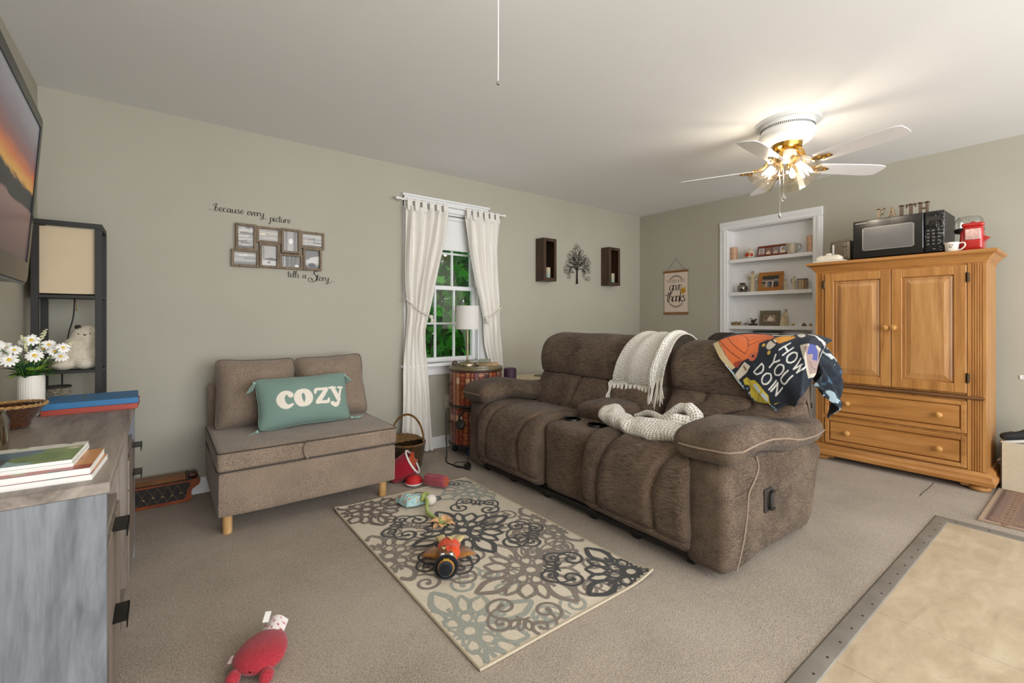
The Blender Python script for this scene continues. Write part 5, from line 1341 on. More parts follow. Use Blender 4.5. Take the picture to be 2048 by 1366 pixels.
# ---- ceiling light above the frame, its pull cord hangs into view
cl = thing('ceiling_light', 'ceiling light whose long white pull cord hangs from above', 'ceiling light', (.82, 1.06, 1.84))
m = MB(); m.lathe([(.15, 2.44), (.15, 2.42), (.13, 2.41), (.12, 2.41)], (.78, 1.02, 0), 40); m.build('canopy', WHITEG, cl)
m = MB(); m.lathe([(.125, 2.41), (.135, 2.385), (.12, 2.35), (.07, 2.325), (0, 2.318)], (.78, 1.02, 0), 40); m.build('glass_dome', emit('#fff6ea', NEAR_LAMP), cl)
px_, py_ = .798, 1.114
m = MB(); m.tube([(px_, py_, 2.40), (px_+.001, py_, 2.1), (px_, py_, 1.845)], .0015, 6); c_ = m.build('pull_cord', plain('#eeece6', .7), cl)
m = MB(); m.tube([(px_-.035, py_-.08, 2.405), (px_, py_, 2.405)], .003, 6); m.build('cord_arm', WHITEG, c_)
m = MB(); m.lathe([(0, -.008), (.0045, -.005), (.005, .0), (.002, .008), (0, .009)], (px_, py_, 1.843), 10); m.build('cord_bead', CHROME, c_)

# ================================================================== wall lettering
INK = plain('#2b2720', .7, var=.05)
def decal(name, lab, words):
    t = thing(name, lab, 'wall decal', (words[0][2], YB, words[0][3]), 'wall lettering around the photo collage'); yw = YB-.0012
    for (txt, size, x, z, adv) in words:
        m = MB(); st, _ = lettering(txt, size, x, z, .08, adv)
        for s_ in st:
            if len(s_) == 2: m.ribbon([s_[0], (s_[0][0]+.0038, s_[0][1]+.0005)], .0042, lambda a, b: (a, yw, b)); continue
            m.ribbon(s_, pen(s_, .0058*size/.05, .0019*size/.05), lambda a, b: (a, yw, b))
        m.build('word', INK, t, smooth=False, fix=False)['kind'] = 'stuff'
decal('wall_lettering', 'dark script wall lettering reading because every picture', [('...', .048, .240, 1.867, 1.25), ('because', .0515, .275, 1.864, 1.08), ('every', .0515, .465, 1.862, 1.0), ('picture', .050, .607, 1.838, 1.0)])
decal('wall_lettering', 'dark script wall lettering reading tells a Story', [('tells', .050, .722, 1.446, 1.0), ('a', .050, .822, 1.444, 1.0), ('S', .074, .884, 1.43, 1.0), ('tory', .055, .922, 1.43, 1.05), ('...', .048, 1.022, 1.428, 1.2)])

# ---- photo collage
FW = wood('#54432f', '#75624c', '#8a765e', (6, 6, 2), 5, .6)
pc = thing('photo_collage', 'brown wooden collage of eight black and white photo frames', 'picture frame', (.67, YB-.02, 1.50))
def scene_cv(kind, seed, W=56, H=56):
    c = Canvas(W, H, 1, 1, '#a9a5a0'); r = random.Random(seed)
    if kind == 'sky':
        for k in range(16): y = r.uniform(.1, 1); c.line([(r.uniform(-.2, .6), y), (r.uniform(.5, 1.2), y+r.uniform(-.08, .08))], r.uniform(.03, .1), r.choice(['#c9c5bf', '#8b8784', '#d8d4cc', '#77736f']))
        c.rect(0, 0, 1, .12, '#5d5955')
    elif kind == 'sun':
        for k in range(14): y = r.uniform(.1, 1); c.line([(r.uniform(-.2, .6), y), (r.uniform(.5, 1.2), y)], r.uniform(.03, .08), r.choice(['#b9b3aa', '#8f8a86', '#c9c2b6', '#a79f96']))
        c.oval(.2, .55, .18, .07, '#e6d9b8')
    elif kind == 'hall': c.rect(.1, 0, .3, 1, '#8a8684'); c.rect(.7, 0, .9, 1, '#7d7977'); c.oval(.52, .5, .14, .14, '#eceae6'); c.rect(.3, 0, .7, .3, '#b5b1ac')
    elif kind == 'tree':
        c.rect(0, 0, 1, .3, '#c4bfb9'); c.poly([(.2, .34), (.6, .42), (1, .36), (1, .27), (.2, .28)], '#4e4a45'); c.line([(.14, .25), (.16, .6), (.13, .95)], .04, '#4a463f')
        for k in range(9): c.line([(.15, .5+.05*k), (r.uniform(-.05, .42), .62+.05*k)], .012, '#57524a')
        c.oval(.5, .17, .1, .04, '#403c37')
    elif kind == 'wood':
        c.rect(0, 0, 1, 1, '#6d6862')
        for k in range(14): x = r.uniform(0, 1); c.line([(x, 0), (x+r.uniform(-.05, .05), 1)], r.uniform(.02, .08), r.choice(['#9a958e', '#4a4641', '#b5b0a8', '#55504b']))
        c.oval(.8, .15, .1, .12, '#d8d5cf')
    else:
        c.rect(0, .5, 1, 1, '#6e6b69'); c.poly([(0, .3), (.4, .6), (1, .7), (1, .3)], '#c9c5bf'); c.rect(0, 0, 1, .18, '#5a5652'); c.oval(.5, .18, .25, .12, '#2e2b28')
    return c.grain(.06, seed)
frs = [(.394, .520, 1.613, 1.795, 'sky'), (.520, .676, 1.677, 1.790, 'sun'), (.676, .804, 1.616, 1.793, 'hall'), (.804, .973, 1.662, 1.788, 'sky'), (.370, .536, 1.499, 1.618, 'sky'), (.537, .664, 1.502, 1.676, 'tree'), (.664, .822, 1.502, 1.612, 'wood'), (.822, .953, 1.502, 1.668, 'cloud')]
for i, (a, b, c, d, kd) in enumerate(frs):
    fw = .016; ya = YB-.026-(.007 if i in (0, 2, 5, 7) else 0); m = MB()
    for q in ((a, a+fw, c, d), (b-fw, b, c, d), (a+fw, b-fw, c, c+fw), (a+fw, b-fw, d-fw, d)): m.box(q[0], q[1], ya, YB-.001, q[2], q[3], .0015)
    f_ = m.build('frame', FW, pc, ang=20); cv2 = scene_cv(kd, i+2)
    m = MB(); m.grid(lambda u, v: (lerp(a+fw-.001, b-fw+.001, u), YB-.012, lerp(c+fw-.001, d-fw+.001, v)), 48, 48, colf=lambda u, v: cv2.at(u, v)); m.build('photo', printed(.3, name='photo_print'), f_, cols=True, smooth=False)

# ---- shadow-box sconces with candles
SW = wood('#2a1b12', '#412c1e', '#523a28', (4, 4, .6), 4, .4)
def sconce(x0, x1, lab, clab):
    z0, z1, yf = 1.535, 1.975, YB-.125; t = .017
    s_ = thing('candle_sconce', lab, 'sconce', ((x0+x1)/2, YB-.06, z0), 'shadow-box sconces beside the metal tree')
    m = MB(); m.box(x0, x0+t, yf, YB-.001, z0, z1, .001); m.box(x1-t, x1, yf, YB-.001, z0, z1, .001); m.box(x0+t, x1-t, yf, YB-.001, z0, z0+t, .001); m.box(x0+t, x1-t, yf, YB-.001, z1-t, z1, .001); m.build('box_frame', SW, s_, ang=20)
    m = MB(); w_ = .034
    for q in ((x0+.002, x0+w_, z0+.002, z1-.002), (x1-w_, x1-.002, z0+.002, z1-.002), (x0+w_, x1-w_, z0+.002, z0+w_), (x0+w_, x1-w_, z1-w_, z1-.002)): m.box(q[0], q[1], yf-.004, yf+.010, q[2], q[3], .0015)
    m.build('front_trim', SW, s_, ang=20)
    m = MB(); m.box(x0+t, x1-t, YB-.012, YB-.002, z0+t, z1-t); m.build('mirror_back', plain('#1c1612', .12, .2), s_, smooth=False)
    cx, cy = (x0+x1)/2+.004, YB-.082; m = MB(); m.lathe([(0, 0), (.028, 0), (.029, .004), (.029, .12), (.026, .124), (0, .121)], (cx, cy, z0+t+.001), 28)
    c = hexc('#6d9a94'); d = hexc('#c9b594'); m.c = [tuple(lerp(c[k], d[k], smooth01((v[2]-z0-t-.07)/.05)) for k in range(3))+(1,) for v in m.v]
    cd_ = tag(m.build('pillar_candle', printed(.5, name='candle_wax'), cols=True), clab, 'candle', 'teal candles inside the sconces')
    m = MB(); m.cyl((cx, cy, z0+t+.12), (cx, cy, z0+t+.134), .0014, n=6); m.build('wick', BLACK, cd_)
sconce(3.083, 3.262, 'dark wood sconce box on the window side of the metal tree', 'teal and cream candle in the sconce on the window side of the metal tree')
sconce(4.085, 4.276, 'dark wood sconce box between the metal tree and the room corner', 'teal and cream candle in the sconce nearer the room corner')
# ---- metal tree
mt = thing('metal_tree', 'dark scrolled metal tree wall ornament between the sconces', 'wall art', (3.69, YB-.02, 1.535))
TRM = plain('#2e261e', .5, .6, var=.1); ytr = YB-.02
m = MB(); tx0 = 3.672
m.tube(crom([(tx0, ytr, 1.538), (tx0, ytr, 1.56), (tx0, ytr, 1.68), (tx0+.002, ytr, 1.70)], 5), [.030]+[.018]*3+[.013]*3+[.0105]*9, 8, flat=.5); m.build('trunk', TRM, mt)
def spiral(cx, cz, r, a0, turns, fl, n=22): return [(cx+r*(1-.72*k/n)*math.cos(a0+fl*turns*2*PI*k/n), ytr, cz+r*(1-.72*k/n)*math.sin(a0+fl*turns*2*PI*k/n)) for k in range(n+1)]
rnd = random.Random(3)
boughs = [((3.672, 1.70), (3.66, 1.78), (3.60, 1.83), .05), ((3.672, 1.70), (3.69, 1.80), (3.715, 1.90), .05), ((3.672, 1.70), (3.74, 1.76), (3.80, 1.80), .05), ((3.672, 1.69), (3.60, 1.72), (3.545, 1.66), .045), ((3.672, 1.69), (3.75, 1.71), (3.81, 1.66), .045), ((3.672, 1.70), (3.62, 1.75), (3.55, 1.77), .05)]
for (a, b, c, r) in boughs:
    m = MB(); m.tube(crom([(a[0], ytr, a[1]), (b[0], ytr, b[1]), (c[0], ytr, c[1])], 8), .0042, 6); m.build('bough', TRM, mt)
curls = [(3.585, 1.87, .036), (3.545, 1.83, .034), (3.63, 1.90, .036), (3.66, 1.955, .034), (3.70, 1.935, .038), (3.745, 1.90, .034), (3.60, 1.79, .036), (3.53, 1.755, .036), (3.495, 1.70, .034), (3.50, 1.66, .03), (3.545, 1.61, .03), (3.585, 1.665, .026), (3.565, 1.70, .028), (3.64, 1.83, .034), (3.70, 1.84, .036), (3.76, 1.83, .034), (3.80, 1.845, .034), (3.845, 1.82, .032), (3.87, 1.78, .034), (3.86, 1.73, .034), (3.82, 1.76, .034), (3.865, 1.685, .03), (3.80, 1.70, .03), (3.79, 1.65, .028), (3.855, 1.60, .034), (3.77, 1.755, .030), (3.62, 1.74, .026)]
for i, (cx, cz, r) in enumerate(curls):
    d = math.atan2(cz-1.72, cx-3.672); fl = 1 if i % 2 else -1; s_ = spiral(cx, cz, r, d+PI*.6*fl, 1.35, fl)
    f0 = s_[0]; bx, bz = lerp(f0[0], 3.672, .35), lerp(f0[2], 1.72, .35)
    m = MB(); m.tube(crom([(bx, ytr, bz), (lerp(bx, f0[0], .55)+.008*fl, ytr, lerp(bz, f0[2], .55)), f0], 5)[:-1]+s_, .0021, 5); m.build('curl', TRM, mt)
for k, (a, L_) in enumerate(((.45, .11), (1.15, .12), (1.75, .12), (2.5, .11), (.9, .09), (2.1, .10))):
    m = MB(); c0 = (3.675+.03*math.cos(a), 1.725+.03*math.sin(a)); pts = []
    for sg in (1, -1):
        for t in [j/8 for j in range(9)]:
            tt = t if sg > 0 else 1-t; pts.append((c0[0]+L_*tt*math.cos(a)-sg*.018*math.sin(PI*tt)*math.sin(a), ytr, c0[1]+L_*tt*math.sin(a)+sg*.018*math.sin(PI*tt)*math.cos(a)))
    m.tube(pts, .0024, 5, closed=True); m.build('leaf_loop', TRM, mt)
m = MB(); m.cyl((tx0, ytr, 1.62), (tx0, YB, 1.62), .003, n=6); m.cyl((3.70, ytr, 1.86), (3.70, YB, 1.86), .003, n=6); m.build('hanger', TRM, mt)

# ---- hanging scroll
sc = thing('hanging_scroll', 'cream fabric scroll with wooden bars lettered in everything give thanks', 'wall hanging', (XR-.01, 3.116, 1.225))
xs_ = XR-.010
gv = Canvas(180, 290, .30, .485, '#d9c6b4')
def ink(txt, size, x, z, adv, thick, thin, slant=.15, col='#2e211d'):
    for s_ in lettering(txt, size, x, z, slant, adv)[0]: gv.line(s_, pen(s_, thick, thin), col)
ink('IN EVERYTHING', .037, .035, .352, .86, .003, .0025, 0.0, '#4a3a33')
ink('give', .115, .06, .262, .92, .011, .004, .2); ink('thanks', .125, .028, .128, .72, .012, .004, .12)
gv.line([(.175, .245), (.205, .33)], .004, '#2e211d')
for zc, sg in ((.43, -1), (.062, 1)):
    q = [(.06+.18*t, zc-sg*.0+sg*.05*(2*t-1)**2) for t in [k/12 for k in range(13)]]; gv.line(q, .003, '#2e211d')
    for (x, y) in q[1:-1]: gv.oval(x, y+.008, .004, .007, '#2e211d'); gv.oval(x+.006, y-.007, .004, .006, '#2e211d')
gv.poly([(.205, .25), (.225, .285), (.265, .29), (.28, .26), (.265, .225), (.245, .212), (.225, .222)], '#c9992f')
for k in range(5): gv.line([(.208+.016*k, .262-.008*k+.02), (.226+.014*k, .225+.004*k)], .004, '#4a3320')
gv.line([(.265, .285), (.285, .30)], .004, '#2e211d')
m = MB(); m.grid(lambda u, v: (xs_-.0006+.001*math.sin(v*9), 3.270-.308*u, 1.228+.478*v), 180, 270, colf=lambda u, v: gv.at(u, v)); m.build('fabric', printed(.85, name='cotton_print'), sc, cols=True, smooth=False)
SCW = wood('#6f4520', '#8a5a2c', '#9c6b38', (5, .7, 5), 5, .5)
for z in (1.705, 1.212):
    m = MB(); m.box(xs_-.006, xs_+.005, 2.953, 3.279, z-.012, z+.012, .002); m.build('wooden_bar', SCW, sc, ang=20)
m = MB(); m.tube([(xs_, 3.235, 1.712), (xs_+.004, 3.12, 1.855), (xs_, 2.985, 1.712)], .0014, 5); m.build('hanging_string', plain('#6b6352', .8), sc)
m = MB(); m.tube([(XR, 3.12, 1.857), (XR-.012, 3.12, 1.857)], .003, 8); m.build('nail', CHROME, sc)

# ================================================================== things on the built-in shelves
SX = XR+.042; Z1, Z2, Z3, Z4 = SHZ[0]+.0005, SHZ[1]+.0005, SHZ[2]+.0005, SHZ[3]+.0005
def pillar(y, z, r, h, lab, grp):
    m = MB(); m.lathe([(0, 0), (r, 0), (r+.001, .003), (r+.001, h-.004), (r-.003, h), (0, h-.002)], (SX, y, z), 28); m.c = [hexc('#b98f6c') if abs(v[2]-z-h*.5) < .004 else hexc('#cfa989') for v in m.v]
    o = tag(m.build('pillar_candle', plain('#c9a283', .5, var=.08, vs=30)), lab, 'candle', grp)
    b_ = MB(); b_.tube([(SX+(r+.0012)*math.cos(2*PI*k/24), y+(r+.0012)*math.sin(2*PI*k/24), z+h*.45) for k in range(24)], .0012, 5, closed=True); b_.build('raffia_band', plain('#8a6848', .9), o)
    w_ = MB(); w_.cyl((SX, y, z+h-.002), (SX, y, z+h+.012), .0014, n=6); w_.build('wick', BLACK, o)
pillar(2.452, Z1, .036, .135, 'beige banded candle on the top shelf beside the lidded pot', 'beige candles on the top shelf'); pillar(1.724, Z1, .030, .155, 'taller beige banded candle on the top shelf at the mug end', 'beige candles on the top shelf')
sp_ = thing('sugar_pot', 'lidded white pot painted with red poppies on the top shelf', 'pot', (SX, 2.285, Z1))
m = MB(); m.lathe([(0, 0), (.034, 0), (.044, .012), (.052, .035), (.050, .062), (.046, .068)], (SX, 2.285, Z1), 36); rr = random.Random(2)
def pot_c(v):
    a = math.atan2(v[1]-2.285, v[0]-SX); z = v[2]-Z1
    for (aa, zz, r, c) in ((PI-.15, .036, .022, '#b5402a'), (PI+.75, .034, .018, '#b5402a'), (PI-.95, .034, .016, '#a9482f'), (PI+.25, .05, .012, '#c9a23f')):
        d = abs((a-aa+PI) % (2*PI)-PI)*.05
        if math.hypot(d, z-zz) < r: return hexc(c)
    return hexc('#d9d0be') if z > .01 else hexc('#a8b5a2')
m2 = MB(); m2.grid(lambda u, v: (SX+table([(0, .034), (.2, .044), (.5, .052), (.85, .050), (1, .046)], v)*math.cos(2*PI*u), 2.285+table([(0, .034), (.2, .044), (.5, .052), (.85, .050), (1, .046)], v)*math.sin(2*PI*u), Z1+.068*v), 72, 26, cu=True); m2.c = [pot_c(v) for v in m2.v]; m2.lathe([(0, .001), (.034, .001)], (SX, 2.285, Z1), 36)
m2.build('body', printed(.2, name='glazed_print'), sp_, cols=True)
m = MB(); m.lathe([(.048, .068), (.046, .074), (.03, .086), (.012, .092), (.006, .098), (.011, .106), (.008, .114), (0, .116)], (SX, 2.285, Z1), 32); m.build('lid', plain('#cfc6b0', .25, var=.15, vs=40), sp_)
def leanframe(name, lab, y0, y1, z, h, fw, mat, tilt, photos, x=XR+.03, depth=.012, group='picture frames on the built-in shelves', mat_='#d9d4ca'):
    # leaning picture frame facing -X
    t = thing(name, lab, 'picture frame', (x, (y0+y1)/2, z), group); ORG[t.name] = (0, 0, 0); t.rotation_euler = (0, math.radians(tilt), 0)
    W = (y1-y0)/2
    def b(m, nm, mt_, p, **k): o = m.build(nm, mt_, None, org=(0, 0, 0), **k); o.parent = p; o.location = (0, 0, 0); ORG[o.name] = (0, 0, 0); return o
    m = MB()
    if isinstance(fw, tuple): fy, fz = fw
    else: fy = fz = fw
    for q in ((-W, -W+fy, 0, h), (W-fy, W, 0, h), (-W+fy, W-fy, 0, fz), (-W+fy, W-fy, h-fz, h)): m.box(-depth/2, depth/2, q[0], q[1], q[2], q[3], .0015)
    f_ = b(m, 'frame', mat, t, ang=20)
    if len(photos) > 1 or photos[0][0] is not None:
        m = MB(); m.box(-depth*.1, depth*.4, -W+fy-.001, W-fy+.001, fz-.001, h-fz+.001); b(m, 'mount', mat if len(photos) > 1 else plain(mat_, .8), f_, smooth=False)
    for (a0, a1, c0, c1, cv_) in [p if p[0] is not None else (-W+fy, W-fy, fz, h-fz, p[4]) for p in photos]:
        m = MB(); m.grid(lambda u, v: (-depth*.12-.0008, lerp(a1, a0, u), lerp(c0, c1, v)), 40, 40, colf=lambda u, v: cv_.at(u, v)); b(m, 'photo', printed(.3, name='photo_print'), f_, cols=True, smooth=False)
    m = MB(); m.box(depth/2, depth/2+.003, -.02, .02, .0, h*.6); b(m, 'easel_back', BLACK, f_, smooth=False)
    return t
def portrait(seed, oval, bg):
    c = Canvas(40, 50, 1, 1.25, bg); r = random.Random(seed)
    c.oval(.5, .18, .34, .34, r.choice(['#c9b8ad', '#d9cbb8', '#5a5f6a', '#a98f88'])); c.oval(.5, .72, .23, .27, r.choice(['#2a1c16', '#3c2a1e'])); c.oval(.5, .66, .17, .22, '#c99a7e')
    return c
wm = wood('#5a2512', '#78381e', '#8a4627', (5, .8, 5), 5, .35)
cvs4 = [portrait(k, 0, b_) for k, b_ in enumerate(('#b9b6c0', '#8a6a62', '#8a8a90', '#c9ccd6'))]
W4 = .145
leanframe('framed_photo', 'long reddish wood frame with four small portraits', 2.062-W4, 2.062+W4, Z1, .115, (.012, .022), wm, 12, [(.135-.068*k-.058, .135-.068*k, .025, .092, cvs4[k]) for k in range(4)])
mg_ = thing('mug', 'floral patterned china mug with grey handle on the top shelf', 'mug', (SX-.01, 1.884, Z1))
m = MB(); prof = [(.030, 0), (.038, .006), (.042, .035), (.047, .075), (.051, .103), (.049, .103), (.044, .075), (.038, .03), (0, .012)]
m.lathe(prof, (SX-.01, 1.884, Z1), 36); m.build('cup', plain('#b9ad97', .3, var=.22, vs=45), mg_)
m = MB(); m.tube(crom([(SX-.01, 1.840, Z1+.085), (SX-.01, 1.812, Z1+.09), (SX-.01, 1.799, Z1+.065), (SX-.01, 1.812, Z1+.038), (SX-.01, 1.844, Z1+.025)], 6), .005, 8); m.build('handle', plain('#7f837a', .35), mg_)
# second shelf
sv = thing('silver_pot', 'round crackled silver pot with flared neck on the middle shelf', 'pot', (SX, 2.362, Z2))
m = MB(); m.lathe([(0, 0), (.030, 0), (.044, .012), (.053, .038), (.048, .064), (.030, .080), (.026, .086), (.033, .096), (.031, .097), (.023, .086), (.03, .07), (.0, .01)], (SX, 2.362, Z2), 40); m.build('body', plain('#9a948a', .12, 1.0, var=.35, vs=30), sv)
IVR = plain('#cdbb98', .75, var=.08, vs=30); IVD = plain('#7c6142', .8, var=.1)
def figure(name, lab, y, z, h, wings, robe, grp='willow figurines on the built-in shelves', second=False, x=SX):
    t = thing(name, lab, 'figurine', (x, y, z), grp); s_ = h/.2
    m = MB(); m.lathe([(0, 0), (.022*s_, 0), (.021*s_, .03*s_), (.017*s_, .08*s_), (.018*s_, .12*s_), (.015*s_, .145*s_), (.006*s_, .16*s_), (.006*s_, .168*s_)], (x, y, z), 20, fr=lambda a, zz: 1+.05*math.cos(5*a)); m.build('robe', robe, t, ang=70)
    m = MB(); m.ball((x, y, z+.180*s_), (.0125*s_, .0125*s_, .016*s_), 12, 8); m.build('head', IVR if robe is not IVR else plain('#c2a582', .8), t)
    m = MB(); m.ball((x+.004*s_, y, z+.186*s_), (.0125*s_, .013*s_, .014*s_), 12, 8); m.build('hair', IVD, t)
    if wings == 'wire':
        for sg in (-1, 1):
            m = MB(); 
            for k in range(3): m.tube([(x+.016*s_, y+sg*(.006+.03*s_*math.sin(PI*i/14)*(1+.15*k)), z+(.11+.004*k)*s_+.045*s_*math.sin(2*PI*i/14)*.6+.03*s_*math.sin(PI*i/14)) for i in range(15)], .0011, 5)
            m.build('wing', plain('#6d6152', .5, .5), t)
    elif wings == 'up':
        for sg in (-1, 1):
            m = MB(); m.tube(crom([(x, y+sg*.014*s_, z+.14*s_), (x-.004, y+sg*.035*s_, z+.155*s_), (x-.004, y+sg*.043*s_, z+.175*s_)], 5), .005*s_, 6); m.build('arm', IVR, t)
            m = MB(); leafm(m, (x+.012, y+sg*.008, z+.10*s_), (x+.014, y+sg*.055*s_, z+.17*s_), .016*s_, Vector((1, 0, 0))); m.build('wing', plain('#c9c3b9', .6), t, ang=80)
    else:
        for sg in (-1, 1):
            m = MB(); m.tube(crom([(x, y+sg*.014*s_, z+.14*s_), (x-.014*s_, y+sg*.018*s_, z+.115*s_), (x-.02*s_, y+sg*.004*s_, z+.11*s_)], 5), .005*s_, 6); m.build('arm', robe, t)
    return t
figure('angel_figurine', 'tall cream angel figurine with raised arms beside the silver pot', 2.258, Z2, .215, 'up', IVR)
fam = Canvas(90, 64, 1.4, 1.0, '#3a3430'); rr = random.Random(4)
fam.rect(0, 0, 1.4, .32, '#8a8458'); fam.rect(.9, 0, 1.4, .4, '#3a352f'); fam.rect(0, .62, 1.4, .67, '#d9d6cf'); fam.rect(0, .5, 1.4, .54, '#c9c6bf')
for k, x in enumerate((.36, .55, .72, .9)): fam.rect(x-.07, .02, x+.07, .5, ['#c9a79a', '#5a6a80', '#26242a', '#c9b0a4'][k]); fam.oval(x, .62, .055, .08, '#c08a6a'); fam.oval(x, .68, .06, .06, '#3a2418')
om = wood('#8a5420', '#a56a2e', '#b47a3c', (5, .8, 5), 5, .35)
leanframe('framed_photo', 'honey wood frame holding a colour family photo', 1.965, 2.203, Z2, .195, .040, om, 11, [(None, 0, 0, 0, fam)])
figure('figurine', 'small cream figurine of a person hugging a bundle beside the honey frame', 1.942, Z2, .11, 'none', IVR); figure('angel_figurine', 'cream angel figurine with wire wings beside the glass candle jar', 1.866, Z2, .132, 'wire', IVR)
gc = thing('candle_jar', 'glass jar candle with metal lid on the middle shelf', 'candle', (SX, 1.79, Z2))
m = MB(); m.lathe([(0, 0), (.040, 0), (.041, .004), (.041, .080), (0, .080)], (SX, 1.79, Z2+.003), 32); m.build('wax', plain('#c9ab7c', .5, var=.05), gc)
m = MB(); m.lathe([(.0, 0), (.043, 0), (.044, .004), (.044, .094), (.0425, .094), (.0425, .003)], (SX, 1.79, Z2), 32); m.build('glass', clear_glass('#fbf6ec', .02, .2), gc)
m = MB(); m.lathe([(0, .094), (.0455, .094), (.0455, .102), (0, .103)], (SX, 1.79, Z2), 32); m.build('lid', plain('#7d7466', .3, .8), gc)
# third shelf
BR = plain('#8a7238', .4, .5, var=.25, vs=60)
def critter(name, lab, y, z, s_, kind, mat, grp='tiny ornaments on the lower shelf'):
    t = thing(name, lab, 'ornament', (SX-.015, y, z), grp); x = SX-.015
    o_ = MB()
    if kind == 'animal':
        o_.ball((x, y, z+.020*s_), (.010*s_, .019*s_, .011*s_), 12, 8); o_.ball((x, y-.018*s_, z+.029*s_), (.007*s_, .008*s_, .008*s_), 10, 8)
        for dy in (-.011, .011):
            for dx in (-.005, .005): o_.tube([(x+dx*s_, y+dy*s_, z), (x+dx*s_, y+dy*s_, z+.018*s_)], .0035*s_, 6)
        o_.build('body', mat, t); q = MB(); q.tube(crom([(x, y+.018*s_, z+.024*s_), (x, y+.026*s_, z+.026*s_), (x, y+.028*s_, z+.018*s_)], 4), .002*s_, 5); q.build('tail', mat, t)
    else:
        o_.lathe([(0, 0), (.022*s_, 0), (.021*s_, .006*s_), (.016*s_, .010*s_)], (x, y, z), 16); o_.build('base', mat, t)
        for k, (dy, h) in enumerate(((-.011, .022), (0, .032), (.011, .024))):
            q = MB(); q.lathe([(.007*s_, .008*s_), (.006*s_, h*s_*.6), (.003*s_, h*s_*.8), (.0045*s_, h*s_*.95), (0, h*s_*1.12)], (x, y+dy*s_, z), 10); q.build('carved_figure', mat, t)
critter('animal_ornament', 'gold-brown animal ornament at the end of the row near the scroll', 2.445, Z3, 1.25, 'animal', BR); critter('animal_ornament', 'gold-brown animal ornament second from the shelf end near the scroll', 2.395, Z3, 1.2, 'animal', BR)
critter('animal_ornament', 'small grey animal ornament beside the dark bird', 2.318, Z3, 1.0, 'animal', plain('#8a8574', .5, .3, var=.2, vs=60)); critter('animal_ornament', 'tiny pale grey ornament between the gold animals and the grey one', 2.352, Z3, .55, 'animal', plain('#a5a29a', .5, var=.1))
critter('nativity_ornament', 'carved brown nativity ornament on the shelf, nearer the seated figure', 1.773, Z3, 1.05, 'n', plain('#6a4e2c', .6, var=.25, vs=60)); critter('nativity_ornament', 'paler carved nativity ornament at the shelf end by the armoire', 1.716, Z3, .95, 'n', plain('#a58a62', .6, var=.25, vs=60)); critter('animal_ornament', 'small gold ornament beside the cream seated couple', 1.868, Z3, .7, 'animal', plain('#c2a04a', .4, .5, var=.2, vs=60))
bd = thing('bird_figurine', 'dark brown bird figurine perched on a log on the lower shelf', 'figurine', (SX-.02, 2.245, Z3)); DB = plain('#3b2a1e', .5, var=.25, vs=50); x, y, z = SX-.022, 2.245, Z3
m = MB(); m.tube([(x, 2.285, z+.012), (x, 2.24, z+.016), (x, 2.20, z+.012)], [.010, .014, .010], 10); m.build('log', DB, bd)
m = MB(); m.ball((x, y-.004, z+.045), (.014, .026, .017), 14, 10); m.ball((x, y-.026, z+.062), .011, 12, 8); m.tube([(x, y-.035, z+.062), (x, y-.046, z+.060)], [.004, .0008], 6); m.build('body', DB, bd)
m = MB(); leafm(m, (x-.012, y, z+.05), (x-.01, y+.05, z+.075), .010); leafm(m, (x+.010, y, z+.05), (x+.01, y+.045, z+.08), .010); m.build('wing', DB, bd, ang=80)
sep = Canvas(70, 46, 1.5, 1, '#a08878'); sep.rect(0, .5, 1.5, 1, '#8a7264'); sep.oval(.75, .35, .45, .25, '#d9c8b4'); sep.oval(.85, .62, .12, .2, '#e6d9c8'); sep.oval(.3, .5, .2, .35, '#6d5648'); sep.line([(1.2, 0), (1.25, 1)], .12, '#b9a593')
gm = wood('#4a4030', '#6a5e48', '#7d7058', (2, .8, 9), 7, .6)
leanframe('framed_photo', 'grey-brown ridged wood frame with a sepia photo', 1.998, 2.192, Z3, .155, (.040, .042), gm, 9, [(None, 0, 0, 0, sep)], x=XR+.045)
wn = figure('couple_figurine', 'cream seated couple figurine beside the ridged photo frame', 1.938, Z3, .165, 'none', IVR); xw = SX
m = MB(); m.lathe([(0, 0), (.030, 0), (.027, .03), (.018, .07), (.008, .10), (.005, .105)], (xw-.008, 1.962, Z3), 18); m.ball((xw-.01, 1.962, Z3+.113), .011, 10, 8); m.build('companion', IVR, wn)
lf = Canvas(60, 40, 1.5, 1, '#b5b19c'); lf.rect(.25, .2, 1.25, .8, '#55504a'); lf.oval(.6, .5, .2, .2, '#8a857c'); lf.oval(.95, .5, .18, .22, '#a09a90')
leanframe('framed_photo', 'large charcoal frame standing on the lowest visible shelf', 1.905, 2.262, Z4, .325, .020, plain('#3f3f3a', .5, var=.1), 6, [(-.155, .155, .03, .295, lf)], x=XR+.03)

# ================================================================== on top of the armoire
AT = 1.6005
tz = thing('toaster', 'brushed steel two-slot toaster on the armoire', 'toaster', (4.42, 1.335, AT))
TS = plain('#a39888', .28, .85, var=.08, vs=6)
m = MB(); m.soft((4.43, 1.337, AT+.098), (.13, .085, .090), .052, 10, (0, .003, .0)); m.build('shell', TS, tz, ang=60)
m = MB(); m.soft((4.308, 1.337, AT+.092), (.012, .070, .078), .011, 8); m.build('end_panel', plain('#6f6355', .35, .5), tz, ang=60)
m = MB(); m.box(4.293, 4.299, 1.299, 1.305, AT+.04, AT+.155); m.box(4.280, 4.297, 1.287, 1.317, AT+.125, AT+.136, .002); m.build('lever', CHROME, tz, ang=20)
for k in range(5):
    m = MB(); m.lathe([(0, 0), (.008, 0), (.008, .004), (0, .005)], (4.297, 1.383, AT+.075+.016*k), 10, M=Matrix.Rotation(-PI/2, 4, 'Y')); m.build('button', plain('#d9d6cf', .3), tz)
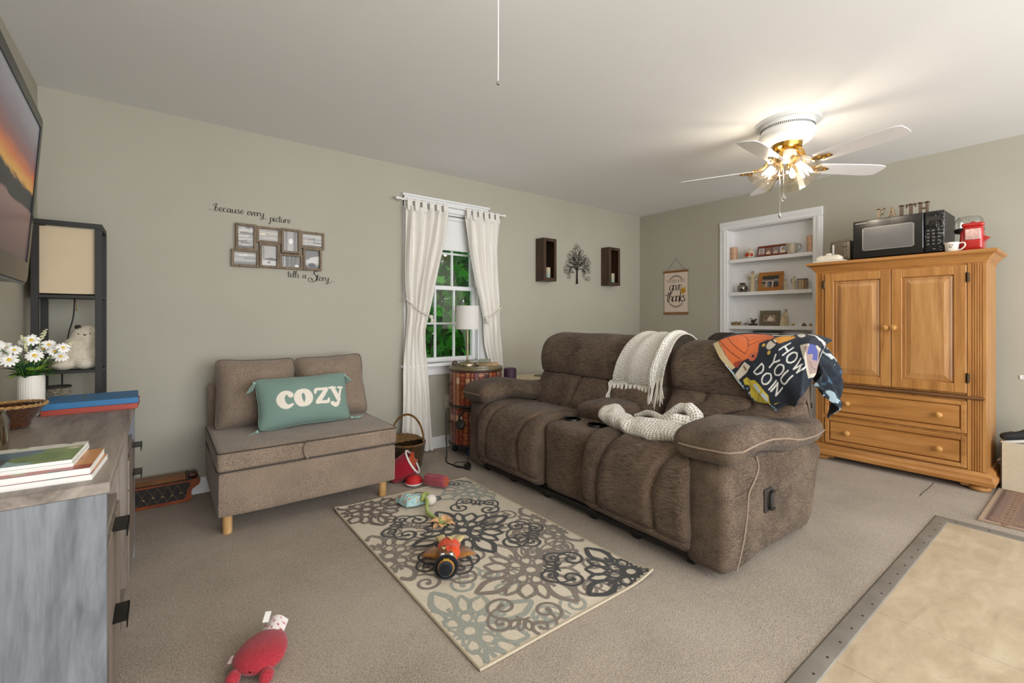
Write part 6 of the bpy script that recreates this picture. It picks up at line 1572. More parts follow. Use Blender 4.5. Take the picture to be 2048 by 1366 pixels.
m = MB(); m.box(4.36, 4.52, 1.30, 1.325, AT+.180, AT+.190); m.build('slot', BLACK, tz, smooth=False); m = MB(); m.box(4.36, 4.52, 1.35, 1.375, AT+.180, AT+.190); m.build('slot', BLACK, tz, smooth=False)
m = MB()
for (a, b) in ((4.33, 1.27), (4.33, 1.40), (4.53, 1.27), (4.53, 1.40)): m.lathe([(.01, 0), (.01, .012)], (a, b, AT), 8)
m.build('feet', BLACK, tz)
tz.location.x += .066
bt = thing('butter_dish', 'cream lidded butter dish in front of the toaster', 'dish', (4.298, 1.39, AT)); CER = plain('#e0d6c6', .3, var=.03)
m = MB(); m.soft((4.298, 1.385, AT+.006), (.044, .112, .006), .005, 5); m.build('tray', CER, bt, ang=50)
m = MB(); m.soft((4.298, 1.392, AT+.033), (.036, .092, .024), .018, 8, fn=lambda p, a: (p.x*(1-.2*a[2]), p.y*(1-.16*max(0, a[2])), p.z)); m.build('lid', CER, bt, ang=60)
m = MB(); m.soft((4.298, 1.395, AT+.064), (.008, .020, .010), .007, 5); m.build('lid_handle', CER, bt, ang=60)
mw = thing('microwave', 'black microwave oven with grey window on the armoire', 'microwave', (4.5, .975, AT)); MB_ = plain('#141211', .18, var=.1, coat=.4)
m = MB(); m.box(4.345, 4.68, .708, 1.238, AT+.012, AT+.305, .006); m.build('case', plain('#1c1a19', .4, var=.06), mw, ang=20)
m = MB(); m.box(4.322, 4.346, .818, 1.238, AT+.014, AT+.303, .005); dr_ = m.build('door', MB_, mw, ang=20)
m = MB(); m.box(4.3195, 4.323, .868, 1.178, AT+.068, AT+.244, .001); wn_ = m.build('window', plain('#757372', .22, .3, var=.06, vs=4), dr_, ang=20)
m = MB()
for q in ((.868, .876, AT+.068, AT+.244), (1.170, 1.178, AT+.068, AT+.244), (.868, 1.178, AT+.068, AT+.074), (.868, 1.178, AT+.238, AT+.244)): m.box(4.3185, 4.321, q[0], q[1], q[2], q[3])
m.build('window_border', plain('#8d8b88', .3, .4), dr_, smooth=False)
m = MB(); m.box(4.3205, 4.3225, 1.150, 1.222, AT+.281, AT+.286); m.build('brand_strip', plain('#b9b6b0', .4), dr_, smooth=False)
m = MB(); m.box(4.324, 4.346, .708, .814, AT+.014, AT+.303, .005); cp = m.build('control_panel', plain('#191716', .12, .1, var=.3, vs=30, bs=14, bst=.5), mw, ang=20)
for r in range(5):
    for c in range(3):
        m = MB(); m.box(4.3225, 4.3245, .730+.028*c, .744+.028*c, AT+.065+.024*r, AT+.078+.024*r, .0008); m.build('button', plain('#5c5a57', .3), cp, ang=20)
m = MB(); m.box(4.3225, 4.3245, .728, .796, AT+.235, AT+.265); m.build('display', plain('#33302c', .1), cp, smooth=False)
m = MB()
for (a, b) in ((4.37, .74), (4.37, 1.21), (4.65, .74), (4.65, 1.21)): m.lathe([(.014, 0), (.014, .014)], (a, b, AT), 10)
m.build('feet', BLACK, mw)
# FAITH letters
LT = plain('#6b5645', .6, var=.15, vs=30); LTP = plain('#a58f74', .6, var=.12, vs=30)
def slab(ch):
    s_ = .26; t = .11   # stem, serif thickness (unit height)
    if ch == 'I': return [(.1, 0, .1+s_, 1), (0, 0, .46, t), (0, 1-t, .46, 1)], .46
    if ch == 'F': return [(.1, 0, .1+s_, 1), (0, 0, .48, t), (0, 1-t, .80, 1), (.68, .74, .80, 1), (.36, .46, .62, .57), (.54, .38, .62, .65)], .80
    if ch == 'T': return [(.30, 0, .30+s_, 1), (.18, 0, .68, t), (0, 1-t, .86, 1), (0, .72, .1, 1), (.76, .72, .86, 1)], .86
    if ch == 'H': return [(.1, 0, .34, 1), (.66, 0, .90, 1), (0, 0, .44, t), (0, 1-t, .44, 1), (.56, 0, 1.0, t), (.56, 1-t, 1.0, 1), (.34, .45, .66, .56)], 1.0
y = 1.112; hL = .088; zt = AT+.3055
for i, ch in enumerate('FAITH'):
    m = MB(); x0, x1 = 4.40, 4.425
    if ch == 'A':
        wd = .95
        fnA = lambda a, b, d: (d, y-a*hL*.76, zt+b*hL)
        m.prism([(.05, .0), (.17, 0), (.52, .88), (.42, 1.0)], fnA, x0, x1); m.prism([(.62, 0), (.90, 0), (.58, 1.0), (.42, 1.0)], fnA, x0, x1); m.prism([(.22, .28), (.72, .28), (.70, .38), (.26, .38)], fnA, x0+.002, x1-.002); m.prism([(0, 0), (.30, 0), (.30, .09), (0, .09)], fnA, x0, x1); m.prism([(.52, 0), (1.0, 0), (1.0, .09), (.52, .09)], fnA, x0, x1)
    else:
        R_, wd = slab(ch)
        for (a, b, c, d) in R_: m.box(x0, x1, y-c*hL*.76, y-a*hL*.76, zt+b*hL, zt+d*hL, .001)
    tag(m.build('letter_block', LTP if i < 2 else LT, ang=20), ['pale', 'pale', 'brown', 'brown', 'brown'][i]+' serif letter %s standing on the microwave' % ch, 'letter', 'faith letters on the microwave')
    y -= wd*hL*.76+.010
cm = thing('mug', 'small lettered cream mug on the armoire beside the popcorn maker', 'mug', (4.315, .672, AT))
CMX, CMY = 4.305, .668
m = MB(); m.lathe([(0, 0), (.026, 0), (.030, .005), (.036, .05), (.039, .064), (.037, .064), (.033, .045), (.026, .008), (0, .007)], (CMX, CMY, AT), 32); m.build('cup', CREAM, cm)
m = MB(); m.tube(crom([(CMX, CMY-.034, AT+.055), (CMX, CMY-.060, AT+.058), (CMX, CMY-.066, AT+.036), (CMX, CMY-.048, AT+.014), (CMX, CMY-.028, AT+.010)], 6), .0045, 8); m.build('handle', CREAM, cm)
m = MB()
for (dz, ws_) in ((.040, (.006, .004, .007)), (.026, (.008, .006))):
    a = -.28
    for w_ in ws_:
        m.grid(lambda u, v: (CMX-.0362*math.cos(a+u*w_*30), CMY-.0362*math.sin(a+u*w_*30), AT+dz+v*.008), 4, 2); a += w_*30+.08
m.build('lettering', plain('#8a8274', .6), cm, smooth=False)
pp = thing('popcorn_maker', 'red popcorn maker with clear dome lid on the armoire', 'popcorn maker', (4.42, .575, AT)); RED = plain('#b51c16', .25, var=.06, coat=.4)
PX_, PY_ = 4.42, .580
m = MB(); m.soft((PX_, PY_, AT+.075), (.075, .058, .075), .02, 8, fn=lambda p, a: (p.x*(1-.10*a[2]), p.y*(1-.06*a[2]), p.z)); bd_ = m.build('body', RED, pp, ang=60)
m = MB(); m.soft((PX_-.055, PY_-.010, AT+.085), (.035, .050, .085), .02, 8); m.build('front_column', RED, pp, ang=60)
m = MB(); m.soft((PX_-.055, PY_-.010, AT+.176), (.037, .054, .014), .012, 6); m.ball((PX_-.055, PY_-.01, AT+.194), (.012, .014, .008), 10, 6); m.build('cap', RED, pp, ang=60)
m = MB(); m.box(PX_-.0935, PX_-.088, PY_-.048, PY_+.026, AT+.075, AT+.148, .003); m.build('clear_window', plain('#c9a49a', .15, .3, var=.3, vs=70), pp, ang=20)
m = MB(); m.lathe([(.062, .135), (.074, .140), (.076, .160), (.070, .165), (.05, .166)], (PX_+.015, PY_+.02, AT), 36); m.build('collar', plain('#1f1d1c', .4), pp)
m = MB(); m.lathe([(.072, .165), (.074, .19), (.070, .225), (.055, .245), (.02, .252), (.0, .252)], (PX_+.015, PY_+.02, AT), 40); m.build('dome_lid', clear_glass('#f6f6f2', .03, .35), pp)
m = MB(); m.prism([(0, .05), (.035, .085), (.0, .10)], lambda a, b, d: (d, PY_-.055-a, AT+b), PX_-.07, PX_-.02); m.build('spout', RED, pp, smooth=False)

# ================================================================== throws on the loveseat
_bp = crom([(x, z if z < .72 else .72+(z-.72)*.95) for x, z in [(2.425, .50), (2.475, .60), (2.525, .675), (2.54, .715), (2.525, .76), (2.52, .84), (2.545, .93), (2.60, .99), (2.68, 1.012), (2.77, .985), (2.85, .90), (2.92, .6), (2.93, .3)]], 12)
def _unroll():
    # arc-length table whose parameter equals z on the front face
    s_ = [0.0]
    for a, b in zip(_bp, _bp[1:]): s_.append(s_[-1]+math.dist(a, b))
    i0 = min(range(len(_bp)), key=lambda i: abs(_bp[i][1]-.90) + (0 if i < 80 else 9)); return [v-s_[i0]+.90 for v in s_]
_bs = _unroll()
def backpt(s, off):
    if s <= _bs[0]: i = 0; t = 0
    else:
        i = max(k for k in range(len(_bs)-1) if _bs[k] <= s) if s < _bs[-1] else len(_bs)-2; t = min(1, (s-_bs[i])/(_bs[i+1]-_bs[i]))
    a, b = _bp[i], _bp[i+1]; x, z = lerp(a[0], b[0], t), lerp(a[1], b[1], t); dx, dz = b[0]-a[0], b[1]-a[1]; L = math.hypot(dx, dz)
    return x-dz/L*off, z+dx/L*off
def knit2(freq):
    # stitch holes laid out along the cloth's own length and width (metres, stored per vertex)
    m, nt, b = nmat('open_knit'); a = nt.nodes.new('ShaderNodeVertexColor'); a.layer_name = 'print'
    vo = nt.nodes.new('ShaderNodeTexVoronoi'); vo.voronoi_dimensions = '2D'; vo.inputs['Scale'].default_value = freq; vo.inputs['Randomness'].default_value = .3; nt.links.new(a.outputs[0], vo.inputs['Vector'])
    r = ramp(nt, vo.outputs['Distance'], [(.14, hexc('#8d867a')), (.34, hexc('#e9e4da'))]); nt.links.new(r.outputs[0], b.inputs['Base Color']); b.inputs['Roughness'].default_value = .95; b.inputs['Sheen Weight'].default_value = .15
    r2 = ramp(nt, vo.outputs['Distance'], [(.0, (0, 0, 0, 1)), (.45, (1, 1, 1, 1))]); bump(nt, b, r2.outputs[0], .7, .005); return m
KN3 = knit2(78)
KN2 = knit2(62)
kt = thing('knit_throw', 'cream fringed knit throw draped over the loveseat backrest', 'blanket', (2.55, 1.85, .58))
def kf_(u, v):
    # u: 0 left (large y) .. 1 right ; v: 0 behind the back .. 1 hem
    hem = table([(0, .655), (.25, .675), (.5, .715), (.75, .735), (1, .79)], u); s = lerp(1.32, hem, v)
    yl = table([(.62, 2.15), (.83, 2.055), (1.0, 1.975), (1.1, 1.93), (1.3, 1.92)], s); yr = table([(.7, 1.70), (.8, 1.685), (.92, 1.655), (1.0, 1.655), (1.3, 1.68)], s)
    y = lerp(yl, yr, u); fold = .004*math.sin(u*17+v*2.5)*smooth01(v*1.5)+.018*math.exp(-((u-.78-.08*(1-v))/.05)**2)+.008*noise.noise(Vector((u*4, v*4, 2)))
    x, z = backpt(s, .052+max(-.004, fold)); return (x, y, z)
m = MB(); m.sheet(kf_, 60, 60, .009, colf=lambda u, v: (u*.45, v*.68, 0, 1)); m.build('knit_cloth', KN3, kt, ang=80, cols=True)
m = MB(); rnd = random.Random(9)
for k in range(150):
    u = (k+.5)/150; clump = math.floor(u*14)/14+1/28; p = Vector(kf_(u, 1)); c = Vector(kf_(min(1, clump+rnd.uniform(-.01, .01)), 1)); L_ = rnd.uniform(.13, .185)
    q = p.lerp(c, .55); dx = rnd.uniform(-.012, .012)+.018*(1-u)
    pts = [tuple(p), (q.x-.008, q.y+dx*.3, q.z-L_*.4), (q.x-.012+.02*0, q.y+dx*1.3+(p.y-c.y)*.5, q.z-L_)]
    xb = lambda z: backpt(z, .050)[0]
    pts = [(min(a[0], xb(a[2])), a[1], a[2]) for a in pts]; m.tube(crom(pts, 3), .0022, 4)
o = m.build('fringe', plain('#e2dccf', .95), kt); o['kind'] = 'stuff'

# printed fleece throw; print laid out in blanket units
def UV(cx, cy): dx, dy = cx-135, cy-390; return ((dx*.705+dy*.709)/1206, (dx*.709-dy*.705)/1206)
def PG(l): return [UV(*p) for p in l]
UM, VM = 1.04, .98
bc = Canvas(400, 376, UM, VM, '#1c222c')
rr = random.Random(6)
for k in range(160): bc.oval(rr.uniform(0, UM), rr.uniform(0, VM), rr.uniform(.004, .03), rr.uniform(.004, .02), rr.choice(['#222b38', '#1a1f28', '#26323f', '#20242c']))
bc.rect(0, .0, UM, .022, '#33495c')
for k in range(34): bc.rect(k*.031, .0, k*.031+.014, .022, '#8fa3ad')
bc.poly(PG([(265, 560), (400, 640), (560, 790), (740, 1020), (815, 1135), (780, 1140), (640, 1010), (480, 850)]), '#c3ced3')
bc.poly(PG([(140, 385), (195, 355), (330, 490), (520, 665), (470, 692), (300, 560)]), '#c4ae84')
bc.poly(PG([(195, 355), (300, 300), (420, 230), (560, 195), (740, 190), (860, 250), (925, 310), (900, 352), (840, 350), (765, 385), (795, 500), (785, 570), (740, 600), (680, 565), (620, 590), (560, 625), (545, 668), (500, 650), (350, 500)]), '#d06a38')
bc.poly(PG([(490, 610), (560, 590), (640, 580), (580, 625), (550, 668), (505, 655)]), '#963d2a')
for l in ([(300, 300), (420, 400), (630, 520)], [(210, 345), (400, 480), (580, 570)], [(410, 225), (560, 300), (640, 430), (630, 520)], [(560, 300), (700, 230), (800, 215)], [(600, 350), (720, 290), (880, 265)], [(635, 425), (760, 345), (900, 310)]): bc.line(crom(PG(l), 8), .006, '#4a2216')
bc.oval(*UV(740, 545), .045, .045, '#b9502e'); bc.oval(*UV(740, 545), .016, .016, '#5a2418')
for k in range(9): a = k*.7; c = UV(740, 545); bc.line([(c[0]+.018*math.cos(a), c[1]+.018*math.sin(a)), (c[0]+.042*math.cos(a), c[1]+.042*math.sin(a))], .004, '#e0a184')
bc.poly(PG([(515, 745), (640, 600), (735, 655), (680, 730), (565, 805)]), '#d5cab8'); bc.line(PG([(515, 745), (565, 805), (680, 735), (735, 655), (640, 600), (515, 745)]), .005, '#4a4038'); bc.poly(PG([(620, 650), (640, 640), (690, 690), (660, 705)]), '#8a6a48')
bc.poly(PG([(635, 800), (690, 768), (740, 800), (800, 798), (865, 850), (950, 960), (950, 1025), (1050, 1095), (1065, 1140), (1000, 1185), (960, 1130), (900, 1112), (860, 1100), (780, 1012), (720, 962), (700, 890), (650, 840)]), '#cdb83f')
bc.poly(PG([(770, 845), (815, 832), (868, 905), (842, 942), (800, 890)]), '#c3ced0'); bc.poly(PG([(858, 958), (892, 918), (940, 980), (932, 1010)]), '#c3ced0')
for l in ([(720, 850), (850, 960), (900, 1030), (1000, 1110)], [(842, 942), (800, 1010)], [(932, 1010), (870, 1095)], [(690, 768), (740, 850)]): bc.line(PG(l), .005, '#3a3420')
for c in ((685, 890), (940, 1140)): bc.oval(*UV(*c), .034, .034, '#14181e'); bc.oval(*UV(*c), .016, .016, '#54687a')
bc.poly(PG([(930, 350), (1010, 300), (1130, 280), (1190, 330), (1120, 390), (1040, 440)]), '#cf8f36'); bc.oval(*UV(945, 430), .052, .050, '#cfc8ba'); bc.line(PG([(925, 370), (980, 420), (1040, 440)]), .014, '#1a1a1a'); bc.oval(*UV(1230, 275), .055, .032, '#d8d2c4'); bc.line(crom(PG([(1170, 270), (1215, 300), (1250, 260), (1290, 290)]), 6), .006, '#2a2a2a'); bc.oval(*UV(840, 420), .022, .016, '#d0ab45'); bc.oval(*UV(950, 525), .018, .018, '#d0ab45')
bc.poly(PG([(1280, 440), (1480, 395), (1600, 450), (1725, 620), (1712, 705), (1450, 768)]), '#b5ab9b'); bc.poly(PG([(1330, 462), (1470, 425), (1570, 480), (1665, 610), (1650, 680), (1475, 725)]), '#8f7b74'); bc.poly(PG([(1370, 420), (1450, 400), (1520, 480), (1560, 580), (1480, 580), (1470, 520), (1390, 540)]), '#464d86')
bc.line(crom(PG([(1450, 600), (1520, 660), (1630, 640), (1600, 540)]), 6), .006, '#5a4a44')
for l in ([(860, 225), (1000, 260), (1120, 245)], [(1380, 250), (1500, 300), (1640, 420)], [(1440, 280), (1560, 330), (1660, 460)], [(1300, 240), (1420, 260), (1500, 290)]): bc.line(crom(PG(l), 6), .022, '#cfcabf')
for txt, u0, v0, sz, ad in (('DOIN', .575, .192, .105, 1.28), ('YOU', .625, .33, .108, 1.12), ('HOW', .615, .482, .105, 1.18)):
    for s_ in lettering(txt, sz, u0, v0, 0, ad)[0]: bc.line(s_, .0135, '#d9d7d0')
pt = thing('fleece_throw', 'navy fleece throw printed with HOW YOU DOIN over the loveseat back', 'blanket', (2.6, 1.05, .6))
YE = .918
def pf(uu, vv):
    u, v = uu*UM, vv*VM; y = 1.399-.353*u-.313*v; s = .962-.319*u+.369*v; s = .90+(s-.90)*1.03 if s > .9 else s
    rip = .007*math.sin(u*11+v*3)+.006*math.sin(v*23+u*6)*smooth01(u*1.4-.3)+.006*noise.noise(Vector((u*5, v*5, 7)))
    x, z = backpt(s, .055+rip)
    if y < YE: e = min(.10, YE-y); y = YE-.012*math.sin(e*20)-.02*smooth01(e/.1); x += e*.85; z -= e*.30
    return (x, y, z)
m = MB(); m.sheet(pf, 300, 280, .008, colf=lambda a, b: bc.at(a, b)); m.build('printed_drape', PRINTF, pt, cols=True, ang=80)
def sf(u, v):
    # bunch hanging off the corner of the back
    x = lerp(2.60, 3.0, u)+.05*math.sin(v*2.2)*(u-.3); zt = lerp(1.045, .985, u); zb = table([(0, .80), (.35, .72), (.7, .60), (1, .68)], u); z = lerp(zt, zb, v)
    y = .955-.05*smooth01(v*2)-.02*math.sin(u*9+v*4)-.018*math.sin(u*17-v*7)+.06*(1-v)**3
    return (lerp(x, 2.84, .30*v*v), y, z)
def sc_(u, v):
    k = noise.noise(Vector((u*5, v*4, 1.7)))+.5*noise.noise(Vector((u*14, v*11, 4)))
    if v > .55 and k > .42: return hexc('#9fb3bd')
    if k > .50: return hexc('#b3b6b2')
    if k < -.45: return hexc('#39536a')
    return hexc('#161b25') if k < .05 else hexc('#1d2732')
m = MB(); m.sheet(sf, 90, 80, .010, colf=sc_); m.build('hanging_fold', PRINTF, pt, cols=True, ang=80)

# crumpled white knit throw on the seat
ct = thing('crumpled_throw', 'crumpled white open-knit throw lying across the loveseat seat', 'blanket', (2.15, 1.6, .5))
def lump(path, rs, n=26, flat=.55, wob=.018, sc2=13):
    m = MB(); q = crom(path, 9); R = crom([(r,) for r in rs], 9); m.tube(q, [max(.004, r[0]) for r in R], n, flat=flat)
    ac = [0.0]
    for a_, b_ in zip(q, q[1:]): ac.append(ac[-1]+math.dist(a_, b_))
    m.c = [(ac[i//n], 2*abs((i % n)/n-.5)*PI*max(.03, R[i//n][0]), 0, 1) for i in range(len(m.v))]
    m.v = [tuple(Vector(p)+noise.noise_vector(Vector(p)*sc2)*wob+noise.noise_vector(Vector(p)*4)*wob) for p in m.v]; return m
m = lump([(2.255, 1.945, .572), (2.21, 1.88, .568), (2.14, 1.79, .552), (2.09, 1.66, .54), (2.08, 1.50, .545), (2.09, 1.38, .55), (2.11, 1.27, .55)], [.012, .062, .085, .085, .09, .095, .06]); m.build('rolled_body', KN2, ct, ang=80, cols=True)
m = lump([(2.24, 1.54, .555), (2.27, 1.49, .62), (2.265, 1.42, .645), (2.24, 1.35, .615), (2.20, 1.30, .575), (2.16, 1.25, .56)], [.03, .034, .036, .036, .036, .03], 16, .8); m.build('fold', KN2, ct, ang=80, cols=True)
m = lump([(2.13, 1.47, .585), (2.16, 1.43, .60), (2.19, 1.38, .60), (2.21, 1.345, .585), (2.17, 1.33, .575)], [.02, .028, .03, .028, .02], 14, .8); m.build('fold', KN2, ct, ang=80, cols=True)
m = lump([(2.33, 1.80, .535), (2.35, 1.74, .56), (2.34, 1.67, .565), (2.32, 1.60, .545), (2.26, 1.60, .54)], [.012, .02, .022, .024, .02], 14, .9, .008); m.build('fold', KN2, ct, ang=80, cols=True)

# ================================================================== chairs behind the loveseat
CHM = plain('#2c211a', .45, var=.12)
def chair(x, y, rz_, lab, zt):
    t = thing('dining_chair', lab, 'chair', (x, y, 0), 'dark chairs behind the loveseat'); ORG[t.name] = (0, 0, 0)
    def b(m, nm, p=t, mt_=CHM, **k): o = m.build(nm, mt_, None, org=(0, 0, 0), **k); o.parent = p; o.location = (0, 0, 0); return o
    m = MB(); m.soft((-.13, 0, .45), (.14, .135, .03), .025, 6); b(m, 'seat', ang=60)
    m = MB(); m.soft((.0, 0, zt-.16), (.022, .155, .16), .02, 8, fn=lambda p, a: (p.x+.03*(1-(p.y/.155)**2)-.02, p.y, p.z-(.05*max(0, abs(p.y/.155)-.55)/.45*(1 if p.z > 0 else 0)))); b(m, 'backrest', ang=60)
    for sy in (-1, 1):
        m = MB(); m.tube([(-.01, sy*.10, 0), (-.005, sy*.10, .45), (.01, sy*.10, zt-.2)], .014, 8); b(m, 'leg'); m = MB(); m.tube([(-.25, sy*.10, 0), (-.245, sy*.10, .43)], .014, 8); b(m, 'leg')
    t.rotation_euler.z = rz_; return t
chair(4.02, 2.10, math.radians(8), 'dark brown chair behind the loveseat in front of the recess wall', 1.022); chair(4.03, 1.535, math.radians(-130), 'dark brown chair with rounded back turned beside the armoire', 1.05)

# ================================================================== basket and toys by the settee
bx_, by_ = 1.50, 3.30
bkt = thing('picnic_basket', 'dark wicker basket with lid flap and tall arched handle', 'basket', (bx_, by_, 0))
WKB = fabric('#1f140b', '#59401f', (1, 1, 1), 120., big=.12, bst=.7); WKB2 = fabric('#4a3014', '#8a6434', (1, 1, 1), 120., big=.12, bst=.7)
m = woven(bx_, by_, .003, [(.001, .001), (.095, .001), (.110, .03), (.125, .10), (.135, .185)], 180, 'x', None, 48, .0065, 44, 1.0); m.build('woven_wall', WKB, bkt, ang=80, fix=False)
m = MB()
for ph in (0, 2.1, 4.2): m.tube([(bx_+(.136+.004*math.cos(14*a+ph))*math.cos(a), by_+(.136+.004*math.cos(14*a+ph))*math.sin(a), .19+.004*math.sin(14*a+ph)) for a in [2*PI*k/110 for k in range(110)]], .0045, 6, closed=True)
m.build('rim', WKB2, bkt)
m = MB()
for ph in (0, 2.1, 4.2):
    m.tube([(bx_+(.125+.004*math.cos(18*t+ph))*math.cos(t)*.85, by_-(.125)*math.cos(t)*.55, .19+(.215+.004*math.sin(18*t+ph))*math.sin(t)) for t in [PI*k/50 for k in range(51)]], .006, 6)
m.build('handle', WKB2, bkt)
m = MB()
for k in range(11):
    yy = by_+.006+.012*k; h = math.sqrt(max(0, .130**2-(yy-by_)**2)); m.tube([(bx_-h+.05*j*h*2/ (.05*20) , yy, .202+.01*math.sin(j*1.6+k*PI)*.4+.0025*k) for j in range(21)], .0062, 6)
m.build('lid_flap', WKB2, bkt)
# toys
rb = thing('toy_bucket', 'red fabric toy bucket with white rim lying tilted by the basket', 'toy bucket', (1.33, 3.02, 0))
MX = Matrix.Translation((1.345, 3.03, .092)) @ Matrix.Rotation(math.radians(-30), 4, 'Z') @ Matrix.Rotation(math.radians(58), 4, 'Y') @ Matrix.Translation((0, 0, -.06)) @ Matrix.Scale(1.2, 4)
REDF = fabric('#8a1424', '#b32436', (1, 1, 1), 220., big=.06, bst=.3)
m = MB(); m.lathe([(0, -.03), (.052, -.03), (.060, -.02), (.070, .06), (.073, .115), (.070, .115), (.066, .05), (.055, -.015), (0, -.02)], (0, 0, 0), 40); m.xf(MX); m.build('pail', REDF, rb, ang=60)
m = MB(); m.tube([(.0725*math.cos(2*PI*k/40), .0725*math.sin(2*PI*k/40), .116) for k in range(40)], .006, 8, closed=True); m.xf(MX); m.build('rim', plain('#e2dcd6', .8), rb)
sx = thing('leaf_toy', 'rust orange plush toy with star points inside the red bucket', 'soft toy', (1.37, 2.99, .08))
ORF = fabric('#8f2c12', '#c4501f', (1, 1, 1), 130., big=.1, bst=.7)
m = MB(); star = []
for k in range(10): a = 2*PI*k/10; r = .062 if k % 2 == 0 else .034; star.append((r*math.cos(a), r*math.sin(a)))
star = crom(star, 3, closed=True); m = panel(star, lambda a, b, d: (a, b, d), -.014, .014, .012, .010); m.xf(MX @ Matrix.Translation((0, .0, .108)) @ Matrix.Rotation(.5, 4, 'X') @ Matrix.Rotation(.35, 4, 'Y')); m.build('plush_star', ORF, sx, ang=70)
m = MB(); m.ball((0, 0, .07), (.045, .045, .035), 14, 10); m.xf(MX); m.build('plush_body', ORF, sx)
bl = thing('plush_ball', 'red and white stuffed half-ball toy on the carpet', 'toy', (1.345, 2.93, 0)); BX, BY = 1.372, 2.905
m = MB(); m.lathe([(.060, .022), (.056, .040), (.042, .058), (.020, .067), (0, .069)], (BX, BY, 0), 32); m.build('dome', plain('#c01f22', .7, var=.06), bl)
m = MB(); m.lathe([(0, .001), (.04, .002), (.057, .012), (.062, .020), (.060, .024)], (BX, BY, 0), 32); m.build('underside', plain('#e3dfdb', .8), bl)
lg = thing('log_toy', 'dusty pink stuffed log toy lying on the rug edge', 'toy', (1.46, 2.78, 0))
PKF = fabric('#7f323c', '#b05560', (1, 12, 12), 16., big=.1, bst=.6)
m = MB(); d0, d1 = Vector((1.42, 2.83, .054)), Vector((1.505, 2.69, .055)); L_ = (d1-d0).length
prof = [(0, -.002), (.030, 0), (.040, .012), (.037, .05), (.041, .09), (.038, .13), (.040, L_-.012), (.034, L_), (0, L_+.002)]
Q = (d1-d0).to_track_quat('Z', 'Y').to_matrix().to_4x4(); m.lathe(prof, (0, 0, 0), 36, fr=lambda a, z: 1+.06*math.sin(a*9)+.03*math.sin(a*17)); m.xf(Matrix.Translation(d0) @ Q); m.build('bark', PKF, lg, ang=70)
m = MB(); m.lathe([(0, L_+.004), (.03, L_+.003), (.034, L_-.001)], (0, 0, 0), 30); m.xf(Matrix.Translation(d0) @ Q); m.build('cut_end', plain('#b0553c', .9, var=.1), lg)
# cloth flower toy
cf = thing('cloth_flower_toy', 'crinkly pale blue cloth toy with green stem and peach felt flower', 'toy', (1.2, 2.45, .01))
cc = Canvas(60, 60, 1, 1, '#a9c9c9'); rr = random.Random(8)
for k in range(60): cc.oval(rr.random(), rr.random(), rr.uniform(.02, .07), rr.uniform(.02, .06), rr.choice(['#d9c98a', '#cf8a3c', '#d9d6c0', '#8fb8c4', '#c9763a', '#c3d6a0']))
def cl_(u, v):
    a, b = u-.5, v-.5; h = .050*(1-abs(2*a)**5)*(1-abs(2*b)**5)*(1-.3*u); x = 1.215+.14*a-.02*b*(1-.45*u); y = 2.585-.05*a+.15*b*(1-.5*u)
    return (x+.0, y, .020+h+.012*abs(noise.noise(Vector((u*6, v*6, 3)))))
m = MB(); m.sheet(cl_, 40, 40, .012, colf=lambda u, v: cc.at(u, v)); m.build('cloth_body', PRINTF, cf, cols=True, ang=80)
m = MB(); m.ball((1.292, 2.505, .046), (.036, .033, .032), 16, 12); m.build('stuffed_head', plain('#d9cfc4', .9, var=.05), cf)
GF = fabric('#8a9a4a', '#b5c46a', (1, 1, 1), 150., big=.1, bst=.6)
m = MB(); m.tube(crom([(1.262, 2.525, .055), (1.255, 2.48, .055), (1.215, 2.40, .030), (1.215, 2.30, .024), (1.215, 2.235, .030)], 6), .011, 10); m.build('stem', GF, cf)
m = MB(); m.tube(crom([(1.235, 2.51, .05), (1.268, 2.54, .078), (1.285, 2.51, .075)], 6), .009, 8); m.build('stem_wrap', GF, cf)
for k in range(9):
    a = 2*PI*k/9; m = MB(); leafm(m, (1.213+.012*math.cos(a), 2.215+.012*math.sin(a), .022), (1.213+.072*math.cos(a), 2.215+.072*math.sin(a), .030+.012*math.sin(k*2.1)), .019); m.build('petal', plain('#d9a878', .9, var=.08), cf, ang=80)
m = MB(); m.lathe([(0, .036), (.020, .032), (.026, .02)], (1.213, 2.215, 0), 16); m.build('calyx', GF, cf)
# turkey hand puppet with a black hat, lying on its back
tk = thing('turkey_toy', 'stuffed turkey toy in orange vest with a black buckled hat on the rug', 'soft toy', (1.05, 1.86, .01))
BRF = fabric('#7a4a20', '#b07a3c', (1, 1, 1), 150., big=.12, bst=.6); ORV = fabric('#c23c1a', '#e85c2c', (1, 1, 1), 200., big=.06, bst=.4); YLF = fabric('#c2a868', '#e0cd92', (1, 1, 1), 180., big=.08, bst=.4)
dirv = Vector((.955, 1.72, 0))-Vector((1.12, 1.97, 0)); dirv.normalize(); ang_ = math.atan2(dirv.y, dirv.x)
TK = Matrix.Translation((1.06, 1.878, 0)) @ Matrix.Rotation(ang_, 4, 'Z') @ Matrix.Diagonal((1.22, 1.12, 1.0, 1))    # +x runs from tail to hat
def tb(m, nm, mt_, par=None, **k): m.xf(TK); return m.build(nm, mt_, par or tk, **k)
def bl2(lst, nm, mt_, vs_=.006):
    m = MB()
    for c, r in lst: m.ball(c, r, 18, 12)
    o = tb(m, nm, mt_, ang=80); md = o.modifiers.new('remesh', 'REMESH'); md.mode = 'VOXEL'; md.voxel_size = vs_; md.use_smooth_shade = True; md = o.modifiers.new('smooth', 'SMOOTH'); md.iterations = 5; md.factor = .6; return o
bl2([((-.01, 0, .052), (.055, .045, .040)), ((.045, 0, .055), (.038, .036, .036)), ((.085, 0, .062), (.032, .032, .034))], 'body', BRF)
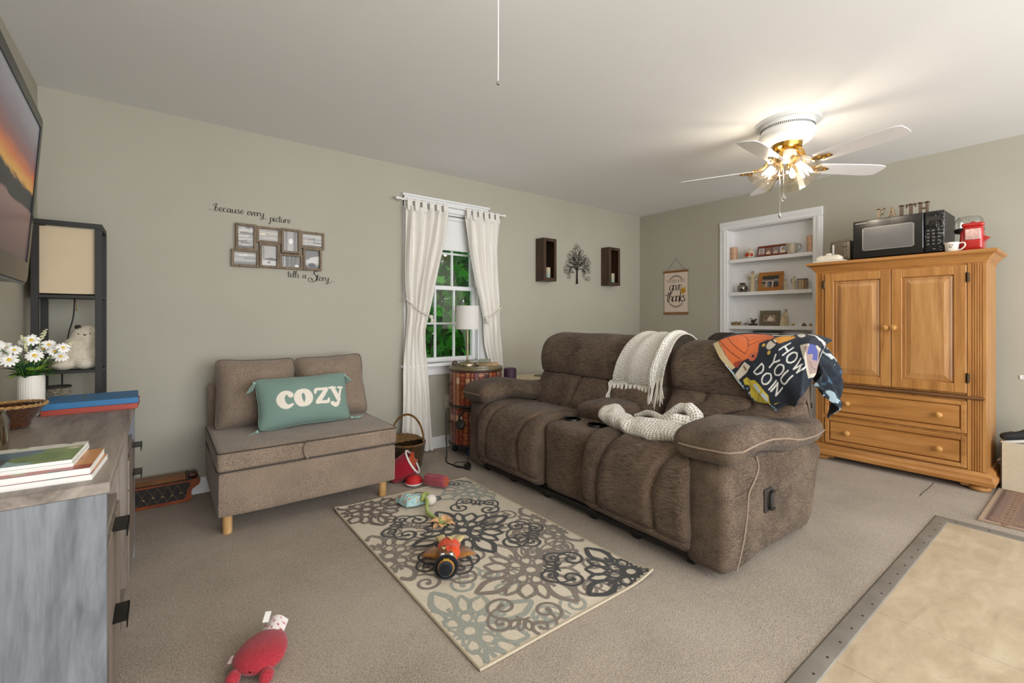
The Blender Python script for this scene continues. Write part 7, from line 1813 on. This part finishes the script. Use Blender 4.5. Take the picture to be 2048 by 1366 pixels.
vest = bl2([((-.028, 0, .055), (.052, .050, .044)), ((.02, .012, .060), (.035, .040, .038))], 'vest', ORV)
for sg in (-1, 1):
    m = MB(); leafm(m, (.035, sg*.030, .050), (-.02, sg*.115, .030), .034); o = tb(m, 'wing', BRF, ang=80); s_ = o.modifiers.new('thick', 'SOLIDIFY'); s_.thickness = .012
    m = MB(); leafm(m, (-.07, sg*.022, .040), (-.155, sg*.060, .040), .018); o = tb(m, 'foot', YLF, ang=80); s_ = o.modifiers.new('thick', 'SOLIDIFY'); s_.thickness = .010
m = MB(); leafm(m, (-.05, .0, .094), (.0, .016, .105), .014); leafm(m, (.03, -.016, .092), (.058, -.012, .098), .010); tb(m, 'collar', YLF, ang=80)
m = MB(); leafm(m, (.065, .004, .092), (.03, .010, .100), .012); o = tb(m, 'wattle', plain('#d4482e', .9), ang=80)
for sg in (-1, 1):
    m = MB(); m.ball((.083, sg*.017, .092), .0085, 12, 8); e_ = tb(m, 'eye', plain('#e8e6e0', .2)); m = MB(); m.ball((.0815, sg*.017, .0985), .0045, 10, 6); m.xf(TK); m.build('pupil', BLACK, e_)
HM = Matrix.Translation((.110, 0, .056)) @ Matrix.Rotation(math.radians(74), 4, 'Y') @ Matrix.Scale(.80, 4); HF = fabric('#0e0f12', '#22262b', (1, 1, 1), 220., big=.06, bst=.4)
m = MB(); m.lathe([(0, 0), (.056, 0), (.060, .004), (.056, .010), (.040, .012), (.037, .03), (.031, .058), (.026, .063), (0, .064)], (0, 0, 0), 36); m.xf(HM); ht = tb(m, 'hat', HF, ang=50)
m = MB(); m.lathe([(.0405, .014), (.0385, .030)], (0, 0, 0), 36); m.xf(HM); m.xf(TK); m.build('hat_band', plain('#d08a2e', .7), ht)
m = MB(); m.obox((-.0405, 0, .022), (.004, .026, .022), (0, 0, 0), .001); m.xf(HM); m.xf(TK); m.build('buckle', plain('#c9a52c', .5), ht, ang=20)
# red toy in the foreground
rt = thing('red_plush', 'red stuffed animal lying face down on the carpet in the open floor', 'soft toy', (.27, 1.70, 0))
RPF = fabric('#8f2630', '#b83a44', (1, 1, 1), 230., big=.05, bst=.3)
TR = Matrix.Translation((.262, 1.705, 0)) @ Matrix.Rotation(math.atan2(1.80-1.62, .318-.215), 4, 'Z')
def body_(u, v):
    # teardrop seen from above: wide rear, narrower front
    a = 2*PI*u; t = v; x = lerp(-.0929, .0999, .5-.5*math.cos(PI*t)); w_ = (.078*math.sqrt(max(0, 1-((x+.02)/.12)**2)) if x > -.02 else .078*math.sqrt(max(0, 1-((x+.02)/.073)**2)))
    return (x, w_*math.cos(a), .040+.038*(w_/.078)*math.sin(a))
m = MB(); m.grid(body_, 40, 30, cu=True); m.xf(TR); m.build('body', RPF, rt, ang=80)
for y in (-.048, .050):
    m = MB(); m.ball((-.092, y, .024), (.030, .021, .022), 16, 10); m.xf(TR); m.build('foot', RPF, rt)
m = MB(); m.sheet(lambda u, v: (.070+.055*u, -.040+.072*v, .046+.012*u+.02*math.sin(PI*v)), 14, 14, .004, colf=lambda u, v: hexc('#b03a3c') if (math.sin(u*13)*math.sin(v*15) > .62) else hexc('#e3d9d6')); m.xf(TR); m.build('dotted_hood', printed(.85, name='dotted_cotton'), rt, cols=True)
m = MB(); m.sheet(lambda u, v: (.105+.03*u, .020+.02*v, .068+.02*u), 4, 4, .001); m.xf(TR); m.build('care_tag', plain('#eeeae6', .6), rt); m = MB(); m.sheet(lambda u, v: (-.04+.03*u, .078+.012*v, .035+.004*u), 4, 4, .001); m.xf(TR); m.build('side_tag', plain('#e6cfcf', .6), rt)

# ================================================================== carved wooden box at the wall
wb_ = thing('inlaid_wooden_box', 'low reddish inlaid wooden box with lattice side at the baseboard', 'box', (-.02, 3.52, 0))
RW_ = wood('#6a2c10', '#8c3f18', '#a5521f', (.8, 5, 5), 5, .35, coat=.2); RW2 = wood('#4d2c14', '#7a4a22', '#8c5a2c', (.8, 5, 5), 6, .35)
out = [(-.40, .003), (.128, .003), (.150, .02), (.140, .05), (.150, .075), (.185, .10), (.192, .12), (.18, .135), (.14, .138), (-.40, .138)]
fb = lambda a, b, d: (a, d, b)
m = MB(); m.prism(out, fb, 3.50, 3.618); m.build('case', RW_, wb_, smooth=False)
inn = [(-.38, .022), (.105, .022), (.118, .045), (.122, .075), (.14, .105), (.13, .122), (-.38, .122)]
m = MB(); m.prism(inn, fb, 3.4965, 3.503); lp = m.build('lattice_panel', plain('#1e140d', .6, var=.2, vs=40), wb_, smooth=False)
GO = plain('#7a6a52', .5, .3); 
for k in range(10):
    for sg in (-1, 1):
        x0 = -.36+.048*k; m = MB(); xa, xb_ = (x0, x0+.048) if sg > 0 else (x0+.048, x0)
        m.tube([(xa, 3.4955, .026), (xb_, 3.4955, .119)], .0013, 5); m.build('lattice_bar', GO, lp)
m = MB()
for k in range(11): m.ball((-.36+.045*k, 3.4955, .060+.004*math.sin(k*2)), (.006, .002, .005), 8, 6)
o = m.build('inlay_flowers', plain('#a58e4e', .5, .3), lp); o['kind'] = 'stuff'
m = MB(); m.box(-.40, .118, 3.475, 3.585, .145, .172, .004); tp = m.build('lid', RW2, wb_, ang=20); m = MB(); m.box(-.40, .150, 3.49, 3.60, .136, .147, .002); m.build('lid_rail', BLACK, wb_, ang=20)
m = MB(); m.box(.118, .128, 3.47, 3.59, .142, .176, .003); m.build('end_cap', plain('#3f3a22', .5), tp, ang=20); m = MB(); m.soft((.150, 3.54, .158), (.028, .04, .016), .014, 6); m.build('carved_knob', plain('#4a1d10', .4), tp, ang=60)
m = MB()
for k in range(6): m.ribbon(crom([(-.30+.085*k, 3.50), (-.275+.085*k, 3.51), (-.25+.085*k, 3.505), (-.235+.085*k, 3.515)], 4), .004, lambda a, b: (a, b, .1725))
o = m.build('ivory_inlay', plain('#d9c3a0', .5), tp, smooth=False); o['kind'] = 'stuff'

# ================================================================== right edge: bin, tote, runner, plate
CB = fabric('#b9ab92', '#d3c6ae', (1, 1, 1), 240., big=.05, bst=.3)
bn = thing('canvas_bin', 'beige canvas storage bin filled with shoes beside the armoire', 'bin', (4.57, .25, 0))
m = MB(); bx0, bx1, by0, by1, bh = 4.45, 4.655, .04, .452, .318
for q in ((bx0, bx0+.008, by0, by1), (bx1-.008, bx1, by0, by1), (bx0, bx1, by0, by0+.008), (bx0, bx1, by1-.008, by1)): m.box(q[0], q[1], q[2], q[3], 0.001, bh, .002)
m.box(bx0, bx1, by0, by1, .001, .009); m.build('walls', CB, bn, ang=20)
m = MB(); m.tube(crom([(4.50, .455, .20), (4.50, .468, .185), (4.55, .474, .18), (4.60, .468, .185), (4.60, .455, .20)], 5), .008, 6, flat=.4); m.build('strap_handle', plain('#cfc6b6', .8), bn)
m = MB(); m.tube([(bx0+.004, by0+.004, bh), (bx0+.004, by1-.004, bh), (bx1-.004, by1-.004, bh), (bx1-.004, by0+.004, bh)], .005, 6, closed=True); m.build('rim_binding', plain('#c3b59b', .8), bn)
tt = thing('plastic_tote', 'teal plastic tote wedged behind the canvas bin', 'tote', (4.73, .28, 0)); TEAL = plain('#4f9c86', .4, var=.05)
m = MB(); m.soft((4.735, .245, .135), (.058, .20, .134), .02, 6); m.build('tub', TEAL, tt, ang=50); m = MB(); m.box(4.672, 4.795, .04, .45, .255, .272, .004); m.build('rim', TEAL, tt, ang=20)
def shoe(lab, x, y, z, rz_, ry, m1, m2, m3):
    t = thing('shoe', lab, 'shoe', (x, y, z), 'shoes in the canvas bin'); ORG[t.name] = (0, 0, 0)
    def b(m, nm, mt_): o = m.build(nm, mt_, None, org=(0, 0, 0), ang=60); o.parent = t; o.location = (0, 0, 0)
    m = MB(); m.soft((0, 0, .010), (.125, .042, .011), .010, 6); b(m, 'sole', m2)
    m = MB(); m.soft((0, 0, .045), (.118, .038, .032), .028, 8, fn=lambda p, a: (p.x, p.y, p.z*(1.25 if p.x < 0 else 1-.35*p.x/.118)+(.02 if p.x < -.03 and p.z > 0 else 0))); b(m, 'upper', m1)
    m = MB(); m.box(.0, .05, -.012, .012, .066, .076, .003); b(m, 'tongue', m3); t.rotation_euler = (0, ry, rz_); return t
shoe('black and white sneaker slanting over the rim of the canvas bin', 4.545, .34, .328, math.radians(100), math.radians(14), plain('#1d2022', .6), plain('#cfccc4', .6), plain('#b5b0a4', .7))
shoe('dark red shoe standing inside the canvas bin', 4.545, .20, .20, math.radians(95), math.radians(-38), plain('#7a1a1c', .6), plain('#d4d0c8', .6), plain('#c9c4ba', .7))
rn = thing('runner_rug', 'brown oriental patterned rug beside the armoire', 'rug', (4.05, -.1, 0))
rc = Canvas(150, 200, .80, 1.06, '#6b5140')
rc.rect(0, 0, .8, 1.06, '#a38b72'); rc.rect(.02, 0, .78, 1.04, '#5d4435'); rc.rect(.035, 0, .765, 1.02, '#7a6050'); rc.rect(.15, 0, .65, .90, '#4a382d'); rc.rect(.165, 0, .635, .885, '#3f3a36')
rr = random.Random(4)
for k in range(14):
    for (x, y) in ((.09, .02+.075*k), (.71, .02+.075*k), (.03+.06*k, .96)): rc.oval(x, y, .030, .026, '#94745a'); rc.oval(x, y, .019, .016, '#5a4234'); rc.oval(x, y, .008, .007, '#ab8a6c')
for k in range(150): rc.oval(rr.uniform(.18, .62), rr.uniform(0, .87), rr.uniform(.006, .02), rr.uniform(.006, .02), rr.choice(['#6d5a4a', '#54483e', '#857060', '#32302e']))
for x in (.145, .655): rc.line([(x, 0), (x, .905)], .006, '#b09476')
m = MB(); m.sheet(lambda u, v: (3.665+.80*u, -.60+1.06*v, .006+.0012*noise.noise(Vector((u*9, v*9, 0)))), 120, 150, .008, colf=lambda u, v: rc.at(u, v)); m.build('woven_pile', PRINTF, rn, cols=True, ang=60)
m = MB()
m = MB(); m.box(XR-.006, XR+.001, .330, .396, .716, .745, .002); sw = tag(m.build('wall_plate', WHITEG, ang=20), 'small white wall plate on the sage wall beyond the armoire', 'wall plate')
m = MB(); m.box(XR-.009, XR-.005, .345, .38, .724, .738, .002); m.build('toggle', WHITEG, sw, ang=20)
